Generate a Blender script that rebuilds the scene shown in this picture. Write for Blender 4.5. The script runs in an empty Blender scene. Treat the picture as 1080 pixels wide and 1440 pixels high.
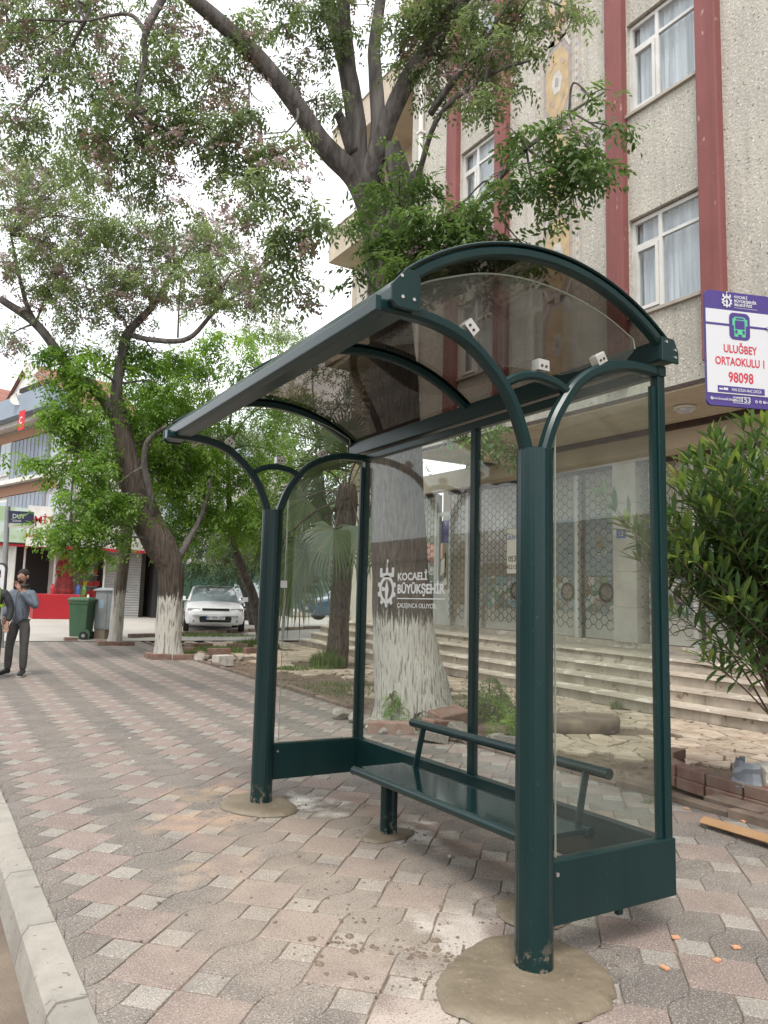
import bpy, math, random
import numpy as np
from mathutils import Vector, Matrix
R = math.radians
PI = math.pi
rnd = random.Random(7)
S = bpy.context.scene
COL = S.collection

# ------------------------------------------------------------------ camera
F_PX, YAW, PITCH, ROLL, EYE = 1086.22, 0.53916, 0.11780, 0.02506, 1.4
cy, sy, cp, sp = math.cos(YAW), math.sin(YAW), math.cos(PITCH), math.sin(PITCH)
FW = Vector((sy*cp, cy*cp, sp)); RT0 = Vector((cy, -sy, 0)); UP0 = RT0.cross(FW)
RT = RT0*math.cos(ROLL) + UP0*math.sin(ROLL)
UP = -RT0*math.sin(ROLL) + UP0*math.cos(ROLL)
cd = bpy.data.cameras.new('camera'); cam = bpy.data.objects.new('camera', cd); COL.objects.link(cam)
cam.matrix_world = Matrix(((RT.x, UP.x, -FW.x, 0), (RT.y, UP.y, -FW.y, 0), (RT.z, UP.z, -FW.z, EYE), (0, 0, 0, 1)))
cd.sensor_fit = 'VERTICAL'; cd.sensor_height = 34.6; cd.sensor_width = 34.6*.75
cd.lens = 34.6*F_PX/1440.0
cd.clip_start = .05; cd.clip_end = 2000
S.camera = cam

# ------------------------------------------------------------------ sky and sun
SUN_EL, SUN_AZ = R(58), R(215)
w = bpy.data.worlds.new('World'); S.world = w; w.use_nodes = True
nt = w.node_tree; N = nt.nodes; L = nt.links
bg = N['Background']; bg.inputs[1].default_value = .128
sky = N.new('ShaderNodeTexSky'); sky.sky_type = 'NISHITA'; sky.sun_disc = False
sky.sun_elevation = SUN_EL; sky.sun_rotation = SUN_AZ; sky.dust_density = 4; sky.air_density = 1.0; sky.ozone_density = 1
hs = N.new('ShaderNodeHueSaturation'); hs.inputs['Saturation'].default_value = .25
tc = N.new('ShaderNodeTexCoord'); ns = N.new('ShaderNodeTexNoise')
ns.inputs['Scale'].default_value = 2.2; ns.inputs['Detail'].default_value = 6; ns.inputs['Roughness'].default_value = .55
rp = N.new('ShaderNodeValToRGB')
rp.color_ramp.elements[0].position = .30; rp.color_ramp.elements[0].color = (6.3, 6.8, 7.7, 1)
rp.color_ramp.elements[1].position = .62; rp.color_ramp.elements[1].color = (14.5, 14.6, 14.8, 1)
mx = N.new('ShaderNodeMixRGB'); mx.inputs[0].default_value = .82      # an overcast sheet over the blue
L.new(sky.outputs[0], hs.inputs['Color']); L.new(tc.outputs['Generated'], ns.inputs['Vector'])
L.new(ns.outputs['Fac'], rp.inputs[0]); L.new(hs.outputs[0], mx.inputs[1]); L.new(rp.outputs[0], mx.inputs[2])
L.new(mx.outputs[0], bg.inputs[0])
sl = bpy.data.lights.new('sun', 'SUN'); so = bpy.data.objects.new('sun', sl); COL.objects.link(so)
sl.energy = 2.1; sl.angle = R(20); sl.color = (1, .95, .88)
sd = Vector((math.sin(SUN_AZ)*math.cos(SUN_EL), math.cos(SUN_AZ)*math.cos(SUN_EL), math.sin(SUN_EL)))
so.rotation_euler = sd.to_track_quat('Z', 'Y').to_euler()
S.view_settings.view_transform = 'Standard'; S.view_settings.look = 'None'
S.view_settings.exposure = 0.38; S.view_settings.gamma = 1
S.view_settings.use_curve_mapping = False
S.cycles.transparent_max_bounces = 24; S.cycles.max_bounces = 8

# ------------------------------------------------------------------ helpers
def ter(x, y):                              # the street climbs gently away from the camera
    return .02*max(0, y-7) + .012*max(0, min(y, 45)-16) - .02*max(0, y-50)

def spot(px, py, d):                        # a surveyed bearing at depth d -> point in the place
    v = FW + RT*((px-540)/F_PX) - UP*((py-720)/F_PX)
    return Vector((0, 0, EYE)) + v*d

def tag(o, label=None, cat=None, group=None, kind=None):
    if label: o['label'] = label
    if cat: o['category'] = cat
    if group: o['group'] = group
    if kind: o['kind'] = kind
    return o

def thing(name, loc, label, cat, group=None):
    o = bpy.data.objects.new(name, None); COL.objects.link(o); o.location = loc
    o.empty_display_size = .2
    return tag(o, label, cat, group)

def wloc(o):
    v = Vector((0, 0, 0))
    while o: v += o.location; o = o.parent
    return v

class Geo:
    def __init__(s): s.v = []; s.f = []; s.m = []; s.mi = 0
    def add(s, vs, fs):
        n = len(s.v); s.v += [tuple(v) for v in vs]
        s.f += [tuple(i+n for i in f) for f in fs]; s.m += [s.mi]*len(fs); return s
    def box(s, x0, x1, y0, y1, z0, z1):
        return s.add([(x0,y0,z0),(x1,y0,z0),(x1,y1,z0),(x0,y1,z0),(x0,y0,z1),(x1,y0,z1),(x1,y1,z1),(x0,y1,z1)],
            [(0,3,2,1),(4,5,6,7),(0,1,5,4),(1,2,6,5),(2,3,7,6),(3,0,4,7)])
    def obox(s, c, ax, ay, az):             # oriented box: centre and three half-axis vectors
        c, ax, ay, az = map(Vector, (c, ax, ay, az))
        vs = [c+ax*i+ay*j+az*k for k in (-1,1) for i,j in ((-1,-1),(1,-1),(1,1),(-1,1))]
        return s.add(vs, [(0,3,2,1),(4,5,6,7),(0,1,5,4),(1,2,6,5),(2,3,7,6),(3,0,4,7)])
    def bbox(s, c, ax, ay, az, b):          # box with chamfered top edges
        c, ax, ay, az = map(Vector, (c, ax, ay, az))
        fx, fy = 1-b/ax.length, 1-b/ay.length; fz = 1-b/az.length
        vs = [c+ax*i+ay*j-az for i,j in ((-1,-1),(1,-1),(1,1),(-1,1))]
        vs += [c+ax*i+ay*j+az*fz for i,j in ((-1,-1),(1,-1),(1,1),(-1,1))]
        vs += [c+ax*i*fx+ay*j*fy+az for i,j in ((-1,-1),(1,-1),(1,1),(-1,1))]
        fs = [(0,3,2,1),(8,9,10,11)]
        for k in (0,4):
            for i in range(4): fs.append((k+i, k+(i+1)%4, k+4+(i+1)%4, k+4+i))
        return s.add(vs, fs)
    def tube(s, pts, rad, n=8, cap=True, flat=None):
        pts = [Vector(p) for p in pts]
        if not hasattr(rad, '__len__'): rad = [rad]*len(pts)
        up = Vector((0,0,1)) if abs((pts[-1]-pts[0]).normalized().z) < .9 else Vector((1,0,0))
        rings = []; t0 = None
        for i, p in enumerate(pts):
            t = (pts[min(i+1,len(pts)-1)]-pts[max(i-1,0)]).normalized()
            if t0 is None: a = t.cross(up).normalized()
            else: a = (a - t*a.dot(t)).normalized()
            t0 = t; b = t.cross(a)
            rings.append([p+(a*math.cos(2*PI*k/n)+b*math.sin(2*PI*k/n))*rad[i] for k in range(n)])
        vs = [v for r in rings for v in r]; fs = []
        for i in range(len(pts)-1):
            for k in range(n):
                fs.append((i*n+k, i*n+(k+1)%n, (i+1)*n+(k+1)%n, (i+1)*n+k))
        if cap: fs.append(tuple(range(n))[::-1]); fs.append(tuple((len(pts)-1)*n+k for k in range(n)))
        return s.add(vs, fs)
    def sweep(s, pts, prof, side):          # profile (a,b) swept along pts; a along `side`, b across
        pts = [Vector(p) for p in pts]; side = Vector(side).normalized(); n = len(prof); vs = []; fs = []
        for i, p in enumerate(pts):
            t = (pts[min(i+1,len(pts)-1)]-pts[max(i-1,0)]).normalized(); b = side.cross(t).normalized()
            vs += [p+side*a+b*c for a, c in prof]
        for i in range(len(pts)-1):
            for k in range(n): fs.append((i*n+k, i*n+(k+1)%n, (i+1)*n+(k+1)%n, (i+1)*n+k))
        fs.append(tuple(range(n))[::-1]); fs.append(tuple((len(pts)-1)*n+k for k in range(n)))
        return s.add(vs, fs)
    def prism(s, poly, o, u, v, w_):        # polygon in (u,v) from o, thickness vector w_
        o, u, v, w_ = map(Vector, (o, u, v, w_)); n = len(poly)
        a = [o+u*p+v*q for p, q in poly]; vs = a+[p+w_ for p in a]
        fs = [tuple(range(n))[::-1], tuple(range(n, 2*n))]+[(i,(i+1)%n,(i+1)%n+n,i+n) for i in range(n)]
        return s.add(vs, fs)
    def lathe(s, prof, c, n=24, squash=1):
        c = Vector(c); vs = []; fs = []
        for r_, z in prof:
            vs += [c+Vector((r_*math.cos(2*PI*k/n), r_*math.sin(2*PI*k/n)*squash, z)) for k in range(n)]
        for i in range(len(prof)-1):
            for k in range(n): fs.append((i*n+k, i*n+(k+1)%n, (i+1)*n+(k+1)%n, (i+1)*n+k))
        fs.append(tuple(range(n))[::-1]); fs.append(tuple((len(prof)-1)*n+k for k in range(n)))
        return s.add(vs, fs)
    def build(s, name, mats, parent=None, smooth=False, loc=None, kind=None, bevel=0):
        off = wloc(parent) if parent else (Vector(loc) if loc is not None else Vector((0,0,0)))
        me = bpy.data.meshes.new(name)
        me.from_pydata([(x-off.x, y-off.y, z-off.z) for x, y, z in s.v], [], s.f)
        if not isinstance(mats, (list, tuple)): mats = [mats]
        for m in mats: me.materials.append(m)
        if len(mats) > 1: me.polygons.foreach_set('material_index', s.m)
        if smooth: me.polygons.foreach_set('use_smooth', [True]*len(me.polygons))
        o = bpy.data.objects.new(name, me); COL.objects.link(o)
        if parent: o.parent = parent
        else: o.location = off
        if kind: o['kind'] = kind
        if smooth == 'auto':
            md = o.modifiers.new('e', 'EDGE_SPLIT'); md.split_angle = R(38)
        if bevel:
            md = o.modifiers.new('b', 'BEVEL'); md.width = bevel; md.segments = 2; md.limit_method = 'ANGLE'
        me.update(); return o

def copy_tree(o, parent=None):
    c = o.copy(); COL.objects.link(c); c.parent = parent
    for ch in list(o.children): copy_tree(ch, c)
    return c

def np_mesh(name, V, F, mat, parent=None, tint=None, smooth=False, loc=(0,0,0), kind=None):
    off = wloc(parent) if parent else Vector(loc)
    V = V - np.array(off)[None, :]
    me = bpy.data.meshes.new(name); nf, k = F.shape
    me.vertices.add(len(V)); me.vertices.foreach_set('co', V.astype(np.float32).ravel())
    me.loops.add(nf*k); me.loops.foreach_set('vertex_index', F.astype(np.int32).ravel())
    me.polygons.add(nf); me.polygons.foreach_set('loop_start', (np.arange(nf)*k).astype(np.int32))
    me.polygons.foreach_set('loop_total', np.full(nf, k, np.int32))
    if tint is not None:
        a = me.attributes.new('tint', 'FLOAT', 'POINT'); a.data.foreach_set('value', tint.astype(np.float32))
    if smooth: me.polygons.foreach_set('use_smooth', np.ones(nf, bool))
    me.update(calc_edges=True); me.validate()
    me.materials.append(mat)
    o = bpy.data.objects.new(name, me); COL.objects.link(o)
    if parent: o.parent = parent
    else: o.location = off
    if kind: o['kind'] = kind
    return o

# ------------------------------------------------------------------ materials
def mat(name, col, rough=.6, metal=0, col2=None, scale=4, detail=4, bump=0, bscale=None, coat=0, coords='pos',
        stretch=(1,1,1), lo=.35, hi=.65, specks=None, rand=0, spec=.5, streak=0, splash=None):
    m = bpy.data.materials.new(name); m.use_nodes = True; t = m.node_tree; n = t.nodes; l = t.links
    b = n['Principled BSDF']; b.inputs['Roughness'].default_value = rough; b.inputs['Metallic'].default_value = metal
    b.inputs['Coat Weight'].default_value = coat; b.inputs['Coat Roughness'].default_value = .08
    b.inputs['Specular IOR Level'].default_value = spec
    if coords == 'pos': src = n.new('ShaderNodeNewGeometry').outputs['Position']
    else: src = n.new('ShaderNodeTexCoord').outputs['Object']
    mp = n.new('ShaderNodeMapping'); mp.inputs['Scale'].default_value = stretch; l.new(src, mp.inputs[0]); src = mp.outputs[0]
    c = None
    def rgb(x):
        q = n.new('ShaderNodeRGB'); q.outputs[0].default_value = (*x, 1); return q.outputs[0]
    c = rgb(col)
    def mixc(fac, a, bb, mode='MIX'):
        q = n.new('ShaderNodeMixRGB'); q.blend_type = mode
        if hasattr(fac, 'node'): l.new(fac, q.inputs[0])
        else: q.inputs[0].default_value = fac
        l.new(a, q.inputs[1]); l.new(bb, q.inputs[2]); return q.outputs[0]
    def noise(sc, det=4, ro=.55):
        q = n.new('ShaderNodeTexNoise'); q.inputs['Scale'].default_value = sc; q.inputs['Detail'].default_value = det
        q.inputs['Roughness'].default_value = ro; l.new(src, q.inputs['Vector']); return q.outputs['Fac']
    def rng(x, a, bb, c0=0, c1=1):
        q = n.new('ShaderNodeMapRange'); q.inputs[1].default_value = a; q.inputs[2].default_value = bb
        q.inputs[3].default_value = c0; q.inputs[4].default_value = c1; l.new(x, q.inputs[0]); return q.outputs[0]
    if col2 is not None: c = mixc(rng(noise(scale, detail), lo, hi), c, rgb(col2))
    if specks:                              # list of (colour, scale, threshold)
        for sc_, s_, th in specks: c = mixc(rng(noise(s_, 2, .6), th, th+.05), c, rgb(sc_))
    if streak:                              # run-off streaks and grime
        mp2 = n.new('ShaderNodeMapping'); mp2.inputs['Scale'].default_value = (5, 5, .45); l.new(src, mp2.inputs[0]); q = n.new('ShaderNodeTexNoise'); q.inputs['Scale'].default_value = 1.3
        q.inputs['Detail'].default_value = 7; q.inputs['Roughness'].default_value = .6; l.new(mp2.outputs[0], q.inputs['Vector'])
        c = mixc(rng(q.outputs['Fac'], .46, .74, 0, streak), c, rgb(tuple(x*.45 for x in col)))
    if splash:                              # cement splashed up the lowest part
        sx = n.new('ShaderNodeSeparateXYZ'); l.new(src, sx.inputs[0]); k = n.new('ShaderNodeMath'); k.operation = 'MULTIPLY'
        l.new(rng(noise(28, 7, .65), .52, .58), k.inputs[0]); l.new(rng(sx.outputs['Z'], .16, .05), k.inputs[1]); c = mixc(k.outputs[0], c, rgb(splash))
    if rand:
        oi = n.new('ShaderNodeObjectInfo'); hv = n.new('ShaderNodeHueSaturation'); l.new(c, hv.inputs['Color'])
        l.new(rng(oi.outputs['Random'], 0, 1, 1-rand, 1+rand), hv.inputs['Value']); c = hv.outputs[0]
    l.new(c, b.inputs['Base Color'])
    if bump:
        q = n.new('ShaderNodeBump'); q.inputs['Strength'].default_value = bump; q.inputs['Distance'].default_value = .02
        l.new(noise(bscale or scale*4, 6, .65), q.inputs['Height']); l.new(q.outputs[0], b.inputs['Normal'])
    return m
# ---- materials of the ground
def paver_mat(name, col, dark, light, bright=1):
    m = mat(name, col, .85, col2=tuple(c*.78 for c in col), scale=5, rand=.13, bump=.35, bscale=220,
            specks=[(dark, 190, .55), (light, 150, .60)])
    t = m.node_tree; n = t.nodes; l = t.links; b = n['Principled BSDF']
    src = b.inputs['Base Color'].links[0].from_socket
    g = n.new('ShaderNodeNewGeometry')
    def near(c, r0, r1):                    # ragged round stain on the ground round a point
        d = n.new('ShaderNodeVectorMath'); d.operation = 'DISTANCE'; l.new(g.outputs['Position'], d.inputs[0]); d.inputs[1].default_value = c
        no = n.new('ShaderNodeTexNoise'); no.inputs['Scale'].default_value = 5; no.inputs['Detail'].default_value = 6; l.new(g.outputs['Position'], no.inputs['Vector'])
        mu = n.new('ShaderNodeMath'); mu.operation = 'MULTIPLY_ADD'; l.new(no.outputs['Fac'], mu.inputs[0]); mu.inputs[1].default_value = 1.3; l.new(d.outputs['Value'], mu.inputs[2])
        mr = n.new('ShaderNodeMapRange'); mr.inputs[1].default_value = r0+.65; mr.inputs[2].default_value = r1+.65; mr.inputs[3].default_value = 1; mr.inputs[4].default_value = 0
        l.new(mu.outputs[0], mr.inputs[0]); return mr.outputs[0]
    def over(src, fac, amt, col):
        k = n.new('ShaderNodeMath'); k.operation = 'MULTIPLY'; l.new(fac, k.inputs[0]); k.inputs[1].default_value = amt
        q = n.new('ShaderNodeMixRGB'); l.new(k.outputs[0], q.inputs[0]); l.new(src, q.inputs[1]); q.inputs[2].default_value = (*col, 1); return q.outputs[0]
    # cement and brick dust left by the workmen
    src = over(src, near((1.8, 3.1, 0), .25, 1.1), .45, (.50, .41, .33))
    src = over(src, near((2.3, 4.3, 0), .3, 1.0), .35, (.48, .38, .29))
    src = over(src, near((1.7, 4.95, 0), .0, .36), .42, (.60, .38, .22))
    src = over(src, near((1.45, 4.1, 0), .0, .22), .3, (.58, .42, .26))
    src = over(src, near((1.95, 5.6, 0), .0, .35), .4, (.58, .38, .22))
    src = over(src, near((1.7, 2.3, 0), .05, .45), .55, (.62, .55, .48))
    src = over(src, near((2.15, 2.8, 0), .02, .3), .75, (.70, .66, .60))
    src = over(src, near((2.45, 5.05, 0), .02, .25), .8, (.72, .70, .66))
    src = over(src, near((2.75, 4.1, 0), .02, .2), .8, (.72, .70, .66))
    src = over(src, near((3.9, 2.4, 0), .1, .9), .3, (.50, .44, .38))
    src = over(src, near((1.3, 3.6, 0), .5, 1.9), .12, (.42, .34, .27))
    # fine grit everywhere
    no = n.new('ShaderNodeTexNoise'); no.inputs['Scale'].default_value = 1.7; no.inputs['Detail'].default_value = 8; no.inputs['Roughness'].default_value = .7
    l.new(g.outputs['Position'], no.inputs['Vector'])
    mr = n.new('ShaderNodeMapRange'); mr.inputs[1].default_value = .40; mr.inputs[2].default_value = .68; l.new(no.outputs['Fac'], mr.inputs[0])
    src = over(src, mr.outputs[0], .42, (.30, .245, .195))
    for sc_, s_, th in ((dark, 120, .575), (light, 105, .60)):
        no = n.new('ShaderNodeTexNoise'); no.inputs['Scale'].default_value = s_; no.inputs['Detail'].default_value = 2; l.new(g.outputs['Position'], no.inputs['Vector'])
        mr = n.new('ShaderNodeMapRange'); mr.inputs[1].default_value = th; mr.inputs[2].default_value = th+.04; l.new(no.outputs['Fac'], mr.inputs[0]); src = over(src, mr.outputs[0], .6, sc_)
    l.new(src, b.inputs['Base Color']); return m

M = {}
M['pink'] = paver_mat('pink paver', (.285, .215, .19), (.14, .115, .10), (.50, .44, .40))
M['light'] = paver_mat('pale paver', (.36, .335, .295), (.16, .15, .135), (.58, .55, .50))
M['grey'] = paver_mat('grey paver', (.195, .175, .157), (.08, .07, .062), (.46, .43, .39))
M['joint'] = mat('joint sand', (.16, .125, .10), .95, col2=(.28, .22, .17), scale=9, bump=.4)
M['soil'] = mat('soil', (.11, .075, .052), .95, col2=(.21, .155, .11), scale=2.2, detail=8, bump=1, bscale=30, specks=[((.33,.28,.22), 40, .62)])
M['asphalt'] = mat('asphalt', (.14, .11, .085), .9, col2=(.22, .175, .13), scale=3, detail=8, bump=.6, bscale=90)
M['kerb'] = mat('kerb concrete', (.37, .345, .30), .85, col2=(.27, .25, .22), scale=3, detail=8, bump=.35, bscale=60, rand=.07, specks=[((.18,.15,.12), 26, .66)])
M['concrete'] = mat('street concrete', (.42, .39, .35), .85, col2=(.33, .31, .28), scale=.6, detail=8, bump=.1)
M['edging'] = mat('old edging', (.13, .095, .075), .9, col2=(.22, .165, .125), scale=5, bump=.5, rand=.12)
M['flag'] = mat('crazy paving marble', (.50, .42, .33), .8, col2=(.34, .26, .19), scale=3.5, detail=7, bump=.3, bscale=40, rand=.16, specks=[((.16,.12,.09), 9, .62)])

# ---- ground, road, kerb
def sheet(name, x0, x1, ys, nx, dz, m, kind='structure', jag=0):
    g = Geo(); xs = [x0+(x1-x0)*i/nx for i in range(nx+1)]
    g.v = [(x, y, ter(x, y)+dz+(jag*(math.sin(x*5.1+y*3.3)+math.sin(x*2.3-y*6.1)) if jag else 0)) for y in ys for x in xs]
    for j in range(len(ys)-1):
        for i in range(nx): a = j*(nx+1)+i; g.f.append((a, a+1, a+nx+2, a+nx+1))
    return g.build(name, m, kind=kind, smooth=True)
YS = [-60, -20, -8] + [k*.5-4 for k in range(0, 140)] + [70, 80, 100, 140, 200, 400]
sheet('ground', .6, 400, YS, 60, -.035, M['soil'])
sheet('road', -400, .6, YS, 40, -.15, M['asphalt'])
sheet('pavement_bed', .56, 4.95, [k*.5-4 for k in range(0, 49)], 4, -.007, M['joint'])
sheet('side_street', .3, 30, [19.95]+[20.5+k*.5 for k in range(0, 40)], 30, .012, M['concrete'])
kb = bpy.data.objects.new('kerb', None); COL.objects.link(kb); kb['kind'] = 'structure'
yk = -3.5; k0 = None
kg = Geo(); kg.sweep([(0,.004,0),(0,.716,0)], [(-.08,-.30),(-.08,-.012),(-.068,0),(.035,0),(.062,-.035),(.105,-.30)], (1,0,0))
# profile is swept with side=+X pointing to the road after mirroring
kg.v = [(-x, y, z) for x, y, z in kg.v]; kg.f = [f[::-1] for f in kg.f]
for k in range(34):
    if k0 is None: o = k0 = kg.build('kerbstone', M['kerb'], kb)
    else: o = k0.copy(); COL.objects.link(o)
    o.location = (.56+rnd.uniform(-.004, .004), yk, ter(0, yk)+.008+rnd.uniform(-.004, .004)); o.parent = kb
    o.rotation_euler = (R(rnd.uniform(-.2, .2)), 0, R(rnd.uniform(-.35, .35))); yk += .722

# ---- paving stones
def clip(poly, a, b, c):                    # keep a*x+b*y<=c
    out = []
    for i in range(len(poly)):
        p, q = poly[i], poly[(i+1)%len(poly)]; dp = a*p[0]+b*p[1]-c; dq = a*q[0]+b*q[1]-c
        if dp <= 0: out.append(p)
        if dp*dq < 0: t = dp/(dp-dq); out.append((p[0]+(q[0]-p[0])*t, p[1]+(q[1]-p[1])*t))
    return out
def area(p): return .5*sum(p[i][0]*p[(i+1)%len(p)][1]-p[(i+1)%len(p)][0]*p[i][1] for i in range(len(p)))
def cen(p): return sum(x for x, y in p)/len(p), sum(y for x, y in p)/len(p)
def inset(poly, d):                         # move every edge inwards by d (counter-clockwise polygon)
    n = len(poly); out = []
    for i in range(n):
        p0, p1, p2 = poly[i-1], poly[i], poly[(i+1)%n]
        e1 = (p1[0]-p0[0], p1[1]-p0[1]); e2 = (p2[0]-p1[0], p2[1]-p1[1])
        l1 = math.hypot(*e1) or 1; l2 = math.hypot(*e2) or 1
        n1 = (-e1[1]/l1, e1[0]/l1); n2 = (-e2[1]/l2, e2[0]/l2)
        k = max(.35, 1+n1[0]*n2[0]+n1[1]*n2[1])
        out.append((p1[0]+(n1[0]+n2[0])*d/k, p1[1]+(n1[1]+n2[1])*d/k))
    return out
def slab(g, poly, z, h, b=.003, gap=.0018, tilt=None):
    o = inset(poly, gap); i_ = inset(poly, gap+b); n = len(poly); zf = z if callable(z) else (lambda x, y: z)
    vs = [(x, y, zf(x, y)-h) for x, y in o]+[(x, y, zf(x, y)-b) for x, y in o]+[(x, y, zf(x, y)) for x, y in i_]
    fs = [tuple(range(2*n, 3*n))]
    for k in (0, n):
        for q in range(n): fs.append((k+q, k+(q+1)%n, k+n+(q+1)%n, k+n+q))
    g.add(vs, fs)
HX, HY = .207, .2193
def cell(i, j):
    cx, cy_ = .925+i*.628, 3.125+i*.075+j*.4386
    T = lambda *p: [(cx+a, cy_+b) for a, b in p]
    def S(a, b, s): return [(a[0]+(b[0]-a[0])*t, a[1]+(b[1]-a[1])*t+s*.016*math.sin(2*PI*t)) for t in (.2, .4, .6, .8)]
    P, n1, t1, n2, P2 = (HX, 0), (.108, -.106), (.207, -.219), (.108, -.332), (HX, -.4386)
    q = lambda p, s=.075: (.628-p[0], p[1]+s)
    out = [('pink', T((HX,0), (0,HY), (-HX,0), (0,-HY)))]
    for s in (-1, 1): out.append(('light', T((s*.108+.098,-HY), (s*.108,-HY+.104), (s*.108-.098,-HY), (s*.108,-HY-.104))))
    out.append(('grey', T(P, n1, t1, *S(t1, q(t1), 1), q(t1), q(n1), q(P), *S(q(P), P, -1))))
    out.append(('grey', T(t1, n2, P2, *S(P2, q(P2), 1), q(P2), q(n2), q(t1), *S(q(t1), t1, -1))))
    return out
pieces = []
for i in range(-1, 7):
    for j in range(-13, 40):
        for typ, poly in cell(i, j):
            full = poly
            if area(poly) < 0: poly = poly[::-1]
            n0 = len(poly); p2 = poly; cut = False
            for a, b, c in ((-1, 0, -.632), (1, 0, 4.9), (0, 1, 19.95), (0, -1, 2.5)):
                q_ = clip(p2, a, b, c)
                if len(q_) != len(p2) or any(abs(u[0]-v[0])+abs(u[1]-v[1]) > 1e-9 for u, v in zip(q_, p2)): cut = True
                p2 = q_
                if len(p2) < 3: break
            if len(p2) < 3 or area(p2) < .0008: continue
            c_ = cen(p2); v = Vector((c_[0], c_[1], ter(*c_)-EYE)); d = v.dot(FW)
            px = 540+F_PX*v.dot(RT)/max(d, .1); py = 720-F_PX*v.dot(UP)/max(d, .1)
            vis = d > .5 and -60 < px < 1140 and py < 1500
            pieces.append((0 if vis else 1, d/math.sqrt(area(p2)+.02), typ, p2, cut, c_))
pieces.sort(key=lambda t: (t[0], t[1]))
pv = bpy.data.objects.new('pavement', None); COL.objects.link(pv); pv['kind'] = 'structure'
shared = {}; nind = 0; far = {'pink': Geo(), 'light': Geo(), 'grey': Geo()}
for vis, _, typ, poly, cut, c_ in pieces:
    if nind < 295 and not vis:
        key = (typ, len(poly), round(area(poly), 5), round(poly[0][0]-c_[0], 3)) if not cut else None
        if key is None or key not in shared:
            g = Geo(); slab(g, [(x-c_[0], y-c_[1]) for x, y in poly], 0, .03)
            o = g.build('paving_stone', M[typ], pv)
            if key: shared[key] = o
        else:
            o = shared[key].copy(); COL.objects.link(o)
        o.location = (c_[0], c_[1], ter(*c_)+rnd.gauss(0, .0011)); o.parent = pv
        o.rotation_euler = (R(rnd.gauss(0, .18))+(.02 if c_[1] > 7 else 0), R(rnd.gauss(0, .18)), 0); nind += 1
    else: slab(far[typ], poly, lambda x, y: ter(x, y), .02, b=.004, gap=.0022 if c_[1] < 12 else .004)
for k in far: far[k].build('paving_stone', M[k], pv, kind='stuff')

# ---- edging stones between pavement and planted strip
eg = bpy.data.objects.new('edging', None); COL.objects.link(eg); eg['kind'] = 'structure'
y = 1.0; e0 = None
while y < 19.4:
    skip = 6.4 < y < 8.6
    if not skip:
        if e0 is None:
            g = Geo(); g.bbox((0,.245,-.05), (.045,0,0), (0,.242,0), (0,0,.085), .01); o = e0 = g.build('edging_stone', M['edging'], eg)
        else: o = e0.copy(); COL.objects.link(o)
        o.location = (4.95+rnd.uniform(-.012,.012), y, ter(5, y)+.012+rnd.uniform(-.02,.012)); o.parent = eg
        o.rotation_euler = (rnd.gauss(0, .012)+.02, rnd.gauss(0, .03), rnd.gauss(0, .012))
    y += .5

# ---- crazy paving in front of the steps
rv = random.Random(3); pts = []
stp = .27
for i in range(int(3.6/stp)+3):
    for j in range(int(19/stp)+3):
        pts.append((5.0+i*stp+rv.uniform(-.115,.115), 1.2+j*stp*1.0+rv.uniform(-.115,.115)))
grid = {}
for p in pts: grid.setdefault((int(p[0]/.3), int(p[1]/.3)), []).append(p)
def hole(x, y):                             # where soil has taken the stones
    n = math.sin(x*2.1+1.3)*math.sin(y*1.7)+.5*math.sin(x*5.3+y*3.1)
    return x < 5.95+.28*n or (x < 6.5+.3*n and y < 4.7) or math.hypot(x-5.35, y-8.1) < 1.25 or math.hypot(x-6.8, y-6.75) < .6+.1*n or (x < 7.1 and 9.2 < y < 12.6 and n > -.2) or math.hypot(x-7.3, y-14.2) < .8 or (n > .95)
cells = []
for p in pts:
    if p[0] < 5.4 or p[0] > 8.9 or p[1] < 1.4 or p[1] > 19.9 or hole(*p): continue
    poly = [(p[0]-.4,p[1]-.4),(p[0]+.4,p[1]-.4),(p[0]+.4,p[1]+.4),(p[0]-.4,p[1]+.4)]
    gx, gy = int(p[0]/.3), int(p[1]/.3)
    for a in range(-2, 3):
        for b in range(-2, 3):
            for q in grid.get((gx+a, gy+b), ()):
                if q is p: continue
                dx, dy = q[0]-p[0], q[1]-p[1]
                poly = clip(poly, dx, dy, dx*(p[0]+q[0])/2+dy*(p[1]+q[1])/2)
    poly = clip(poly, 1, 0, 8.695)
    if len(poly) > 2 and area(poly) > .004:
        v = Vector((p[0], p[1], -EYE)); d = v.dot(FW); px = 540+F_PX*v.dot(RT)/max(d, .1)
        cells.append((0 if 0 < px < 1120 and d > 0 else 1, d, poly, p))
cells.sort(key=lambda t: t[:2])
cz = bpy.data.objects.new('crazy_paving', None); COL.objects.link(cz); cz['kind'] = 'structure'
far = Geo()
for k, (vis, d, poly, p) in enumerate(cells):
    # a rougher, unevenly shrunken outline
    c_ = cen(poly); poly = [(c_[0]+(x-c_[0])*(1-rv.uniform(0, .09)), c_[1]+(y-c_[1])*(1-rv.uniform(0, .09))) for x, y in poly]
    if k < 290:
        g = Geo(); slab(g, [(x-c_[0], y-c_[1]) for x, y in poly], 0, .03, gap=.006, b=.006)
        o = g.build('flagstone', M['flag'], cz); o.location = (c_[0], c_[1], ter(*c_)-.004+rv.gauss(0, .004))
        o.rotation_euler = (rv.gauss(0, .012)+.015, rv.gauss(0, .012), 0)
    else: slab(far, poly, lambda x, y: ter(x, y)+.0, .03, gap=.006, b=.006)
far.build('flagstone', M['flag'], cz, kind='stuff')

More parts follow.
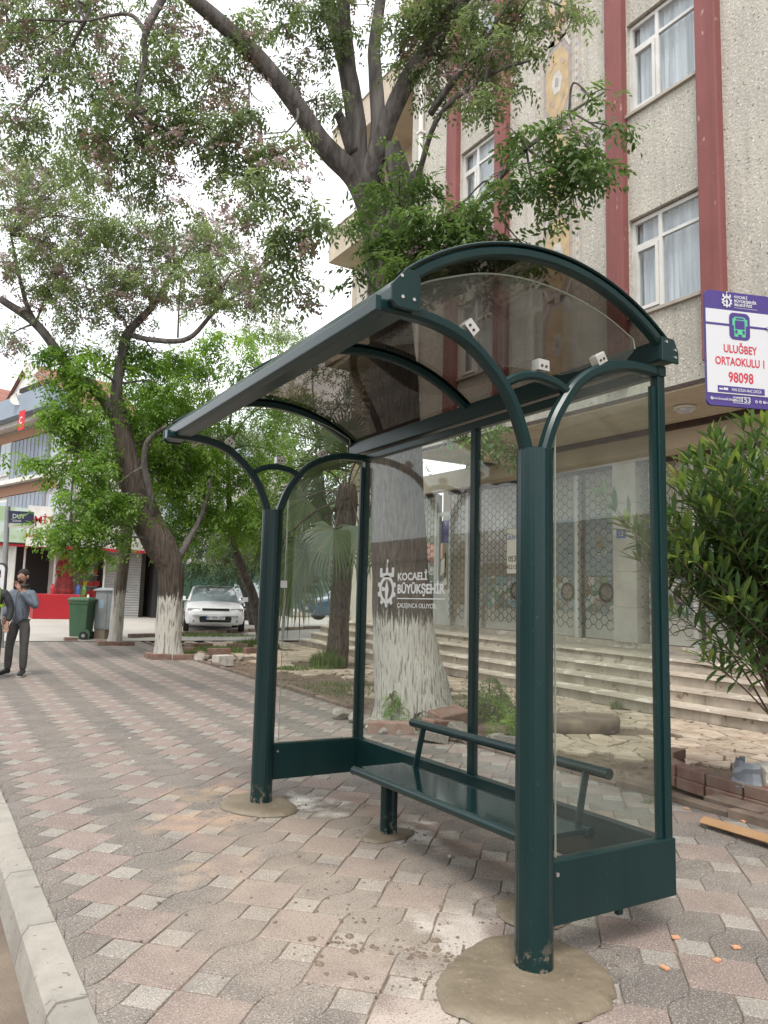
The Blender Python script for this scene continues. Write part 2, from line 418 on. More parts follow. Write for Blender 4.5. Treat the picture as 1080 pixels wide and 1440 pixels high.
# ---- marble stairs
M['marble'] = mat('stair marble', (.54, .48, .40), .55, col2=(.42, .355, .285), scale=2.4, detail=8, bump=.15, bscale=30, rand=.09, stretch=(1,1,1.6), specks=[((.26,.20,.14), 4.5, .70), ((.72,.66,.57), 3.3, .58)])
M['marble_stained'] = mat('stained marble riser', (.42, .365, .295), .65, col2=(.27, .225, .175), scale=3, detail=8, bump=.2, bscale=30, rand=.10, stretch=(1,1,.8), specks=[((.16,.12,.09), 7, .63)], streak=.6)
st = thing('marble_stairs', (8.7, 8, 0), 'long flight of four worn cream marble steps up to the shop landing', 'steps')
for k in range(4):
    x0 = 8.7+.32*k; z1 = .17*(k+1); dz = lambda y: ter(9, y)
    y = -3.+.3*k
    while y < 18.6-.32*k:
        ln = rnd.uniform(.95, 1.35); y1 = min(y+ln, 19.4-.32*k)
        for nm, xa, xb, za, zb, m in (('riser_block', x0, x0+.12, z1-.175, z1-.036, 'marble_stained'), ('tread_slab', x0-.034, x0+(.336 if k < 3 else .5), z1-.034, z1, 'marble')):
            ja, jb = rnd.uniform(.001, .005), rnd.uniform(.001, .005); zz = rnd.uniform(-.003, .003)
            a, b = y+ja, y1-jb; g = Geo()
            r_ = rnd.uniform(0, .014) if nm == 'tread_slab' else 0
            g.add([(xa+r_,a,za+dz(a)),(xb,a,za+dz(a)),(xb,b,za+dz(b)),(xa,b,za+dz(b)),(xa+.006+r_,a,zb+zz+dz(a)),(xb,a,zb+zz+dz(a)),(xb,b,zb+zz+dz(b)),(xa+.006,b,zb+zz+dz(b))],
                  [(0,3,2,1),(4,5,6,7),(0,1,5,4),(1,2,6,5),(2,3,7,6),(3,0,4,7)])
            g.build(nm, M[m], st)
        y = y1
g = Geo()
for a, b in ((-3, 7), (7, 16), (16, 18.3)):  # mass under the landing
    g.add([(9.0,a,-.1),(11,a,-.1),(11,b,-.1),(9.0,b,-.1),(9.7,a,.64+ter(9,a)),(11,a,.64+ter(9,a)),(11,b,.64+ter(9,b)),(9.7,b,.64+ter(9,b))],[(4,5,6,7),(0,1,5,4),(1,2,6,5),(2,3,7,6),(3,0,4,7)])
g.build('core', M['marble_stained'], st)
y = -3.
while y < 18:
    g = Geo(); a, b = y+.003, y+.897
    g.add([(10.165,a,.6+ter(9,a)),(10.86,a,.6+ter(9,a)),(10.86,b,.6+ter(9,b)),(10.165,b,.6+ter(9,b)),(10.165,a,.679+ter(9,a)),(10.86,a,.679+ter(9,a)),(10.86,b,.679+ter(9,b)),(10.165,b,.679+ter(9,b))],[(4,5,6,7),(0,1,5,4),(1,2,6,5),(2,3,7,6),(3,0,4,7)])
    g.build('landing_slab', M['marble'], st); y += .9
# ------------------------------------------------------------------ the building with the shops
M['render'] = mat('pebble render', (.54, .51, .445), .9, col2=(.44, .415, .36), scale=.8, detail=8, bump=.9, bscale=26,
                  specks=[((.16,.14,.12), 24, .635), ((.72,.68,.60), 31, .60)], streak=.38)
M['red'] = mat('pilaster paint', (.255, .085, .078), .75, col2=(.20, .065, .06), scale=2, detail=8, bump=.25, bscale=40, stretch=(1,1,.4), streak=.5, specks=[((.42,.26,.23), 9, .68)])
M['soffit'] = mat('painted soffit', (.56, .48, .37), .8, col2=(.46, .39, .30), scale=1.2, detail=8, streak=.3)
M['beige'] = mat('painted wall', (.58, .50, .39), .8, col2=(.47, .40, .31), scale=1.5, detail=8)
M['upvc'] = mat('white window plastic', (.68, .68, .65), .35, col2=(.58,.57,.53), scale=3)
M['sill'] = mat('stone sill', (.46, .42, .36), .7, col2=(.33, .30, .25), scale=4)
M['pier'] = mat('marble pier', (.56, .53, .47), .45, col2=(.44, .41, .36), scale=3, detail=8, rand=.05)
M['wire'] = mat('painted grille wire', (.20, .18, .155), .5, metal=.2, col2=(.10, .085, .07), scale=20)
M['rust'] = mat('dark steel', (.05, .04, .035), .6, metal=.5, col2=(.09,.06,.05), scale=9)
M['blind'] = mat('cream lining', (.78, .74, .66), .8, col2=(.68,.63,.54), scale=2)
M['curtain'] = mat('net curtain', (.66, .69, .72), .9, col2=(.45, .48, .52), scale=9, detail=2, stretch=(1, 1, .06), lo=.42, hi=.58)
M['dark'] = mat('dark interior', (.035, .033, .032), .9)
M['brick'] = mat('cream brick', (.42, .34, .25), .85, rand=.12, bump=.3, bscale=60)
M['white'] = mat('white paint', (.72, .71, .68), .5, col2=(.62,.60,.56), scale=3)

def glass(name, tint=(1, 1, 1), ior=1.5, rough=0, alpha=1.0, dirt=0):
    m = bpy.data.materials.new(name); m.use_nodes = True; t = m.node_tree; n = t.nodes; l = t.links
    n.remove(n['Principled BSDF']); out = n['Material Output']
    tr = n.new('ShaderNodeBsdfTransparent'); tr.inputs[0].default_value = (*tint, 1)
    gl = n.new('ShaderNodeBsdfGlossy'); gl.inputs['Roughness'].default_value = rough
    lw = n.new('ShaderNodeLayerWeight'); lw.inputs[0].default_value = .5
    pw = n.new('ShaderNodeMath'); pw.operation = 'POWER'; l.new(lw.outputs['Facing'], pw.inputs[0]); pw.inputs[1].default_value = 5
    f0 = ((ior-1)/(ior+1))**2; fr = n.new('ShaderNodeMath'); fr.operation = 'MULTIPLY_ADD'; l.new(pw.outputs[0], fr.inputs[0])
    fr.inputs[1].default_value = 1-f0; fr.inputs[2].default_value = f0
    mxs = n.new('ShaderNodeMixShader'); l.new(fr.outputs[0], mxs.inputs[0]); l.new(tr.outputs[0], mxs.inputs[1]); l.new(gl.outputs[0], mxs.inputs[2])
    last = mxs.outputs[0]
    if dirt:
        df = n.new('ShaderNodeBsdfDiffuse'); df.inputs[0].default_value = (.5, .48, .44, 1)
        g = n.new('ShaderNodeNewGeometry'); no = n.new('ShaderNodeTexNoise'); no.inputs['Scale'].default_value = 3.5; no.inputs['Detail'].default_value = 8
        no.inputs['Roughness'].default_value = .7; l.new(g.outputs['Position'], no.inputs['Vector'])
        mr = n.new('ShaderNodeMapRange'); mr.inputs[1].default_value = .35; mr.inputs[2].default_value = .8; mr.inputs[3].default_value = dirt*.3; mr.inputs[4].default_value = dirt
        l.new(no.outputs['Fac'], mr.inputs[0]); m2 = n.new('ShaderNodeMixShader'); l.new(mr.outputs[0], m2.inputs[0])
        l.new(last, m2.inputs[1]); l.new(df.outputs[0], m2.inputs[2]); last = m2.outputs[0]
    l.new(last, out.inputs[0]); return m
M['win'] = glass('window glass', (.86, .9, .9), 2.1, dirt=.04)
M['shopglass'] = glass('shop glass', (.93, .96, .96), 1.8, dirt=.06)

TILT = .018
class BG(Geo):                              # geometry of the building, which follows the climb of the street
    def build(s, *a, **k):
        s.v = [(x, y-TILT*(z)*0, z+TILT*(y-7)) for x, y, z in s.v]
        return Geo.build(s, *a, **k)
FX = 8.7                                    # plane of the upper facade
bd = thing('apartment_building', (FX, 7, 0), 'four storey apartment block in cream pebbledash with red pilasters over ground floor shops', 'building')
FL = [5.68, 8.86, 12.04, 15.2]              # window sill heights
bays = [(-5.85, -4.58), (.85, 2.1), (6.33, 7.60), (10.68, 11.87)]
Z0, Z1 = 4.43, 14.6
# wall strips between and around the window bays
edges = [-14.] + [e for b in bays for e in b] + [13.7]
g = BG()
for k in range(0, len(edges), 2): g.box(FX, FX+.25, edges[k], edges[k+1], Z0, Z1)
for a, b in bays:
    zs = [Z0] + [z for f in FL[:3] for z in (f-.02, f+1.5)] + [Z1]
    for k in range(0, len(zs), 2): g.box(FX+.003, FX+.25, a, b, zs[k], zs[k+1])
g.build('wall', M['render'], bd)
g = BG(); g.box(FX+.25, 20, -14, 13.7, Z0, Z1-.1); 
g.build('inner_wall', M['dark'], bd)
g = BG(); g.box(FX-.3, 20.2, -14.2, 13.9, Z1, Z1+.3); g.build('roof', M['soffit'], bd)
# pilasters either side of each bay
for a, b in bays:
    for y0, y1 in ((a-.34, a-.02), (b+.01, b+.34)):
        g = BG()
        g.add([(FX-.13,y0+.0,Z0+.24),(FX-.13,y1,Z0+.24),(FX+.02,y1,Z0+.24),(FX+.02,y0,Z0+.24),
               (FX-.13,y0,Z1-.02),(FX-.13,y1,Z1-.02),(FX+.02,y1,Z1-.02),(FX+.02,y0,Z1-.02)],[(0,3,2,1),(4,5,6,7),(0,1,5,4),(1,2,6,5),(2,3,7,6),(3,0,4,7)])
        g.build('pilaster', M['red'], bd, bevel=.02)
# windows
def window(a, b, z, parent=bd, x=FX, h=1.48, cur=True, GG=None):
    GG = GG or BG
    g = GG(); fw_ = .055; X0, X1 = x+.07, x+.13
    g.box(X0, X1, a, b, z, z+fw_); g.box(X0, X1, a, b, z+h-fw_, z+h)
    g.box(X0, X1, a, a+fw_, z+fw_, z+h-fw_); g.box(X0, X1, b-fw_, b, z+fw_, z+h-fw_)
    ym = a+(b-a)*.6; g.box(X0+.002, X1, ym-.03, ym+.03, z+fw_, z+h-fw_)
    g.box(X0+.004, X1-.002, a+fw_, ym-.03, z+h*.72, z+h*.72+.045)
    g.box(X0+.004, X1-.002, ym+.03, b-fw_, z+h*.70, z+h*.70+.06)
    g.box(X0-.015, X1-.012, ym+.035, b-fw_-.003, z+h*.03+.03, z+h*.03+.08); g.box(X0-.015, X1-.012, ym+.035, b-fw_-.003, z+h*.70-.055, z+h*.70-.005)
    g.box(X0-.015, X1-.012, ym+.035, ym+.085, z+h*.03+.08, z+h*.70-.055); g.box(X0-.015, X1-.012, b-fw_-.053, b-fw_-.003, z+h*.03+.08, z+h*.70-.055)
    w_ = g.build('window', M['upvc'], parent)
    for ya, yb, za, zb in ((a+fw_, ym-.03, z+fw_, z+h*.72), (a+fw_, ym-.03, z+h*.72+.045, z+h-fw_), (ym+.03, b-fw_, z+fw_, z+h*.70), (ym+.03, b-fw_, z+h*.7+.06, z+h-fw_)):
        g = GG(); g.add([(X0+.03,ya,za),(X0+.03,yb,za),(X0+.03,yb,zb),(X0+.03,ya,zb)],[(0,3,2,1)]); g.build('pane', M['win'], w_)
    if cur:
        g = GG(); n = 46; vs = []; fs = []
        for k in range(n+1):
            t = k/n; xx = x+.2+.018*math.sin(k*1.9)+.01*math.sin(k*.7)
            vs += [(xx, a+.02+(b-a-.04)*t, z+.02), (xx, a+.02+(b-a-.04)*t, z+h-.02)]
            if k: fs.append((2*k-2, 2*k, 2*k+1, 2*k-1))
        g.add(vs, fs); g.build('curtain', M['curtain'], w_)
    g = GG(); g.box(x-.05, x+.075, a-.03, b+.03, z-.05, z-.004); g.build('sill', M['sill'], w_)
for a, b in bays:
    for z in FL[:3]: window(a, b, z)
# thin raised mouldings on the blank wall where joints show
g = BG(); g.box(FX-.012, FX+.0, -14, 13.7, Z0+.0, Z0+.05); g.build('drip_strip', M['rust'], bd)
# soffit over the landing and the beams under it
g = BG(); g.box(FX+.02, 10.4, -14, 13.7, Z0-.03, Z0-.005); g.build('soffit', M['soffit'], bd)
g = BG(); g.box(10.4, 10.62, -14, 13.7, Z0-.42, Z0-.005); g.build('beam', M['beige'], bd)
g = BG(); g.box(10.30, 10.4, -14, 13.7, Z0-.12, Z0-.033); g.build('soffit_shadow_strip', M['rust'], bd)  # dark strip drawn in for the shadow where soffit meets beam
g = BG(); g.box(10.62, 10.86, -14, 17.5, 3.98, Z0-.01); g.build('lintel', M['beige'], bd)
g = BG(); g.box(FX+.1, 10.4, 11.2, 11.5, Z0-.38, Z0-.033); g.build('beam', M['beige'], bd)
for yl in (7.3, 3.2):
    g = BG(); g.lathe([(.0,.0),(.15,.0),(.16,.03),(.13,.045)][::-1], (9.5, yl, Z0-.075), 20); o = g.build('ceiling_light', M['white'], bd, smooth='auto')
    g = BG(); g.lathe([(.10,-.035),(.125,0)], (9.5, yl, Z0-.08), 20); g.build('lamp_shade', M['curtain'], o)
# drain pipe
g = BG(); g.tube([(FX-.07, 13.25, Z0), (FX-.07, 13.25, Z1-.1)], .055, 10)
for z in (5.5, 7.5, 9.5, 11.5): g.box(FX-.14, FX+.01, 13.17, 13.33, z, z+.05)
g.build('drain_pipe', M['white'], bd, smooth='auto')
# recessed wing with balconies further along
g = BG(); g.box(10.9, 20, 13.7, 20.5, Z0+3.3, 14.5); g.build('wing_wall', M['beige'], bd)
for z in (7.98, 11.05, 14.2):
    g = BG(); g.box(9.4, 11, 13.75, 19.2, z-.16, z-.004); g.box(9.4, 9.52, 13.75, 19.2, z, z+.72); g.box(9.52, 11, 19.08, 19.2, z, z+.72); g.build('balcony', M['beige'], bd)
    g = BG(); g.box(9.37, 9.55, 13.73, 19.23, z+.723, z+.76); g.build('coping', M['sill'], bd)
bk = None
for r_ in range(40):                        # brick pier under the balconies
    for c_ in range(2):
        z = 4.4+r_*.092; y = 18.35+c_*.27+(.13 if r_ % 2 else 0)
        g = BG()
        if bk is None: g.box(10.2, 10.42, y, y+.26, z, z+.082); bk = g.build('brick', M['brick'], bd)
        else: o = bk.copy(); COL.objects.link(o); o.parent = bd; o.location = (0, y-18.35, z-4.4)
g = BG(); g.box(10.24, 10.9, 18.38, 18.95, 0, 14.4); g.build('pier_core', M['blind'], bd)

# mural of kilim tiles on the facade: coloured pieces standing 6 mm proud
MC = {'a': (.47,.42,.35), 'b': (.52,.38,.20), 'c': (.38,.32,.29), 'd': (.56,.53,.47), 'e': (.45,.35,.26), 'f': (.34,.33,.33)}
MM = {k: mat('mural tile '+k, v, .5, col2=tuple(c*.75 for c in v), scale=6, detail=6) for k, v in MC.items()}
mu = thing('tile_mural', (FX-.02, 9.1, 5), 'tall vertical tile mural with faded yellow kilim medallions on pebbledash wall', 'mural')
ya, yb, za, zb = 8.55, 9.66, 4.9, 14.4; yc = (ya+yb)/2
def mprism(poly, m, lev, nm='tile'):
    g = BG(); d = .004*lev; g.prism(poly, (FX-.001, 0, 0), (0,1,0), (0,0,1), (-.004-d, 0, 0)); return g.build(nm, MM[m], mu)
def rect(a, b, c, d): return [(a,c),(b,c),(b,d),(a,d)]
nt_ = 0
z = za
while z < zb-.3:                            # background tiles, 20 cm courses
    for k in range(5):
        a = ya+k*(yb-ya)/5; mprism(rect(a+.003, a+(yb-ya)/5-.003, z+.003, z+.297), 'a' if (k in (0, 4)) else 'c', 0)
    z += .3
for a in (ya+.1, yb-.1):
    mprism(rect(a-.035, a+.035, za, zb-.02), 'd', 1, 'border')
    zz = za+.05
    for k in range(0, 62): mprism([(a-.03, zz),(a, zz-.05),(a+.03, zz),(a, zz+.05)], 'e' if k % 2 else 'f', 2); zz += .152
zz = za+.75
while zz < zb-.9:
    H = .62
    mprism([(yc-.12,zz-H),(yc+.12,zz-H),(yc+.27,zz-H*.6),(yc+.27,zz+H*.55),(yc+.1,zz+H),(yc-.1,zz+H),(yc-.27,zz+H*.6),(yc-.27,zz-H*.55)], 'b', 1, 'medallion')
    mprism([(yc-.06,zz-.2),(yc+.07,zz-.2),(yc+.13,zz),(yc+.07,zz+.2),(yc-.06,zz+.2),(yc-.13,zz)], 'd', 2, 'medallion')
    mprism([(yc-.03,zz-.09),(yc+.05,zz-.05),(yc+.04,zz+.1),(yc-.04,zz+.06)], 'f', 3)
    for s in (-1, 1):
        for q in (-1, 1):
            P = [(yc+s*.3, zz+q*.5), (yc+s*.18, zz+q*.72), (yc+s*.06, zz+q*.72), (yc+s*.06, zz+q*.78), (yc+s*.21, zz+q*.79), (yc+s*.34, zz+q*.54)]
            if s*q < 0: P = P[::-1]
            mprism(P, 'd', 2, 'hook')
            P = [(yc+s*.19, zz+q*.3), (yc+s*.10, zz+q*.42), (yc+s*.06, zz+q*.38), (yc+s*.15, zz+q*.26)]
            if s*q < 0: P = P[::-1]
            mprism(P, 'e', 2, 'hook')
    mprism([(yc-.30,zz+.78),(yc,zz+.70),(yc+.30,zz+.78),(yc,zz+.86)], 'e', 2)
    zz += 1.55

# ------------------------------------------------------------------ shop fronts on the landing
SX = 10.86; LZ = .66
sp_ = thing('bakery_shop', (SX, 11, LZ), 'shop windows and glazed door behind wavy security grilles on the landing', 'shop')
g = BG(); g.box(SX+1.6, SX+1.75, -14, 17.6, LZ-.3, 4.4); g.build('back_wall', M['beige'], sp_)
g = BG(); g.box(SX-.02, SX+1.75, -14, 17.6, LZ-.3, LZ+.12); g.build('plinth', M['marble'], sp_)
for a, b in ((9.33, 9.86), (4.3, 4.8), (-1.2, -.7), (17.3, 17.8)):
    zz = LZ+.12; k = 0
    while zz < 3.95:
        z2 = min(zz+.62, 3.975); g = BG(); g.box(SX-.10, SX+.35, a, b, zz+.002, z2-.002); g.build('pier_block', M['pier'], sp_); zz = z2
mull = [8.2, 6.8, 5.6, 10.86, 12.4, 13.9, 14.35, 15.62, 16.7]
for y in mull:
    g = BG(); g.box(SX-.02, SX+.06, y-.045, y+.045, LZ+.122, 3.975); g.build('mullion', M['upvc'], sp_)
def wiggle(y0, y1, z0, z1):                 # wavy wires that touch their neighbours at the bulges
    g = BG(); nrow = int((z1-z0)/.088); lam = .27; x = SX-.05
    for i in range(nrow+1):
        z = z0+i*(z1-z0)/nrow; s = 1 if i % 2 else -1; n = int((y1-y0)/lam*14); pts = []
        for k in range(n+1):
            y = y0+(y1-y0)*k/n; f = math.sin(2*PI*(y-y0)/lam); f = math.tanh(3.2*f)
            pts.append((x, y+.012*math.sin(4*PI*(y-y0)/lam), z+s*f*(z1-z0)/nrow*.5))
        g.tube(pts, .009, 3, cap=False)
    return g.build('security_grille', M['wire'], sp_)
secs = [(5.65, 6.75), (6.85, 8.15), (8.25, 9.28), (9.92, 10.8), (10.92, 12.35), (12.45, 13.85), (14.4, 14.98), (4.85, 5.5), (15.66, 16.66)]
for a, b in secs:
    wiggle(a, b, LZ+.35, 3.93)
    g = BG(); g.add([(SX,a,LZ+.125),(SX,b,LZ+.125),(SX,b,3.97),(SX,a,3.97)],[(0,3,2,1)]); g.build('pane', M['shopglass'], sp_)
    g = BG(); g.box(SX+.18, SX+.2, a, b, 2.75, 3.97); g.build('blind', M['blind'], sp_)
    g = BG(); g.box(SX+.16, SX+.19, a, b, LZ+.13, LZ+.62); g.build('stall_riser', M['blind'], sp_)
    g = BG(); g.box(SX-.09, SX-.02, a-.03, b+.03, 3.90, 3.975); g.build('grille_box', M['rust'], sp_)
# the food posters behind the glass
pm_ = bpy.data.materials.new('food poster'); pm_.use_nodes = True; t = pm_.node_tree
vo = t.nodes.new('ShaderNodeTexVoronoi'); vo.inputs['Scale'].default_value = 7.5; ge = t.nodes.new('ShaderNodeNewGeometry')
t.links.new(ge.outputs['Position'], vo.inputs['Vector']); ra = t.nodes.new('ShaderNodeValToRGB'); t.links.new(vo.outputs['Color'], ra.inputs[0])
for k, (p_, c_) in enumerate(((0, (.16,.34,.36)), (.3, (.45,.55,.56)), (.45, (.34,.17,.08)), (.6, (.85,.82,.75)), (.75, (.16,.34,.15)), (1, (.62,.46,.28)))):
    if k < 2: e = ra.color_ramp.elements[k]; e.position = p_
    else: e = ra.color_ramp.elements.new(p_)
    e.color = (*c_, 1)
t.links.new(ra.outputs[0], t.nodes['Principled BSDF'].inputs['Base Color']); M['food'] = pm_
M['bluegrey'] = mat('sky-tinted film', (.36, .43, .47), .3, spec=.8); M['cream'] = mat('cream print', (.80,.76,.66), .6); M['ink'] = mat('dark ink', (.05,.045,.045), .6)  # the film's pale blue-grey carries the sky's reflection in its colour

# ---- lettering
_tc = {}
def text(g, s, size, o, r, u, align='CENTER', bold=0, lift=0):
    k = (s, align, bold)
    if k not in _tc:
        cu = bpy.data.curves.new('t', 'FONT'); cu.body = s; cu.align_x = align; cu.fill_mode = 'FRONT'; cu.offset = bold; cu.resolution_u = 3
        ob = bpy.data.objects.new('t', cu); COL.objects.link(ob); dg = bpy.context.evaluated_depsgraph_get()
        me = bpy.data.meshes.new_from_object(ob.evaluated_get(dg)); _tc[k] = ([v.co.copy() for v in me.vertices], [tuple(p.vertices) for p in me.polygons])
        bpy.data.objects.remove(ob); bpy.data.curves.remove(cu)
    vs, fs = _tc[k]; o, r, u = Vector(o), Vector(r), Vector(u)
    g.add([o+r*(v.x*size)+u*(v.y*size) for v in vs], fs); return g
def fit(g, s, wd, cap, o, r, u, align='CENTER', bold=0):
    text(Geo(), s, 1, (0,0,0), (1,0,0), (0,1,0), align, bold); vs, _ = _tc[(s, align, bold)]
    w0 = max(v.x for v in vs)-min(v.x for v in vs); k = cap/.73
    return text(g, s, k, o, Vector(r)*(wd/(w0*k)), u, align, bold)
def disc(g, o, r, u, r0, r1, n=32, a0=0, a1=2*PI):
    o, r, u = Vector(o), Vector(r), Vector(u); vs = []; fs = []
    for k in range(n+1):
        a = a0+(a1-a0)*k/n; d = r*math.cos(a)+u*math.sin(a); vs += [o+d*r0, o+d*r1]
        if k: fs.append((2*k-2, 2*k-1, 2*k+1, 2*k))
    return g.add(vs, fs)
def quad(g, o, r, u, x0, x1, y0, y1):
    o, r, u = Vector(o), Vector(r), Vector(u)
    return g.add([o+r*x0+u*y0, o+r*x1+u*y0, o+r*x1+u*y1, o+r*x0+u*y1], [(0,1,2,3)])
def emblem(g, o, r, u, s):                  # cog wheel with a tower and a needle
    o, r, u = Vector(o), Vector(r), Vector(u)
    disc(g, o, r, u, .27*s, .38*s, 28)
    for k in range(10):
        a = 2*PI*k/10+.3; d = r*math.cos(a)+u*math.sin(a); e = -r*math.sin(a)+u*math.cos(a)
        if abs(a-PI/2) < .7: continue
        g.add([o+d*.37*s-e*.07*s, o+d*.47*s-e*.05*s, o+d*.47*s+e*.05*s, o+d*.37*s+e*.07*s], [(0,1,2,3)])
    for x0, x1, y0, y1 in ((-.36,.36,.33,.44), (-.36,-.24,.44,.58), (-.06,.06,.44,.58), (.24,.36,.44,.58), (-.02,.02,.58,.80), (.02,.07,.72,.80)): quad(g, o, r, u, x0*s, x1*s, y0*s, y1*s)
    g.add([o-r*.05*s-u*.28*s, o+r*.05*s-u*.28*s, o+r*.10*s, o+u*.27*s, o-r*.10*s], [(0,1,2,3,4)])
    g.add([o-r*.25*s-u*.04*s, o-r*.10*s-u*.03*s, o-r*.10*s+u*.05*s, o-r*.25*s+u*.08*s], [(0,1,2,3)])
RU = (Vector((0,-1,0)), Vector((0,0,1)))    # reading direction on surfaces that face the street
for a, b in secs[:7]:
    if (a, b) in (secs[6], secs[0]): continue
    g = BG(); g.box(SX+.12, SX+.14, a+.03, b-.03, LZ+.62, LZ+1.28); g.build('food_poster', M['food'], sp_)
    if (a, b) in (secs[3], secs[4], secs[1]):
        g = BG(); g.box(SX+.115, SX+.135, a+.06, b-.06, LZ+1.30, LZ+2.42); fl = g.build('film', M['bluegrey'], sp_)
        yc_ = (a+b)/2; g = BG(); o = Vector((SX+.108, yc_, LZ+1.92))
        disc(g, o, *RU, .27, .285, 40); disc(g, o, *RU, .165, .172, 32)
        for k, ch in enumerate('ADIYAMAN'):
            an = PI*.5-(k-3.5)*.33; d = RU[0]*math.cos(an)+RU[1]*math.sin(an); e = RU[0]*math.sin(an)-RU[1]*math.cos(an)
            text(g, ch, .11, o+d*.185, e, d)
        for k in range(9): an = -PI*.2-k*.22; disc(g, o+(RU[0]*math.cos(an)+RU[1]*math.sin(an))*.22, *RU, 0, .02, 6)
        g.build('round_logo', M['cream'], fl)
        g = BG(); disc(g, o+Vector((-.003,0,-.05)), *RU, 0, .09, 14); disc(g, o+Vector((-.003,.02,.07)), *RU, 0, .05, 12); g.build('bread_picture', MM['b'], fl)
    g = BG(); o = Vector((SX+.105, a+.3, LZ+.98)); disc(g, o, *RU, .13, .19, 30); g.build('round_badge', M['ink'], sp_)
    g = BG(); disc(g, o, *RU, 0, .125, 24); g.build('badge_centre', MM['e'], sp_)
# announcement sheet and house number
g = BG(); g.box(SX-.062, SX-.058, 12.42, 12.86, 2.0, 2.95); ps = g.build('paper_notice', M['cream'], sp_)
g = BG(); o = Vector((SX-.066, 12.64, 2.22)); text(g, '0530', .17, o+RU[1]*.03, *RU, bold=.01); g.build('lettering', M['ink'], ps); g = BG(); text(g, '4521243', .13, o-RU[1]*.13, *RU, bold=.01); g.build('lettering', M['ink'], ps)
M['bluetext'] = mat('blue print', (.08,.13,.35), .5); M['purple'] = mat('plain purple', (.085,.045,.26), .4)
g = BG(); text(g, 'Güven', .2, (SX-.066, 12.64, 2.72), *RU, bold=.01); g.build('heading', M['bluetext'], ps)
g = BG(); g.box(SX-.108, SX-.101, 9.55, 9.77, 2.62, 2.78); g.build('number_plate', M['bluetext'], sp_)
g = BG(); text(g, '15', .12, (SX-.110, 9.66, 2.66), *RU); g.build('lettering', M['cream'], sp_)
# glazed door, pulled back
g = BG()
for x0, x1, y0, y1, z0, z1 in ((0,.06,15.0,15.09,.78,3.5),(0,.06,15.5,15.6,.78,3.5),(0,.06,15.09,15.5,.78,1.0),(0,.06,15.09,15.5,3.4,3.5),(0,.06,15.09,15.5,1.0,1.62)): g.box(SX+x0, SX+x1, y0, y1, z0, z1)
dr = g.build('door', M['upvc'], sp_)
g = BG(); g.add([(SX+.03,15.09,1.62),(SX+.03,15.5,1.62),(SX+.03,15.5,3.4),(SX+.03,15.09,3.4)],[(0,3,2,1)]); g.build('pane', M['shopglass'], dr)
g = BG(); g.box(SX+.05, SX+.055, 15.12, 15.47, 2.75, 3.3); g.build('purple_panel', M['purple'], dr)  # plain purple sheet behind the door glass
g = BG(); g.prism([(15.2,2.05),(15.4,2.0),(15.42,2.3),(15.25,2.4)], (SX+.02,0,0), (0,1,0), (0,0,1), (-.003,0,0)); g.prism([(15.15,1.75),(15.38,1.7),(15.36,1.78),(15.2,1.95)], (SX+.02,0,0), (0,1,0), (0,0,1), (-.003,0,0)); g.build('sticker', M['cream'], dr)
g = BG(); g.tube([(SX-.05,15.15,1.9),(SX-.05,15.15,2.5)], .015, 8); g.build('handle', M['rust'], dr)
# ------------------------------------------------------------------ far side: shop, fence, houses
M['fence'] = mat('green mesh screen', (.045, .11, .065), .8, col2=(.03,.075,.045), scale=3, bump=.6, bscale=60)
M['whitewash'] = mat('rough whitewash', (.55,.54,.50), .9, col2=(.42,.41,.38), scale=2, bump=.3)
M['bluewall'] = mat('blue cladding', (.27, .33, .39), .6, col2=(.23,.28,.34), scale=1)
M['greywall'] = mat('grey stone cladding', (.33,.34,.35), .8, col2=(.27,.28,.29), scale=3)
M['brownwall'] = mat('brown panel', (.30,.16,.09), .7)
M['rooftile'] = mat('red roof tile', (.27,.12,.085), .8, col2=(.20,.09,.065), scale=5, rand=.15)
M['redpaint'] = mat('red paint', (.40,.012,.022), .5, col2=(.33,.01,.018), scale=1)
M['shutter'] = mat('grey roller shutter', (.36,.36,.35), .5, col2=(.30,.30,.29), scale=2)
M['galv'] = mat('galvanised metal', (.34,.36,.37), .5, metal=.3, col2=(.27,.29,.30), scale=3)
M['brownroof'] = mat('dull roof tiles', (.12,.075,.055), .85, col2=(.09,.06,.05), scale=4)
M['stonewall'] = mat('field stone', (.38,.33,.27), .9, col2=(.24,.20,.16), scale=6, bump=.6, rand=.2)

def gb(o): return o
# house across the road (seen in the shelter glass)
oh = thing('roadside_house', (-11.5, 12, 0), 'low house with brown tiled roof across the road, seen mirrored in the shelter glass', 'house')
g = Geo(); g.box(-17, -11.5, -14, 75, -.15, 3.2); g.build('wall', M['beige'], oh)
g = Geo(); g.prism([(-11.1,3.1),(-11.1,3.2),(-14.2,4.5),(-17.4,3.2),(-17.4,3.1)], (0,-14.3,0), (1,0,0), (0,0,1), (0,89.6,0)); g.build('roof', M['brownroof'], oh)
for y in range(-12, 70, 4):
    g = Geo(); g.box(-11.52, -11.47, y, y+1.2, .9, 2.2); g.build('window', M['dark'], oh)

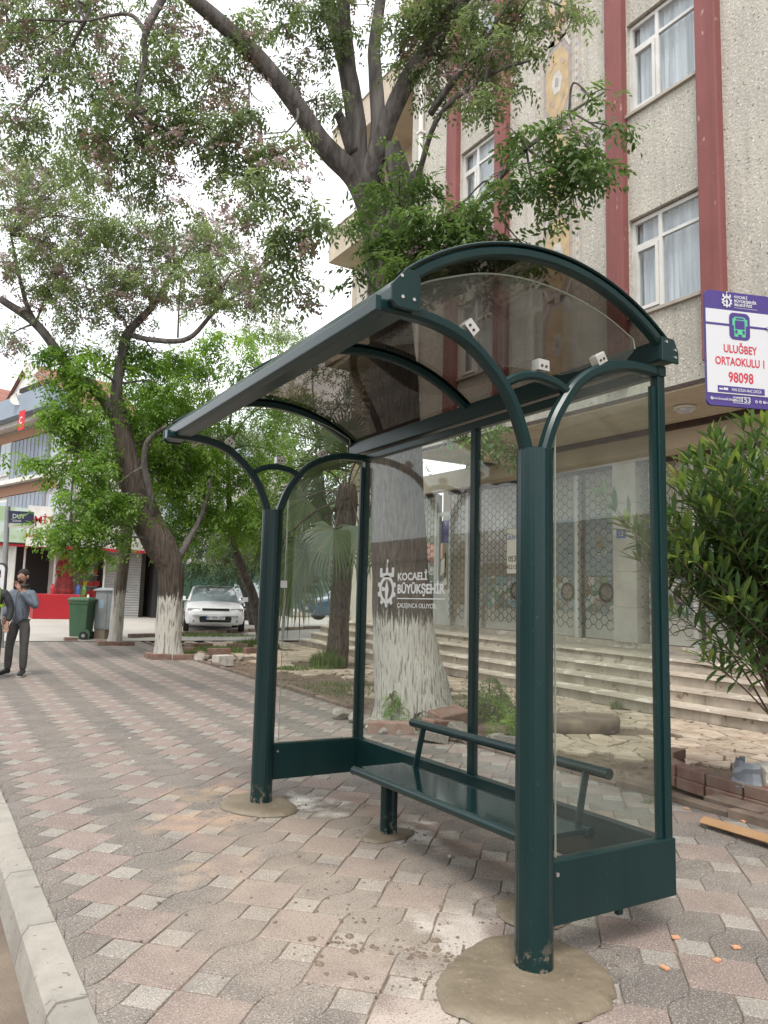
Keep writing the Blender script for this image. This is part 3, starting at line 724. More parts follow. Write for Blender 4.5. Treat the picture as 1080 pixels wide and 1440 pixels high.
# frames facing the camera at the far end: local x to the right, z up
AX = Vector((1, 0, 0)); ZB = .6
shp = thing('corner_shop', (3.4, 29.8, ZB), 'open corner shop with red counter and goods beside a grey roller shutter', 'shop')
g = Geo(); g.box(3.2, 7.9, 33, 33.2, ZB-.4, 3.5); g.box(7.7, 7.9, 29.9, 33, ZB-.4, 3.5); g.build('wall', M['dark'], shp)
g = Geo(); g.box(5.9, 7.2, 29.95, 33, ZB-.3, 3.25); g.build('inner_store', M['dark'], shp)
for k in range(26):                          # shutter slats
    g = Geo(); z = ZB+.05+k*.096; g.sweep([(5.92,29.93,z),(7.22,29.93,z)], [(-.02,-.046),(.02,-.046),(.035,0),(.02,.044),(-.02,.044)], (0,-1,0)); g.build('shutter_slat', M['shutter'], shp)
g = Geo(); g.bbox((4.12, 28.9, ZB+.42), (.72,0,0), (0,.42,0), (0,0,.42), .02); g.build('counter', M['redpaint'], shp)
g = Geo(); g.add([(2.2,29.0,3.02),(7.9,29.0,3.02),(7.9,33,3.3),(2.2,33,3.3),(2.2,29.0,3.10),(7.9,29.0,3.10),(7.9,33,3.4),(2.2,33,3.4)],[(0,3,2,1),(4,5,6,7),(0,1,5,4),(1,2,6,5),(2,3,7,6),(3,0,4,7)]); g.build('awning', M['redpaint'], shp)
g = Geo(); g.box(2.2, 7.9, 29.1, 29.3, 3.12, 3.55); g.build('fascia', M['whitewash'], shp)
for x in (3.15, 4.15, 5.85):
    g = Geo(); g.tube([(x,29.7,ZB-.2),(x,29.7,3.05)], .035, 8); g.build('awning_post', M['white'], shp)
q = random.Random(5)
for r_ in range(5):                          # shelves of goods
    g = Geo(); g.box(5.05, 5.8, 30.4, 30.7, ZB+.3+r_*.42, ZB+.33+r_*.42); g.build('shelf', M['galv'], shp)
goods = [mat('packet '+n_, c, .5) for n_, c in (('yellow', (.55,.36,.03)), ('red', (.45,.03,.03)), ('green', (.08,.22,.05)), ('white', (.6,.6,.55)), ('brown', (.25,.12,.05)), ('blue', (.05,.1,.3)))]
for r_ in range(5):
    x = 5.07
    while x < 5.7:
        w_ = q.uniform(.08, .2); h = q.uniform(.15, .34); g = Geo(); g.box(x, x+w_, 30.38, 30.6, ZB+.335+r_*.42, ZB+.335+r_*.42+h); g.build('packet', goods[q.randrange(6)], shp); x += w_+.02
g = Geo()
g.lathe([(.30,0),(.34,.4),(.26,.9),(.34,1.2),(.22,1.6),(.05,1.85)][::1], (4.55, 30.0, ZB+.55), 12); g.build('hanging_nets', mat('red nets', (.33,.03,.03), .7, col2=(.12,.02,.02), scale=6, bump=.9, bscale=14), shp)
for x in (4.95, 5.15, 4.1, 5.3):
    g = Geo(); g.lathe([(.07,0),(.08,.2),(.04,.3),(.03,.36)], (x, 29.45, ZB+.84 if x < 5.2 else ZB+.5), 10); g.build('bottle', goods[q.randrange(6)], shp)
# green screen fence to the right of the shop, on a low stone wall
fc = thing('green_fence', (8, 31, ZB), 'dark green mesh screen fence on low stone wall behind parked cars', 'fence')
g = Geo(); g.add([(7.95,30.0,1.0),(26,34.5,1.2),(26,34.5,3.0),(7.95,30.0,2.75)],[(0,1,2,3)]); g.add([(7.95,30.06,1.0),(26,34.56,1.2),(26,34.56,3.0),(7.95,30.06,2.75)],[(3,2,1,0)]); g.build('mesh_screen', M['fence'], fc)
for k in range(9):
    x = 7.98+k*2.2; y = 30.08+(x-7.95)*.249; g = Geo(); g.tube([(x,y,.4),(x,y,2.85)], .03, 8); g.build('fence_post', M['galv'], fc)
st0 = None; q = random.Random(8)
for r_ in range(2):
    x = 7.95
    while x < 20:
        w_ = q.uniform(.25, .5); y = 30.08+(x-7.95)*.249; g = Geo(); g.bbox((x+w_/2, y, .66+r_*.2), (w_*.47,w_*.11,0), (-.02,.13,0), (0,0,.094), .03); g.build('stone', M['stonewall'], fc); x += w_
# blue and grey apartment house on the left
bh = thing('blue_apartment_house', (4.9, 31.2, ZB), 'blue clad apartment house with brown panels and red tiled gables, left edge', 'building')
D = Vector((-.29, .957, 0)).normalized(); A = Vector((4.95, 31.2, 0)); NRM = Vector((-.957, -.29, 0)).normalized()
def fp(t, out, z): return A+D*t+NRM*out+Vector((0,0,z))
def fbox(t0, t1, o0, o1, z0, z1):
    g = Geo(); return g.add([fp(t0,o0,z0),fp(t1,o0,z0),fp(t1,o1,z0),fp(t0,o1,z0),fp(t0,o0,z1),fp(t1,o0,z1),fp(t1,o1,z1),fp(t0,o1,z1)], [(0,1,2,3),(4,7,6,5),(0,4,5,1),(1,5,6,2),(2,6,7,3),(3,7,4,0)])
fbox(0, 14, -9, 0, 0, 8.6).build('wall', M['whitewash'], bh)
for t0, t1, m in ((2.6, 6.2, 'bluewall'), (7.6, 13.9, 'bluewall')):
    for z0, z1 in ((3.7, 5.6), (6.3, 8.0)):
        fbox(t0, t1, .003, .10, z0, z1).build('cladding', M[m], bh)
        t = t0+.1
        while t < t1: fbox(t, t+.05, .102, .13, z0+.01, z1-.01).build('batten', M['greywall'], bh); t += .38
for z in (3.5, 6.1): fbox(2.4, 14, .0, .35, z, z+.18).build('floor_band', M['white'], bh)
for z in (5.65, 8.05): fbox(1.6, 14, .004, .08, z, z+.38).build('brown_panel', M['brownwall'], bh)
fbox(1.5, 14.2, .0, .5, 8.55, 8.75).build('cornice', M['white'], bh)
for z in (4.0, 6.6):
    for t in (1.2, 6.3):
        w_ = fbox(t, t+1.1, .002, .06, z, z+1.5).build('window', M['upvc'], bh)
        fbox(t+.08, t+.5, .061, .075, z+.08, z+1.4).build('pane', M['bluegrey'], w_); fbox(t+.6, t+1.02, .061, .075, z+.08, z+1.4).build('pane', M['bluegrey'], w_)
fbox(0.05, 2.3, .003, .07, 3.4, 6.0).build('stone_cladding', M['greywall'], bh)
fbox(1.3, 14, .0, .9, 8.76, 9.6).build('balcony', M['bluewall'], bh)
for t0 in (2.2, 7.5):                        # gables with tiled slopes
    g = Geo(); w2 = 2.6
    pl = [fp(t0,.2,9.4), fp(t0+w2*2,.2,9.4), fp(t0+w2,.2,11.2)]; g.add(pl, [(0,1,2)]); g.build('gable', M['white'], bh)
    for s in (0, 1):
        for r_ in range(7):
            for c_ in range(9):
                u0, u1 = c_/9, (c_+.94)/9; e0 = fp(t0+(0 if s == 0 else 2*w2), 0, 9.35); e1 = fp(t0+w2, 0, 11.25)
                def pt(u, o, lift): p = e0.lerp(e1, u); return p+NRM*(.35-o*.6)+Vector((0,0,lift))
                g = Geo(); o0, o1 = r_, r_+.97
                g.add([pt(u0,o0,.03),pt(u1,o0,.06),pt(u1,o1,.06),pt(u0,o1,.03),pt(u0,o0,.0),pt(u1,o0,.02),pt(u1,o1,.02),pt(u0,o1,.0)], [(0,1,2,3),(4,5,1,0),(5,6,2,1),(6,7,3,2),(7,4,0,3)]); g.build('roof_tile', M['rooftile'], bh)
fbox(3.0, 5.6, -.3, .205, 9.62, 10.3).build('attic_window', M['dark'], bh)
g = Geo(); g.prism([(0,0),(.55,0),(.55,.8),(0,.8)], fp(3.4,1.0,8.0), -D, (0,0,1), NRM*.02); g.build('flag', mat('flag red', (.6,.02,.03), .7), bh)
g = Geo(); o = fp(3.4-.27,1.03,8.4); disc(g, o, -D, Vector((0,0,1)), .10, .15, 16, .7, 5.6); g.build('flag_crescent', M['cream'], bh)
for t, z in ((2.9, 10.5), (3.9, 9.4)):
    c_ = fp(t, .9, z); n_ = Vector((-.3,-.85,.4)).normalized(); a = n_.cross(Vector((0,0,1))).normalized(); b = a.cross(n_)
    g = Geo(); vs = []; fs = []
    for i in range(4):
        for k in range(18): rr = .30*i/3+.01; vs.append(c_+a*math.cos(k*PI/9)*rr+b*math.sin(k*PI/9)*rr+n_*(rr*rr*.5))
    for i in range(3):
        for k in range(18): fs.append((i*18+k, i*18+(k+1)%18, (i+1)*18+(k+1)%18, (i+1)*18+k))
    g.add(vs, fs); g.tube([c_+n_*.0, c_+n_*.45], .015, 5); dsh = g.build('satellite_dish', M['whitewash'], bh)
    g = Geo(); g.tube([c_-n_*.02, fp(t,.1,z-.2)], .03, 6); g.build('dish_arm', M['galv'], bh)
# end wall toward the camera: banner and gutter
g = Geo(); g.box(5.0, 14, 31.2, 31.4, 0, 8.6); g.build('end_wall', M['whitewash'], bh)
for x in (5.5, 8.2, 10.8):
    for z in (4.2, 6.9):
        g = Geo(); g.box(x, x+1.1, 31.14, 31.198, z, z+1.4); w_ = g.build('window', M['upvc'], bh); g = Geo(); g.box(x+.08, x+1.02, 31.125, 31.138, z+.08, z+1.3); g.build('pane', M['bluegrey'], w_)
g = Geo(); g.box(6.9, 8.0, 31.12, 31.196, 3.6, 8.2); g.build('grey_strip', M['greywall'], bh)
# banner boards above the shop
bn = thing('shop_banner', (2.6, 29.0, 3.2), 'pale green printed banner above shop awning at left edge', 'banner')
g = Geo(); g.box(1.0, 3.05, 28.95, 29.0, 3.15, 4.35); g.build('board', mat('green landscape print', (.48,.56,.52), .6, col2=(.32,.43,.26), scale=1.6, lo=.45, hi=.6), bn)
sb = thing('shop_sign', (3.45, 28.95, 3.2), 'white sign with red lettering beside the green banner', 'sign')
g = Geo(); g.box(3.06, 3.85, 28.9, 28.97, 3.05, 4.45); g.build('board', M['white'], sb)
g = Geo(); text(g, 'ÜMİT', .36, (3.45, 28.895, 3.85), AX, (0,0,1), bold=.02); text(g, 'MARKET', .22, (3.45, 28.895, 3.35), AX, (0,0,1), bold=.02); g.build('lettering', M['redpaint'], sb)
# pale houses behind the trees
h2 = thing('white_house', (14, 40, .8), 'white rendered house with grey chimney stack behind the trees', 'house')
g = Geo(); g.box(9, 19, 41, 48, .5, 7.2); g.build('wall', M['whitewash'], h2)
for x in (9.8, 12.4, 15.4):
    for z in (2.1, 4.9): g = Geo(); g.box(x, x+1.3, 40.93, 40.99, z, z+1.4); g.build('window', M['bluegrey'], h2)
g = Geo(); g.prism([(8.6,7.2),(19.4,7.2),(14,8.4)], (0,40.6,0), (1,0,0), (0,0,1), (0,7.8,0)); g.build('roof', M['rooftile'], h2)
g = Geo(); g.box(10.4, 11.2, 42, 42.8, 7.3, 9.2); g.build('chimney', M['greywall'], h2)
h3 = thing('long_low_house', (26, 42, .8), 'low white house with red tiled roof behind the palm', 'house')
g = Geo(); g.box(19.5, 38, 43, 50, .5, 4.4); g.build('wall', M['whitewash'], h3)
g = Geo(); g.prism([(42.5,4.3),(42.5,4.5),(46.5,6.2),(50.5,4.5),(50.5,4.3)], (19.2,0,0), (0,1,0), (0,0,1), (19.2,0,0)); g.build('roof', M['rooftile'], h3)
for x in (21, 24, 27, 30): g = Geo(); g.box(x, x+1.2, 42.93, 42.99, 1.9, 3.3); g.build('window', M['bluegrey'], h3)
# ------------------------------------------------------------------ trees
def leafmat(name, dark, mid, light, tr=.35):
    m = bpy.data.materials.new(name); m.use_nodes = True; t = m.node_tree; n = t.nodes; l = t.links; b = n['Principled BSDF']
    at = n.new('ShaderNodeAttribute'); at.attribute_name = 'tint'; r_ = n.new('ShaderNodeValToRGB')
    r_.color_ramp.elements[0].color = (*dark, 1); r_.color_ramp.elements[1].color = (*light, 1); e = r_.color_ramp.elements.new(.5); e.color = (*mid, 1)
    l.new(at.outputs['Fac'], r_.inputs[0]); l.new(r_.outputs[0], b.inputs['Base Color']); b.inputs['Roughness'].default_value = .48
    tl = n.new('ShaderNodeBsdfTranslucent'); hv = n.new('ShaderNodeHueSaturation'); hv.inputs['Value'].default_value = 1.5; hv.inputs['Saturation'].default_value = 1.1
    l.new(r_.outputs[0], hv.inputs['Color']); l.new(hv.outputs[0], tl.inputs[0]); mxs = n.new('ShaderNodeMixShader'); mxs.inputs[0].default_value = tr
    l.new(b.outputs[0], mxs.inputs[1]); l.new(tl.outputs[0], mxs.inputs[2]); l.new(mxs.outputs[0], n['Material Output'].inputs[0]); return m
M['leaf1'] = leafmat('chinaberry leaf', (.055,.10,.032), (.12,.19,.055), (.25,.34,.10), .45)
M['leaf2'] = leafmat('chinaberry leaf, hazier', (.11,.15,.07), (.20,.26,.105), (.34,.41,.16), .5)  # haze put into the leaf colours as a paler green
M['leaf3'] = leafmat('bright young leaf', (.09,.17,.035), (.19,.32,.055), (.36,.50,.09), .52)
M['leafd'] = leafmat('dark evergreen leaf', (.02,.045,.015), (.04,.075,.022), (.07,.11,.03), .25)
M['blossom'] = leafmat('lilac blossom and dry berries', (.20,.13,.09), (.36,.28,.27), (.50,.42,.46), .3)
M['oleander'] = leafmat('oleander leaf', (.04,.085,.03), (.10,.17,.05), (.32,.40,.09), .3)
M['grass'] = leafmat('grass blades', (.06,.11,.03), (.11,.17,.045), (.20,.24,.08), .3)
M['palm'] = leafmat('palm blade', (.03,.05,.018), (.055,.085,.03), (.13,.14,.05), .2)
def bark(name, c1, c2, paint=None, pz=0, sc=14, lift=0):
    m = bpy.data.materials.new(name); m.use_nodes = True; t = m.node_tree; n = t.nodes; l = t.links; b = n['Principled BSDF']; b.inputs['Roughness'].default_value = .9
    g = n.new('ShaderNodeNewGeometry'); mp = n.new('ShaderNodeMapping'); mp.inputs['Scale'].default_value = (1,1,.07 if paint else .13); l.new(g.outputs['Position'], mp.inputs[0])
    no = n.new('ShaderNodeTexNoise'); no.inputs['Scale'].default_value = sc; no.inputs['Detail'].default_value = 7; no.inputs['Roughness'].default_value = .6; l.new(mp.outputs[0], no.inputs['Vector'])
    mr = n.new('ShaderNodeMapRange'); mr.inputs[1].default_value = .38; mr.inputs[2].default_value = .62; l.new(no.outputs['Fac'], mr.inputs[0])
    q = n.new('ShaderNodeMixRGB'); l.new(mr.outputs[0], q.inputs[0]); q.inputs[1].default_value = (*c1,1); q.inputs[2].default_value = (*c2,1); c = q.outputs[0]
    if paint:                                # limewash up to a ragged line, worn out of the furrows
        sx = n.new('ShaderNodeSeparateXYZ'); l.new(g.outputs['Position'], sx.inputs[0])
        a = n.new('ShaderNodeMath'); a.operation = 'MULTIPLY_ADD'; l.new(no.outputs['Fac'], a.inputs[0]); a.inputs[1].default_value = -.9; l.new(sx.outputs['Z'], a.inputs[2])
        m1 = n.new('ShaderNodeMapRange'); m1.inputs[1].default_value = pz-.45+.05; m1.inputs[2].default_value = pz-.45-.04; l.new(a.outputs[0], m1.inputs[0])
        m2 = n.new('ShaderNodeMapRange'); m2.inputs[1].default_value = .45+lift; m2.inputs[2].default_value = .53+lift; m2.inputs[3].default_value = .38; m2.inputs[4].default_value = 1; l.new(no.outputs['Fac'], m2.inputs[0])
        mu = n.new('ShaderNodeMath'); mu.operation = 'MULTIPLY'; l.new(m1.outputs[0], mu.inputs[0]); l.new(m2.outputs[0], mu.inputs[1])
        q2 = n.new('ShaderNodeMixRGB'); l.new(mu.outputs[0], q2.inputs[0]); l.new(c, q2.inputs[1]); q2.inputs[2].default_value = (*paint,1); c = q2.outputs[0]
    l.new(c, b.inputs['Base Color']); bp = n.new('ShaderNodeBump'); bp.inputs['Strength'].default_value = 1; bp.inputs['Distance'].default_value = .05
    l.new(no.outputs['Fac'], bp.inputs['Height']); l.new(bp.outputs[0], b.inputs['Normal']); return m
M['bark1'] = bark('furrowed bark, limewashed foot', (.055,.042,.034), (.15,.12,.10), (.62,.60,.54), 1.20, 46, -.06)
M['bark2'] = bark('dark bark, limewashed foot', (.045,.034,.027), (.12,.095,.075), (.58,.56,.50), 1.40, 30, -.05)
M['bark3'] = bark('smooth bark, limewashed foot', (.10,.08,.065), (.20,.17,.14), (.58,.56,.50), 1.5, 26, -.07)
M['palmbark'] = bark('palm fibre', (.05,.038,.028), (.13,.10,.075), None, 0, 30)
M['limb'] = bark('grey limb bark', (.07,.06,.055), (.16,.145,.135), None, 0, 11)

def limb(g, pts, rad, n=20, rough=.05, seed=0, sub=6):
    pts = [Vector(p) for p in pts]; P = crv0(pts, sub); m = len(P); rr = np.interp(np.linspace(0, len(pts)-1, m), range(len(pts)), rad)
    i0 = len(g.v); g.tube(P, list(rr), n)
    for k in range(m*n):                     # ridged, uneven section
        i, a = divmod(k, n); v = Vector(g.v[i0+k]); c = P[i]; d = v-c; an = 2*PI*a/n
        f = 1+rough*(math.sin(an*3+seed)+.6*math.sin(an*5+seed*2+i*.35)+.5*math.sin(an*(n//2-1)+i*.2)+.5*math.sin(i*.9+an*2+seed))
        g.v[i0+k] = tuple(c+d*f)
def crv0(pts, n=6):
    P = [pts[0]*2-pts[1]]+pts+[pts[-1]*2-pts[-2]]; out = []
    for i in range(1, len(P)-2):
        for k in range(n):
            t = k/n; a, b, c, d = P[i-1:i+3]; out.append(.5*((2*b)+(c-a)*t+(2*a-5*b+4*c-d)*t*t+(3*b-a-3*c+d)*t**3))
    return out+[pts[-1]]
NR = np.random.RandomState(4)
def leaf_template(nl, L, w_, droop, spread):
    """one compound leaf: a curved stalk with paired, folded, drooping leaflets"""
    V = []; F = []; K = []
    for k in range(nl):
        t = (k//2+1)/((nl+1)//2); s = 1 if k % 2 else -1
        base = np.array([t*.9, 0, -droop*t*t]); last = k == nl-1 and nl % 2
        if last: s = 0
        d = np.array([.55 if not last else 1, s*spread, -.55*(.4+t)]); d /= np.linalg.norm(d)
        sd = np.cross(d, [0, 0, 1]); sd /= np.linalg.norm(sd); up = np.cross(sd, d)
        l_ = L*(.75+.35*math.sin(PI*t)); n0 = len(V)
        V += [base, base+d*l_*.42+sd*w_+up*w_*.35, base+d*l_, base+d*l_*.42-sd*w_+up*w_*.35]
        F += [(n0, n0+1, n0+2), (n0, n0+2, n0+3)]; K += [k]*4
    return np.array(V), np.array(F), np.array(K)
def foliage(name, blobs, per, size, mat_, parent, tmpl, tint0=0., bias=0., seed=1, leafy=.6):
    r = np.random.RandomState(seed); P = []; TI = []
    for (c, rx, ry, rz, dens) in blobs:
        n = int(per*dens)
        # sprays hang along drooping twigs, which leaves gaps between them
        nt_ = max(3, int(n/15)); tw = r.normal(size=(nt_, 3)); tw /= np.linalg.norm(tw, axis=1)[:, None]; tw *= r.uniform(.1, 1.1, (nt_, 1))**.6
        dv = r.normal(size=(nt_, 3))*.5+tw*.6; dv[:, 2] -= .25
        idx = r.randint(0, nt_, n); t_ = r.uniform(-.5, .7, (n, 1)); q = tw[idx]+dv[idx]*t_+r.normal(size=(n, 3))*.085; q[:, 2] -= .2*t_[:, 0]**2
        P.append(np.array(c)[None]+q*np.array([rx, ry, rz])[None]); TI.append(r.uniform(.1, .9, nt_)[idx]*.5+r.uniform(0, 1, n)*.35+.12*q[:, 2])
    P = np.concatenate(P); T = np.concatenate(TI); n = len(P); V0, F0, K = tmpl
    az = r.uniform(0, 2*PI, n); el = r.normal(-.35, .38, n); ro = r.normal(0, .4, n); s = size*r.uniform(.7, 1.25, n)
    ca, sa, ce, se, cr, sr = np.cos(az), np.sin(az), np.cos(el), np.sin(el), np.cos(ro), np.sin(ro)
    X = np.stack([ca*ce, sa*ce, se], 1); Y0 = np.stack([-sa, ca, 0*az], 1); Z0_ = np.cross(X, Y0)
    Yv = Y0*cr[:, None]+Z0_*sr[:, None]; Zv = np.cross(X, Yv); Rm = np.stack([X, Yv, Zv], 2)*s[:, None, None]
    V = np.einsum('nij,kj->nki', Rm, V0)+P[:, None, :]
    V += r.normal(size=(n, K.max()+1, 3))[:, K, :]*size*.05
    F = (F0[None]+(np.arange(n)*len(V0))[:, None, None]).reshape(-1, 3)
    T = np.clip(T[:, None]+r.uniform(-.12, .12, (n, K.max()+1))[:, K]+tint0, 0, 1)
    return np_mesh(name, V.reshape(-1, 3), F, mat_, parent, T.ravel())
def clump(px, py, rx, ry, d, dens=1., deep=None):
    """a clump of foliage: bearing, half width and half height as surveyed, at its own distance"""
    s = d/F_PX; return (spot(px, py, d), rx*s, (deep if deep else (rx+ry)*.5*s), ry*s, dens)
T_A = leaf_template(13, .24, .046, .30, .8)
T_B = leaf_template(11, .27, .055, .28, .85)
T_FL = leaf_template(8, .28, .11, .05, 1.0)
def twigs(g, start, blobs, seed, r0=.02, n=3):
    q = random.Random(seed)
    for c, rx, ry, rz, d in blobs:
        s0 = min(start, key=lambda p: (p-c).length)
        if (s0-c).length > (1.5 if c.y < 12 else 3.2): continue
        m = (s0+c)/2+Vector((q.uniform(-.15,.15), q.uniform(-.15,.15), q.uniform(.0,.25)))
        g.tube(crv0([s0, m, c], 4), list(np.linspace(r0, .008, 9)), 5)
        for k in range(n):
            e = c+Vector((q.uniform(-rx,rx), q.uniform(-ry,ry), q.uniform(-rz,rz)))*.9
            g.tube(crv0([m.lerp(c, q.uniform(.3,.9)), (c+e)/2+Vector((0,0,.06)), e], 3), [.008,.0075,.007,.006,.005,.004,.003], 4)

# ---- the big tree behind the shelter
t1 = thing('chinaberry_tree', (5.33, 8.1, 0), 'big chinaberry tree with limewashed trunk right behind the shelter glass', 'tree')
g = Geo()
D1 = 9.45
trunk = [spot(583,1035,D1), spot(580,990,D1), spot(572,930,D1), spot(566,870,D1), spot(561,780,D1), spot(557,650,D1), spot(552,520,D1), spot(546,420,D1), spot(532,330,D1), spot(520,262,D1)]
limb(g, trunk, [.58,.48,.41,.37,.34,.32,.29,.24,.205,.20], 44, .022, 1, 8)
tr = g.build('trunk', M['bark1'], t1, smooth=True)
def limbpart(nm, pl, rad, seed, parent=t1, m='limb', n=14):
    g = Geo(); limb(g, pl, rad, n, .04, seed); return g.build(nm, M[m], parent, smooth=True)
limbpart('limb', [spot(522,300,D1), spot(500,252,D1), spot(455,205,9.3), spot(418,150,9.1), spot(370,90,8.9), spot(325,45,8.7), spot(262,-8,8.5), spot(190,-60,8.3)], [.15,.14,.125,.11,.10,.09,.08,.06], 2)
limbpart('limb', [spot(528,300,D1), spot(505,235,D1), spot(500,170,D1), spot(490,110,D1), spot(478,60,9.6), spot(465,20,9.7), spot(450,-40,9.8)], [.15,.13,.12,.11,.10,.095,.08], 3)
limbpart('limb', [spot(500,180,D1), spot(492,90,9.3), spot(486,40,9.2), spot(483,-30,9.1)], [.08,.075,.07,.06], 4)
limbpart('limb', [spot(535,320,D1), spot(528,240,D1), spot(532,170,D1), spot(528,100,9.6), spot(527,60,9.7), spot(540,-30,9.8)], [.14,.11,.09,.085,.08,.06], 5)
limbpart('limb', [spot(530,310,D1), spot(520,255,9.2), spot(545,175,9), spot(575,110,8.8), spot(610,60,8.6), spot(640,10,8.4), spot(690,-40,8.2)], [.15,.12,.105,.10,.09,.08,.06], 6)
limbpart('limb', [spot(545,340,9.3), spot(565,290,9.2), spot(562,250,9.1), spot(548,205,9.1)], [.17,.15,.135,.12], 7)
limbpart('stub', [spot(560,300,9.2), spot(575,265,9.1), spot(590,245,9.0)], [.12,.11,.09], 8)
limbpart('stub', [spot(497,215,9.4), spot(484,180,9.3), spot(475,158,9.2)], [.09,.07,.05], 9)
limbpart('branch', [spot(565,320,9.1), spot(590,240,8.8), spot(620,160,8.4), spot(690,105,8), spot(745,85,7.7)], [.05,.035,.028,.022,.012], 10, n=8)
limbpart('branch', [spot(560,380,9.2), spot(630,330,8.7), spot(690,265,8.2), spot(740,210,7.8), spot(800,160,7.6), spot(850,130,7.5)], [.05,.034,.028,.022,.016,.008], 11, n=8)
limbpart('branch', [spot(605,160,8.5), spot(640,110,8.2), spot(680,60,8.0), spot(720,40,7.8)], [.04,.035,.028,.015], 12, n=8)
limbpart('branch', [spot(238,-20,8.3), spot(205,45,8.2), spot(203,90,8.2), spot(188,160,8.2)], [.045,.035,.03,.02], 13, n=8)
limbpart('branch', [spot(205,45,8.2), spot(180,20,8.2), spot(120,30,8.3)], [.03,.02,.01], 14, n=8)
C1 = [clump(*a) for a in (
 (190,-75,100,60,8.5,1.0), (300,-90,90,60,8.7,.9), (450,-90,90,60,9.6,1.0), (545,-80,80,50,9.6,.9), (690,-85,100,55,8.2,1.1), (60,-70,100,60,8.8,.9), (600,-160,120,60,8.8,1.0), (420,-180,120,60,9.2,1.0),
 (60,60,90,80,8.8,1.5), (30,150,60,70,8.6,1.0), (120,100,70,80,8.8,1.3), (185,120,75,85,8.5,1.6), (215,190,70,60,8.4,1.1), (150,200,60,60,8.6,1.0), (240,60,60,65,8.5,.8),
 (110,10,110,50,8.9,1.5), (200,235,75,45,8.6,.9), (5,40,50,80,8.9,1.0), (290,110,55,70,8.6,1.2), (330,55,50,55,8.7,.9), (305,185,48,45,8.5,.8), (350,150,38,55,8.6,.6), (335,230,45,35,8.4,.6),
 (380,210,36,50,8.2,.55), (355,280,55,36,7.8,.4), (400,270,60,50,7.6,.6), (385,335,60,50,7.5,.65), (425,330,38,60,7.6,.4), (370,385,60,38,7.7,.45), (420,400,40,50,7.6,.4),
 (400,20,45,36,9.2,.7), (445,70,32,45,9.3,.6), (445,150,26,40,9.3,.4), (415,110,26,36,9.3,.3), (500,10,60,35,9.2,.7),
 (585,20,60,45,8.6,1.0), (560,80,40,40,8.8,.5), (650,25,75,50,8.4,1.1), (690,75,65,50,8,.9), (740,20,60,45,8,.9), (640,100,45,40,8.3,.5), (790,10,30,28,7.8,.3), (675,145,50,30,8,.4), (600,50,45,55,8.5,.6))]
C1b = [clump(*a) for a in (
 (560,285,58,42,8.5,.9), (525,345,38,40,8.4,.3), (590,345,60,42,8.2,1.1), (555,385,42,34,8.3,.65), (630,310,50,38,8.0,.8), (670,330,55,34,7.9,.8), (520,300,22,36,8.6,.12), (710,345,65,20,7.8,.6),
 (600,395,45,25,8.1,.5), (660,370,50,22,8,.5),
 (765,190,50,30,7.4,.36), (815,205,45,34,7.3,.42), (745,235,46,26,7.4,.3), (800,250,50,30,7.3,.32), (850,185,22,28,7.3,.12), (700,255,36,24,7.6,.16), (775,285,30,20,7.4,.1), (835,140,22,16,7.4,.08), (725,190,30,22,7.6,.12),
 (690,610,38,20,7.2,.22), (660,590,30,20,7.3,.12))]
foliage('crown', C1, 125, .27, M['leaf2'], t1, T_A, -.12, seed=21)
foliage('crown', C1b, 138, .29, M['leaf1'], t1, T_B, -.02, seed=22)
foliage('blossom', [(c, a*.95, b, c2*.95, d) for c, a, b, c2, d in C1], 50, .13, M['blossom'], t1, T_FL, -.12, seed=23)
foliage('blossom', [(c, a*.7, b*.7, c2*.7, d) for c, a, b, c2, d in C1b[2:12:3]], 60, .11, M['blossom'], t1, T_FL, .1, seed=24)
g = Geo(); twigs(g, [spot(x,y,d) for x, y, d in ((205,45,8.2),(203,90,8.2),(188,160,8.2),(325,45,8.7),(370,90,8.9),(262,-8,8.5),(418,150,9.1),(478,60,9.6),(486,40,9.2),(610,60,8.6),(640,10,8.4),(690,105,8),(680,60,8),(640,110,8.2),(120,30,8.3))], C1, 5, .018, 3)
twigs(g, [spot(x,y,d) for x, y, d in ((565,320,9.1),(590,240,8.8),(630,330,8.7),(690,265,8.2),(740,210,7.8),(800,160,7.6))], C1b, 6, .014, 3)
g.build('twig', M['limb'], t1, kind='stuff')

# ---- the leaning tree on the left
t2 = thing('chinaberry_tree', (4.6, 16.2, .18), 'leaning dark chinaberry tree with limewashed foot left of the white car', 'tree')
g = Geo(); d = 15.9
limb(g, [spot(238,935,d), spot(237,905,d), spot(239,850,d), spot(240,800,d), spot(225,765,d), spot(203,725,d), spot(188,680,d), spot(176,630,d), spot(168,590,d), spot(162,565,d)], [.35,.27,.25,.26,.32,.31,.25,.22,.19,.17], 30, .03, 3, 6)
g.build('trunk', M['bark2'], t2, smooth=True)
limbpart('limb', [spot(165,590,d), spot(140,555,15.7), spot(110,530,15.5), spot(85,500,15.4), spot(50,455,15.2), spot(0,420,15)], [.12,.11,.10,.095,.085,.07], 21, t2)
limbpart('limb', [spot(163,590,d), spot(165,540,d), spot(172,500,d), spot(180,468,d), spot(215,430,16), spot(245,378,16.2)], [.13,.11,.10,.09,.065,.03], 22, t2)
limbpart('limb', [spot(180,470,d), spot(215,478,15.7), spot(265,476,15.5), spot(305,435,15.3), spot(352,402,15.1)], [.06,.055,.05,.04,.02], 23, t2)
limbpart('limb', [spot(215,760,d), spot(212,700,15.6), spot(203,655,15.5), spot(208,620,15.4), spot(235,598,15.3)], [.08,.07,.065,.055,.03], 24, t2)
limbpart('limb', [spot(240,800,d), spot(262,765,16.2), spot(285,720,16.5), spot(300,660,16.6)], [.09,.07,.05,.03], 25, t2)
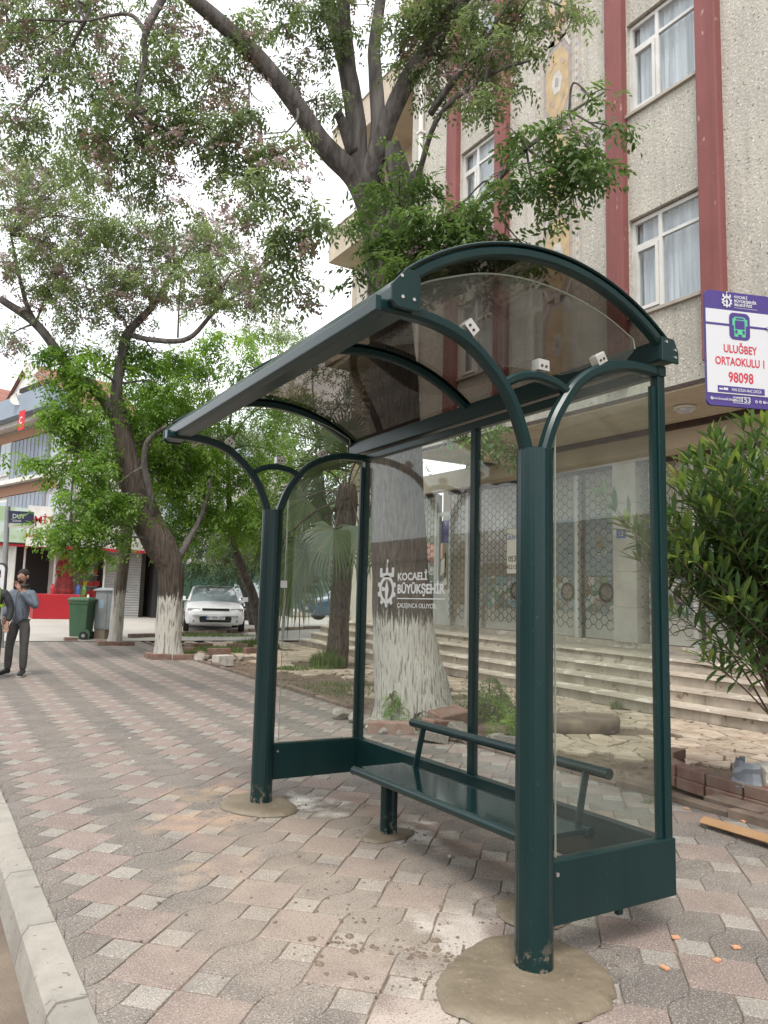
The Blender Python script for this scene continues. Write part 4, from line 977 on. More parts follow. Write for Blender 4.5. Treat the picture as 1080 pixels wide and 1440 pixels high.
limbpart('branch', [spot(178,665,15.8), spot(145,650,15.4), spot(110,630,15.2), spot(60,600,15)], [.05,.035,.03,.015], 26, t2, n=8)
limbpart('branch', [spot(250,475,15.6), spot(252,420,15.6), spot(255,380,15.7)], [.02,.018,.012], 27, t2, n=6)
limbpart('branch', [spot(50,455,15.2), spot(35,420,15.2), spot(15,330,15.2)], [.06,.045,.02], 28, t2, n=8)
C2 = [clump(*a) for a in (
 (50,280,90,60,15.4,1.6), (130,310,80,60,15.8,1.5), (40,350,80,50,15.2,1.3), (110,380,80,50,15.6,1.4), (190,350,75,50,16,1.5), (250,325,75,45,16.2,1.4), (300,340,60,45,15.6,1.1), (335,375,50,40,15.3,.8),
 (200,400,70,38,15.9,1.1), (270,395,65,38,15.8,1.0), (150,430,60,34,15.6,.9), (60,410,60,36,15.3,.8), (300,425,30,24,15.4,.3), (345,420,40,26,15,.4), (20,240,60,50,15.5,1.0), (15,470,30,20,15,.25), (120,240,60,40,15.7,.8))]
C2g = [clump(*a) for a in (
 (120,540,55,45,15.2,1.1), (100,500,50,30,15.4,.7), (235,600,45,40,16.8,.9), (265,640,45,40,16.9,.9), (110,600,45,32,15.6,.8), (165,690,40,40,16.6,.9), (175,570,60,45,16.7,1.0), (95,590,36,30,15,.5), (70,655,36,20,14.8,.4), (120,640,50,34,15,.8), (135,710,55,34,14.8,1.0), (100,745,42,24,14.7,.7), (150,735,36,30,15.4,.5), (200,640,50,45,16.8,.8), (195,520,50,40,16.8,.8),
 (135,772,36,16,14.8,.3), (235,690,45,40,16.8,.7), (220,500,60,30,16,.7), (235,550,50,40,16,.8))]
foliage('crown', C2, 165, .34, M['leaf2'], t2, T_A, .02, seed=31)
foliage('crown', C2g, 250, .36, M['leaf3'], t2, T_B, -.08, seed=32)
foliage('blossom', C2, 130, .20, M['blossom'], t2, T_FL, .05, seed=33)
foliage('blossom', C2g[2:5], 50, .18, M['blossom'], t2, T_FL, .05, seed=34)
g = Geo(); twigs(g, [spot(x,y,e) for x, y, e in ((50,455,15.2),(85,500,15.4),(15,330,15.2),(180,468,15.9),(215,430,16),(245,378,16.2),(265,476,15.5),(305,435,15.3),(110,630,15.2),(60,600,15),(203,655,15.5),(165,540,15.9),(176,630,15.9),(225,765,15.9))], C2+C2g, 7, .028, 3); g.build('twig', M['limb'], t2, kind='stuff')

# ---- slim tree by the cabinet
t3 = thing('slim_tree', (4.13, 19.16, .28), 'slim tree with limewashed trunk between cabinet and leaning tree', 'tree')
g = Geo(); d = 18.3; limb(g, [spot(160,912,d), spot(163,890,d), spot(166,850,d), spot(172,800,d), spot(178,750,d), spot(182,690,18.6), spot(190,620,19)], [.20,.155,.15,.145,.14,.13,.10], 16, .03, 5); g.build('trunk', M['bark3'], t3, smooth=True)
foliage('crown', [clump(*a) for a in ((190,560,70,50,19,1), (160,600,50,50,19,.8), (230,620,60,50,19.5,1))], 260, .36, M['leaf3'], t3, T_A, -.1, seed=41)

# ---- green trees beyond
def bigtree(label, base, h, blobs, m, seed, size=.38, per=260, r_=.12):
    t = thing('green_tree', base, label, 'tree'); b = Vector(base); g = Geo()
    c_ = sum((x[0] for x in blobs), Vector())/len(blobs)
    limb(g, [b-Vector((0,0,.1)), b.lerp(Vector((c_.x,c_.y,b.z)), .3)+Vector((0,0,h*.35)), b.lerp(Vector((c_.x,c_.y,b.z)), .8)+Vector((0,0,h*.75)), c_+Vector((0,0,.4))], [r_*1.2,r_,r_*.7,r_*.3], 12, .05, seed); g.build('trunk', M['limb'], t, smooth=True)
    foliage('crown', blobs, per, size, M[m], t, T_A, 0, seed=seed)
    g = Geo(); twigs(g, [b+Vector((0,0,h*.7)), c_, b.lerp(c_, .6)], blobs, seed, .04, 3); g.build('twig', M['limb'], t, kind='stuff'); return t
bigtree('bright green tree standing between leaning tree and shelter', (7.75, 18.8, .27), 3.5, [clump(*a) for a in (
 (290,520,70,40,19,1.2), (350,500,60,40,19,1.0), (250,600,60,50,18.5,1.1), (310,590,70,50,18,1.3), (280,660,60,45,17.5,1.2), (340,655,60,50,18,1.2), (320,720,60,40,17.5,1.2), (265,720,45,34,17.3,.9), (370,710,45,40,18,.9), (400,640,50,45,18.5,.8), (390,560,50,45,19,.8), (240,760,36,26,17,.5))], 'leaf3', 51)
bigtree('dense mid green tree behind the far shelter column', (13.5, 22.5, .4), 4, [clump(*a) for a in (
 (430,600,60,50,22,1.2), (450,670,60,50,22,1.2), (400,720,60,40,21.5,1.2), (345,760,55,30,21,1.0), (420,560,60,40,23,1.0), (480,620,50,60,23,1.0), (490,700,40,50,23,.9), (370,600,60,50,23,.9), (430,760,40,26,21.5,.6), (500,540,50,50,23.5,.7), (560,560,60,60,24,.9), (540,660,50,60,24,.9), (440,500,60,40,24,.9), (380,470,50,30,24,.6))], 'leaf2', 52, .42)
bigtree('dark evergreen tree overhanging the green fence', (10.5, 26.5, .5), 3, [clump(*a) for a in (
 (330,785,70,26,24,1.3), (390,775,60,30,24,1.2), (270,770,50,34,25,1.0), (300,740,60,36,25,1.2), (240,700,50,50,26,1), (430,740,60,40,25,1.1), (370,730,50,40,25,1.0), (230,640,50,60,27,.9))], 'leafd', 53, .42)

# ---- palm
pm = thing('fan_palm', (7.4, 14.1, .14), 'fan palm with shaggy trunk seen through the far side glass', 'palm')
g = Geo(); d = 15.6; b0, b1 = spot(473,940,d), spot(487,705,d)
limb(g, [b0, b0.lerp(b1,.25), b0.lerp(b1,.6), b1, spot(489,680,d)], [.23,.20,.20,.22,.15], 20, .05, 9); 
q = random.Random(4)
for k in range(260):                         # old leaf bases
    t = q.random(); c_ = b0.lerp(b1, t); a = q.uniform(0, 6.3); dd = Vector((math.cos(a), math.sin(a), 0)); p = c_+dd*.19
    s = q.uniform(.03,.05); e = Vector((-dd.y, dd.x, 0)); g.add([p-e*s, p+e*s, p+dd*q.uniform(.04,.09)+Vector((0,0,q.uniform(.06,.14)))], [(0,1,2)])
g.build('trunk', M['palmbark'], pm, smooth=False)
def frond(px, py, d, az, el, R_, fold, seed, name='frond'):
    """fan leaf: stalk from the palm head, then a pleated half disc of blades"""
    q = random.Random(seed); c0 = spot(487, 700, 15.6); c_ = spot(px, py, d); g = Geo()
    ax = (c_-c0).normalized(); g.tube(crv0([c0, (c0+c_)/2+Vector((0,0,.15)), c_], 3), [.018]*7, 5)
    out = (ax+Vector((0,0,-.35*fold))).normalized(); side = out.cross(Vector((math.sin(az),math.cos(az),.3))).normalized(); V = []; F = []; T = []
    g.build('stalk', M['palmbark'], pm); up = side.cross(out)
    for k in range(34):
        a = (k/33-.5)*R(235); dr = out*math.cos(a)+side*math.sin(a); L_ = R_*q.uniform(.85, 1.05)*(1-.15*abs(a)/2)
        n0 = len(V); w_ = R_*.032; sd = dr.cross(up).normalized()
        p0 = c_; p1 = c_+dr*L_*.5+Vector((0,0,-.04*fold)); p2 = c_+dr*L_*.82+Vector((0,0,-.22*fold*L_)); p3 = c_+dr*L_*.93+Vector((0,0,-.5*fold*L_*q.uniform(.6,1.2)))
        V += [p0-sd*w_*.15, p0+sd*w_*.15, p1-sd*w_, p1+sd*w_, p2-sd*w_*.7, p2+sd*w_*.7, p3, p3]
        F += [(n0,n0+1,n0+3,n0+2),(n0+2,n0+3,n0+5,n0+4),(n0+4,n0+5,n0+7,n0+6)]; T += [q.uniform(.2,.7)]*8
    np_mesh(name, np.array([tuple(v) for v in V]), np.array(F), M['palm'], pm, np.array(T))
for k, a in enumerate(((430,775,15.2,.2,0,.95,1.6), (470,745,15.0,.3,0,.8,1.4), (505,740,15.2,.4,0,.8,1.2), (412,800,15.6,.1,0,.8,1.7), (455,660,15.1,1,0,.85,.7), (500,650,15.2,.4,0,.9,.6), (530,700,15.4,.8,0,.8,1), (430,700,15.8,1.3,0,.85,.9), (485,620,15.6,.6,0,.8,.4), (545,760,16.2,.8,0,.8,1.3), (455,700,16.4,2,0,.9,1), (520,640,16.3,2.2,0,.8,.6), (395,760,15.9,.3,0,.7,1.5))):
    frond(*a, seed=k)

# ---- oleander at the right edge
ol = thing('oleander_shrub', (5.45, 3.7, 0), 'tall oleander shrub growing at the right edge behind the bus stop sign', 'shrub')
q = random.Random(12); base = Vector((6.05, 3.35, .1)); stems = []; g = Geo()
heads = []
for k in range(205):
    while True:
        x, y = q.uniform(-1, 1), q.uniform(-1, 1)
        if x*x+y*y < 1: break
    px = 1062+x*128; py = 738+y*138; d = 5.6+q.uniform(-.75, .9)
    if px < 955 and py > 880 or px < 935 and py < 650: continue
    heads.append(spot(px, py, d))
for px, py, d in ((865,720,5.2),(885,745,5.3),(905,765,5.2),(925,720,5.3),(850,700,5.3),(940,800,5.1),(900,790,5.4),(935,745,5.2),(1000,905,5.0),(990,925,5.0),(1030,915,5.0),(960,690,5.4),(990,640,5.5),(1075,600,5.4),(1090,570,5.4),(1000,620,5.6),(945,860,5.1),(1110,700,5.3),(1120,800,5.2),(1100,880,5.2)): heads.append(spot(px, py, d))
LV = []
for k, h in enumerate(heads):
    m_ = base.lerp(h, .5)+Vector((q.uniform(-.12,.12), q.uniform(-.12,.12), .18)); b_ = base+Vector((q.uniform(-.2,.2), q.uniform(-.2,.2), -.15)); P = crv0([b_, m_, h], 8); r0 = q.uniform(.007,.013)
    g.tube(P, list(np.linspace(r0, .003, len(P))), 5); ax = (P[-1]-P[-3]).normalized()
    nw = q.randint(7, 10)
    for w_ in range(nw):
        f = w_/nw; i = len(P)-1-f*6; p = P[int(i)].lerp(P[min(int(i)+1, len(P)-1)], i-int(i)); axx = (P[min(int(i)+1,len(P)-1)]-P[int(i)-1]).normalized()
        for s in range(3 if w_ else 5):
            a = 2*PI*s/3+w_*1.1+q.uniform(-.3,.3); u = axx.cross(Vector((.3,.2,1))).normalized(); v = axx.cross(u)
            dr = (u*math.cos(a)+v*math.sin(a))*q.uniform(.6,1.0)+axx*(1.0 if w_ < 2 else .55)+Vector((0,0,.25))
            LV.append((p, dr.normalized(), q.uniform(.14,.22), q.uniform(.05,.6)+(.35 if w_ < 2 and q.random() < .5 else 0)))
g.build('stem', mat('oleander stem', (.13,.10,.07), .8), ol, kind='stuff')
def leafshape(p, d, L_, roll=0, bend=.25):
    sd = d.cross(Vector((0,0,1)));
    if sd.length < .1: sd = Vector((1,0,0))
    sd.normalize(); up = sd.cross(d); w_ = L_*.092; V = []
    for t, ww in ((0,.2),(.3,.85),(.62,1),(1,0)):
        c_ = p+d*L_*t-Vector((0,0,1))*bend*L_*t*t; V += [c_-sd*w_*ww+up*w_*ww*.35, c_, c_+sd*w_*ww+up*w_*ww*.35]
    return V, [(0,3,4,1),(1,4,5,2),(3,6,7,4),(4,7,8,5),(6,9,7),(7,9,8)]
def vis(p): v = p-Vector((0,0,EYE)); d = v.dot(FW); return d, 540+F_PX*v.dot(RT)/d, 720-F_PX*v.dot(UP)/d
LV.sort(key=lambda t: (0 if 800 < vis(t[0])[1] < 1090 and not (985 < vis(t[0])[1] and vis(t[0])[2] < 575) else 1, vis(t[0])[0]/t[2]))
V = []; F4 = []; TT = []
for k, (p, d, L_, ti) in enumerate(LV):
    vs, fs = leafshape(p, d, L_, bend=q.uniform(.0,.22))
    if k < 290:
        me_v = np.array([tuple(x) for x in vs]); fa = np.array([f if len(f) == 4 else (*f, f[2]) for f in fs])
        g = Geo(); g.add(vs, fs); o = g.build('leaf', M['oleander'], ol); o.data.attributes.new('tint', 'FLOAT', 'POINT').data.foreach_set('value', [ti]*len(vs))
    else:
        n0 = len(V); V += [tuple(x) for x in vs]; TT += [ti]*len(vs)
        for f in fs: F4 += [(f[0]+n0, f[1]+n0, f[2]+n0)] + ([(f[0]+n0, f[2]+n0, f[3]+n0)] if len(f) == 4 else [])
np_mesh('leaf', np.array(V), np.array(F4), M['oleander'], ol, np.array(TT), kind='stuff')
# dry flower stalks on top
g = Geo()
for px, py in ((985,625),(1000,612),(945,655),(1015,640),(955,640)):
    p = spot(px, py+45, 5.5); e = spot(px, py, 5.5); g.tube([p, e], .003, 4)
    for k in range(5): a = q.uniform(0,6); g.tube([p.lerp(e,.6+.08*k), p.lerp(e,.7+.08*k)+Vector((math.cos(a)*.05,math.sin(a)*.05,.03))], .002, 3)
g.build('flower_stalk', mat('dry stalk', (.30,.16,.10), .8), ol, kind='stuff')

# ---- weeds, grass tufts and low bushes
def grass(name, label, c, rx, ry, n, h, seed, m='grass', kind='stuff', cat='grass', lean=.5):
    r = np.random.RandomState(seed); a = r.uniform(0, 2*PI, n); rr = np.sqrt(r.uniform(0, 1, n)); X = c[0]+rx*rr*np.cos(a); Y = c[1]+ry*rr*np.sin(a); Z = np.array([ter(x, y) for x, y in zip(X, Y)])-.01+c[2]
    az = r.uniform(0, 2*PI, n); H = h*r.uniform(.4, 1.1, n)*(1.05-.5*rr); w_ = .004+H*.018; l_ = r.uniform(.1, lean, n)*H
    P = np.stack([X, Y, Z], 1); dr = np.stack([np.cos(az), np.sin(az), 0*az], 1); sd = np.stack([-np.sin(az), np.cos(az), 0*az], 1)*w_[:, None]; u = np.array([0,0,1])[None]
    V = np.stack([P-sd, P+sd, P+dr*(l_*.35)[:, None]+u*(H*.6)[:, None]-sd*.7, P+dr*(l_*.35)[:, None]+u*(H*.6)[:, None]+sd*.7, P+dr*l_[:, None]+u*H[:, None]], 1).reshape(-1, 3)
    F = (np.array([(0,1,3),(0,3,2),(2,3,4)])[None]+(np.arange(n)*5)[:, None, None]).reshape(-1, 3); T = np.repeat(r.uniform(.1, .9, n), 5)
    o = np_mesh(name, V, F, M[m], None, T, loc=(c[0], c[1], 0), kind=kind); return tag(o, label, cat)
grass('grass', 'patch of grass in the brick ringed bed beyond the leaning tree', (6.0, 17.3, 0), .95, .55, 2600, .16, 1)
grass('grass', 'thin grass along the kerb in front of the white car', (7.0, 21.4, 0), 1.6, .4, 1800, .16, 2)
grass('grass', 'tuft of grass at the foot of the fan palm', (7.1, 13.9, 0), .36, .3, 900, .42, 3)
grass('grass', 'low grass on the soil left of the fan palm', (6.3, 13.6, 0), .8, .3, 900, .10, 4)
grass('grass', 'grass between steps and far shelter column', (7.3, 18.2, 0), .6, .5, 1200, .28, 5)
grass('grass', 'sparse weeds on soil behind the shelter', (5.9, 10.7, 0), .9, .9, 900, .09, 6)
grass('grass', 'weeds at the foot of the leaning tree', (5.15, 16.35, .0), .25, .25, 500, .2, 7)
grass('grass', 'tiny weed beside the cardboard strip on the pavement edge', (4.75, 4.0, 0), .12, .06, 90, .05, 8)
grass('grass', 'small weed in a step joint by the round stump', (8.66, 7.9, 0), .08, .12, 120, .14, 9)
def bush(label, c, rx, ry, rz, n, size, seed, m='leaf1', cat='bush'):
    t = thing('leafy_weed', (c[0], c[1], ter(c[0], c[1])), label, cat); cc = Vector(c)
    foliage('foliage', [(cc, rx, ry, rz, 1)], n, size, M[m], t, T_A, .0, seed=seed)
    g = Geo(); twigs(g, [Vector((c[0], c[1], .02))], [(cc, rx, ry, rz, 1)], seed, .008, 7); g.build('stem', M['limb'], t, kind='stuff'); return t
bush('leafy green bush at the right foot of the big tree', (6.25, 7.75, .28), .36, .34, .24, 420, .15, 61)
bush('loose pale weed bush nearer the shelter glass', (5.75, 6.75, .20), .34, .30, .20, 380, .13, 62, 'leaf3')
bush('small green shoot growing on the limewashed trunk', (4.78, 7.72, .30), .16, .10, .14, 130, .10, 63, 'leaf3')
bush('low green sprout among the stones by the trunk', (4.88, 7.35, .12), .16, .12, .08, 90, .08, 64, 'leaf3')
# ------------------------------------------------------------------ bus shelter
M['teal'] = mat('dark teal powder coat', (.0045, .025, .026), .28, col2=(.007, .029, .029), scale=2.2, coat=0, spec=.36, specks=[((.05,.07,.065), 70, .69)], bump=.02, bscale=6, streak=.3, splash=(.17,.145,.11))
M['seat'] = mat('polished seat coat', (.0045, .025, .026), .09, col2=(.007, .029, .029), scale=2.2, spec=.6, bump=.01, bscale=5)
M['dusty_teal'] = mat('teal with cement smears', (.006, .028, .030), .4, col2=(.19,.16,.12), scale=26, detail=7, lo=.60, hi=.68)
M['steel'] = mat('zinc clamp', (.62, .62, .60), .35, metal=.6)
M['chrome'] = mat('bolt steel', (.7, .7, .7), .25, metal=1)
M['pane'] = glass('clear shelter glass', (.93, .955, .94), 1.58, dirt=.035)
M['sidepane'] = glass('clear side glass', (.94, .965, .95), 1.42, dirt=.03)
M['edge'] = mat('glass edge', (.30, .34, .28), .3)
M['smoke'] = glass('smoked roof sheet', (.165, .145, .128), 1.42, rough=.02, dirt=.012)
M['vinyl'] = mat('white vinyl', (.72, .74, .74), .6)
XC, XB, YN, YF, HC = 2.148, 2.91, 2.385, 5.143, 2.047
sh = thing('bus_shelter', (XC, (YN+YF)/2, 0), 'dark green bus shelter with fluted columns, glass walls and curved smoked roof', 'bus shelter')
def crv(pts, n=8):                          # smooth curve through points
    P = [Vector(p) for p in pts]; P = [P[0]*2-P[1]]+P+[P[-1]*2-P[-2]]; out = []
    for i in range(1, len(P)-2):
        for k in range(n):
            t = k/n; a, b, c, d = P[i-1:i+3]
            out.append(.5*((2*b)+(c-a)*t+(2*a-5*b+4*c-d)*t*t+(3*b-a-3*c+d)*t**3))
    return out+[P[-2]]
def rprof(w_, h, b=.008):
    a, c = w_/2, h/2; return [(-a+b,-c),(a-b,-c),(a,-c+b),(a,c-b),(a-b,c),(-a+b,c),(-a,c-b),(-a,-c+b)]
def arcprof(p, n=5): return p
NF = 22
for Y in (YN, YF):
    g = Geo(); vs = []; fs = []; n = NF*4
    zs = [0, .05, HC-.003, HC]
    for q, z in enumerate(zs):
        for k in range(n):
            a = 2*PI*k/n; fl = (0, .0014, .0019, .0014)[k % 4]; r_ = (.0745-fl) if q < 3 else .070-fl
            vs.append((XC+r_*math.cos(a), Y+r_*math.sin(a), z))
    for q in range(len(zs)-1):
        for k in range(n): fs.append((q*n+k, q*n+(k+1)%n, (q+1)*n+(k+1)%n, (q+1)*n+k))
    fs.append(tuple((len(zs)-1)*n+k for k in range(n))); g.add(vs, fs)
    col_ = g.build('column', M['teal'], sh, smooth='auto')
    if False: g = Geo(); g.lathe([(.0754,-.0),(.0754,.05),(.0751,.10),(.0746,.13)], (XC, Y, .0), 40); g.build('splashed_foot', M['dusty_teal'], col_, smooth=True)
    # fork of curved arms
    fr = crv([(XC-.035,Y,HC-.04),(2.07,Y,2.13),(2.005,Y,2.255),(1.90,Y,2.365),(1.77,Y,2.45),(1.60,Y,2.492),(1.37,Y,2.497)])
    g = Geo(); g.sweep(fr, rprof(.055,.05,.012), (0,1,0)); g.build('arm', M['teal'], sh, smooth='auto')
    bk_ = crv([(XC+.035,Y+.0,HC-.04),(2.235,Y,2.15),(2.29,Y,2.25),(2.385,Y,2.37),(2.52,Y,2.455),(2.70,Y,2.505),(2.93,Y,2.512)])
    g = Geo(); g.sweep(bk_, rprof(.052,.05,.012), (0,1,0)); g.build('arm', M['teal'], sh, smooth='auto')
    g = Geo(); g.sweep(crv([(1.985,Y,2.305),(2.04,Y,2.335),(2.10,Y,2.355),(2.17,Y,2.362),(2.26,Y,2.350),(2.325,Y,2.325)]), rprof(.045,.04,.010), (0,1,0)); g.build('cross_arch', M['teal'], sh, smooth='auto')
    g = Geo(); g.box(1.352, 1.375, Y-.029, Y+.029, 2.47, 2.524); g.build('end_cap', M['steel'] if False else M['teal'], sh)
    # infill glass above the fork
    Yg = Y+.034*(-1 if Y == YN else 1)*0
    top = crv([(1.45,Y,2.53),(1.56,Y,2.62),(1.69,Y,2.68),(1.88,Y,2.745),(2.10,Y,2.775),(2.34,Y,2.765),(2.56,Y,2.72),(2.75,Y,2.645)], 5)
    low = [(2.76,2.60),(2.70,2.535),(2.52,2.49),(2.40,2.43),(2.30,2.395),(2.17,2.39),(2.05,2.385),(1.97,2.37),(1.90,2.405),(1.79,2.475),(1.63,2.515)]
    poly = [(p.x, p.z) for p in top]+low
    g = Geo(); g.prism(poly, (0,Y-.004,0), (1,0,0), (0,0,1), (0,.008,0)); gp = g.build('infill_glass', M['sidepane'], sh)
    g = Geo(); g.tube([(x, Y, z+.001) for x, z in [(p.x, p.z) for p in top]+[(2.76,2.60)]], .0035, 4); g.build('glass_edge', M['edge'], gp)
    for (x, z, an) in ((1.79, 2.485, -.75), (2.18, 2.395, 0), (2.53, 2.49, .55)):
        a = Vector((math.cos(an), 0, math.sin(an))); b = Vector((-math.sin(an), 0, math.cos(an)))
        g = Geo(); c_ = Vector((x, Y, z))+b*.018
        g.bbox(c_, a*.030, Vector((0,.021,0)), b*.024, .004)
        o = g.build('clamp', M['steel'], sh)
        g = Geo()
        for s in (-1, 1):
            g = Geo(); g.tube([c_+a*.012*s-b*.006-Vector((0,.021,0)), c_+a*.012*s-b*.006-Vector((0,.0245,0))], .006, 8); g.build('screw', M['rust'], o)
# rear wall posts
for Y, za in ((YN, .17), (3.77, .17), (YF, .17)):
    g = Geo(); g.bbox((XB, Y, (za+2.5)/2), (.023,0,0), (0,.023,0), (0,0,(2.5-za)/2), .003); g.build('post', M['teal'], sh, bevel=.004)
for Y in (YN, YF):                          # channel of the side glass at the rear corner
    g = Geo(); g.box(XB-.052, XB-.025, Y-.012, Y+.012, .41, 2.44); g.build('glazing_channel', M['teal'], sh)
# rear rails
g = Geo(); g.sweep([(XB,YN-.03,2.515),(XB,YF+.03,2.515)], rprof(.05,.05,.006), (1,0,0)); g.build('rear_rail', M['teal'], sh)
# kick panels
g = Geo(); g.bbox((XB+.0, (YN+YF)/2, .29), (.030,0,0), (0,(YF-YN)/2-.03,0), (0,0,.117), .004); g.build('kick_panel', M['teal'], sh)
for Y in (YN, YF):
    g = Geo(); g.bbox((2.578, Y, .29), (.366,0,0), (0,.027,0), (0,0,.12), .004); kp = g.build('kick_panel', M['teal'], sh)
    g = Geo(); g.tube([(2.245,Y-.026,.36),(2.245,Y-.031,.36)], .009, 10); g.build('bolt', M['chrome'], kp)
g = Geo(); g.box(2.60,2.63,YN-.01,YN+.01,.14,.172); g.build('stub', M['teal'], sh)
# glass of the rear wall and of the two sides
for a, b in ((YN+.026, 3.744), (3.796, YF-.026)):
    g = Geo(); g.box(XB-.004, XB+.004, a, b, .40, 2.492); gp = g.build('rear_glass', M['pane'], sh)
    if a > 3:                               # the transfer on the far pane
        G_ = Vector((XB-.0062, 0, 0)); r_, u_ = RU; W_ = (4.84-4.07)
        g = Geo(); fit(g, 'KOCAELİ', .37, .052, G_+Vector((0,4.645,1.565)), r_, u_, 'LEFT', .03); fit(g, 'BÜYÜKŞEHİR', .575, .062, G_+Vector((0,4.645,1.475)), r_, u_, 'LEFT', .04)
        quad(g, G_+Vector((0,4.645,0)), r_, u_, 0, .575, 1.434, 1.441)
        fit(g, 'ÇALIŞINCA OLUYOR', .48, .032, G_+Vector((0,4.645,1.375)), r_, u_, 'LEFT', .012); emblem(g, G_+Vector((0,4.79,1.50)), r_, u_, .27)
        lt = g.build('vinyl_lettering', M['vinyl'], gp)
for Y in (YN, YF):
    arc = [(p.x, p.z-.03) for p in bk_ if p.x > 2.262]
    g = Geo(); g.prism([(2.262,.415)]+[(2.857,.415)]+arc[::-1], (0,Y-.004,0), (1,0,0), (0,0,1), (0,.008,0)); gp = g.build('side_glass', M['sidepane'], sh)
    g = Geo(); g.box(2.2585, 2.2615, Y-.004, Y+.004, .415, 2.13); g.build('glass_edge', M['edge'], gp)
    if Y == YN: continue
    g = Geo(); g.bbox((2.245, Y, 1.52), (.028,0,0), (0,.016,0), (0,0,.026), .004); g.build('clamp', M['steel'], sh)
    g = Geo(); g.bbox((2.245, Y, .60), (.022,0,0), (0,.014,0), (0,0,.022), .004); g.build('clamp', M['steel'], sh)
# roof: beams, ribs, smoked sheet
RY0, RY1 = 2.325, 5.365
g = Geo(); gp_ = [(-.035,-.052),(.045,-.052),(.045,.004),(.012,.048),(-.035,.052)]
g.prism([(1.400,2.505),(1.425,2.487),(1.51,2.487),(1.51,2.60),(1.485,2.626),(1.462,2.626),(1.400,2.556)], (0,RY0,0), (1,0,0), (0,0,1), (0,RY1-RY0,0)); gt = g.build('front_gutter', M['teal'], sh, bevel=.006)
g = Geo(); g.prism([(2.865,2.555),(2.965,2.555),(2.965,2.60),(2.94,2.655),(2.865,2.655)], (0,RY0,0), (1,0,0), (0,0,1), (0,RY1-RY0,0)); rb = g.build('rear_beam', M['teal'], sh, bevel=.006)
for y0 in (RY0-.012, RY1):
    g = Geo(); g.prism([(1.393,2.498),(1.42,2.479),(1.52,2.479),(1.52,2.61),(1.49,2.634),(1.455,2.634),(1.393,2.562)], (0,y0,0), (1,0,0), (0,0,1), (0,.012,0)); e_ = g.build('end_cap', M['teal'], gt, bevel=.003)
    for x, z in ((1.435,2.60),(1.49,2.52),(1.44,2.52)):
        g = Geo(); yy = y0 if y0 < 3 else y0+.012; s = -1 if y0 < 3 else 1
        g.tube([(x,yy,z),(x,yy+s*.004,z)], .007, 8); g.build('bolt', M['chrome'], gt)
    g = Geo(); g.prism([(2.86,2.548),(2.975,2.548),(2.975,2.605),(2.945,2.662),(2.86,2.662)], (0,y0,0), (1,0,0), (0,0,1), (0,.012,0)); g.build('end_cap', M['teal'], rb, bevel=.003)
    for x, z in ((2.89,2.64),(2.95,2.575),(2.95,2.61)):
        g = Geo(); yy = y0 if y0 < 3 else y0+.012; s = -1 if y0 < 3 else 1
        g.tube([(x,yy,z),(x,yy+s*.004,z)], .007, 8); g.build('bolt', M['chrome'], rb)
# roof arc through (1.49,2.62) (2.19,2.865) (2.90,2.64)
def circ(p, q, s):
    ax, ay = p; bx, by = q; cx, cy_ = s; d = 2*(ax*(by-cy_)+bx*(cy_-ay)+cx*(ay-by))
    ux = ((ax*ax+ay*ay)*(by-cy_)+(bx*bx+by*by)*(cy_-ay)+(cx*cx+cy_*cy_)*(ay-by))/d
    uy = ((ax*ax+ay*ay)*(cx-bx)+(bx*bx+by*by)*(ax-cx)+(cx*cx+cy_*cy_)*(bx-ax))/d
    return ux, uy, math.hypot(ax-ux, ay-uy)
ux, uz, ur = circ((1.475,2.60), (2.17,2.862), (2.915,2.61))
a0, a1 = math.atan2(2.60-uz, 1.475-ux), math.atan2(2.61-uz, 2.915-ux)
arc = lambda rr, Y, n=28: [Vector((ux+(ur+rr)*math.cos(a0+(a1-a0)*k/n), Y, uz+(ur+rr)*math.sin(a0+(a1-a0)*k/n))) for k in range(n+1)]
for Y, w_ in ((RY0+.025, .05), (3.845, .045), (RY1-.025, .05)):
    g = Geo(); g.sweep(arc(.004, Y), rprof(w_, .042, .008), (0,1,0)); g.build('roof_rib', M['teal'], sh, smooth='auto')
    if w_ > .045 or True:
        g = Geo(); g.sweep(arc(.036, Y), rprof(w_+.012, .012, .004), (0,1,0)); g.build('cover_strip', M['teal'], sh, smooth='auto')
for y0, y1 in ((RY0+.02, 3.84), (3.85, RY1-.02)):
    A = arc(.027, 0, 30); vs = [(p.x, y, p.z) for y in (y0, y1) for p in A]; n = len(A)
    g = Geo(); g.add(vs, [(k, k+1, n+k+1, n+k) for k in range(n-1)]); g.build('roof_sheet', M['smoke'], sh, smooth=True)
# bench
g = Geo(); g.bbox((2.565,3.475,.385), (.165,0,0), (0,.80,0), (0,0,.012), .003); g.build('seat', M['seat'], sh)
g = Geo(); g.tube([(2.395,2.665,.378),(2.395,4.285,.378)], .024, 16); g.build('seat_front_tube', M['teal'], sh, smooth='auto')
g = Geo(); g.tube([(2.745,2.665,.372),(2.745,4.285,.372)], .024, 16); g.build('seat_rear_tube', M['teal'], sh, smooth='auto')
for x in (2.395, 2.745):
    for y in (2.664, 4.286):
        g = Geo(); g.tube([(x,y-.002,.375),(x,y+.002,.375)], .0245, 16); g.build('tube_cap', M['dusty_teal'] if False else M['teal'], sh)
g = Geo(); g.tube([(2.80,2.60,.645),(2.80,4.26,.645)], .026, 16); g.build('back_tube', M['teal'], sh, smooth='auto')
for y in (2.74, 4.12):
    g = Geo(); g.obox((2.765,y,.51), (.020,0,.004), (0,.006,0), (.032,0,.135)); g.build('back_bracket', M['teal'], sh, bevel=.002)
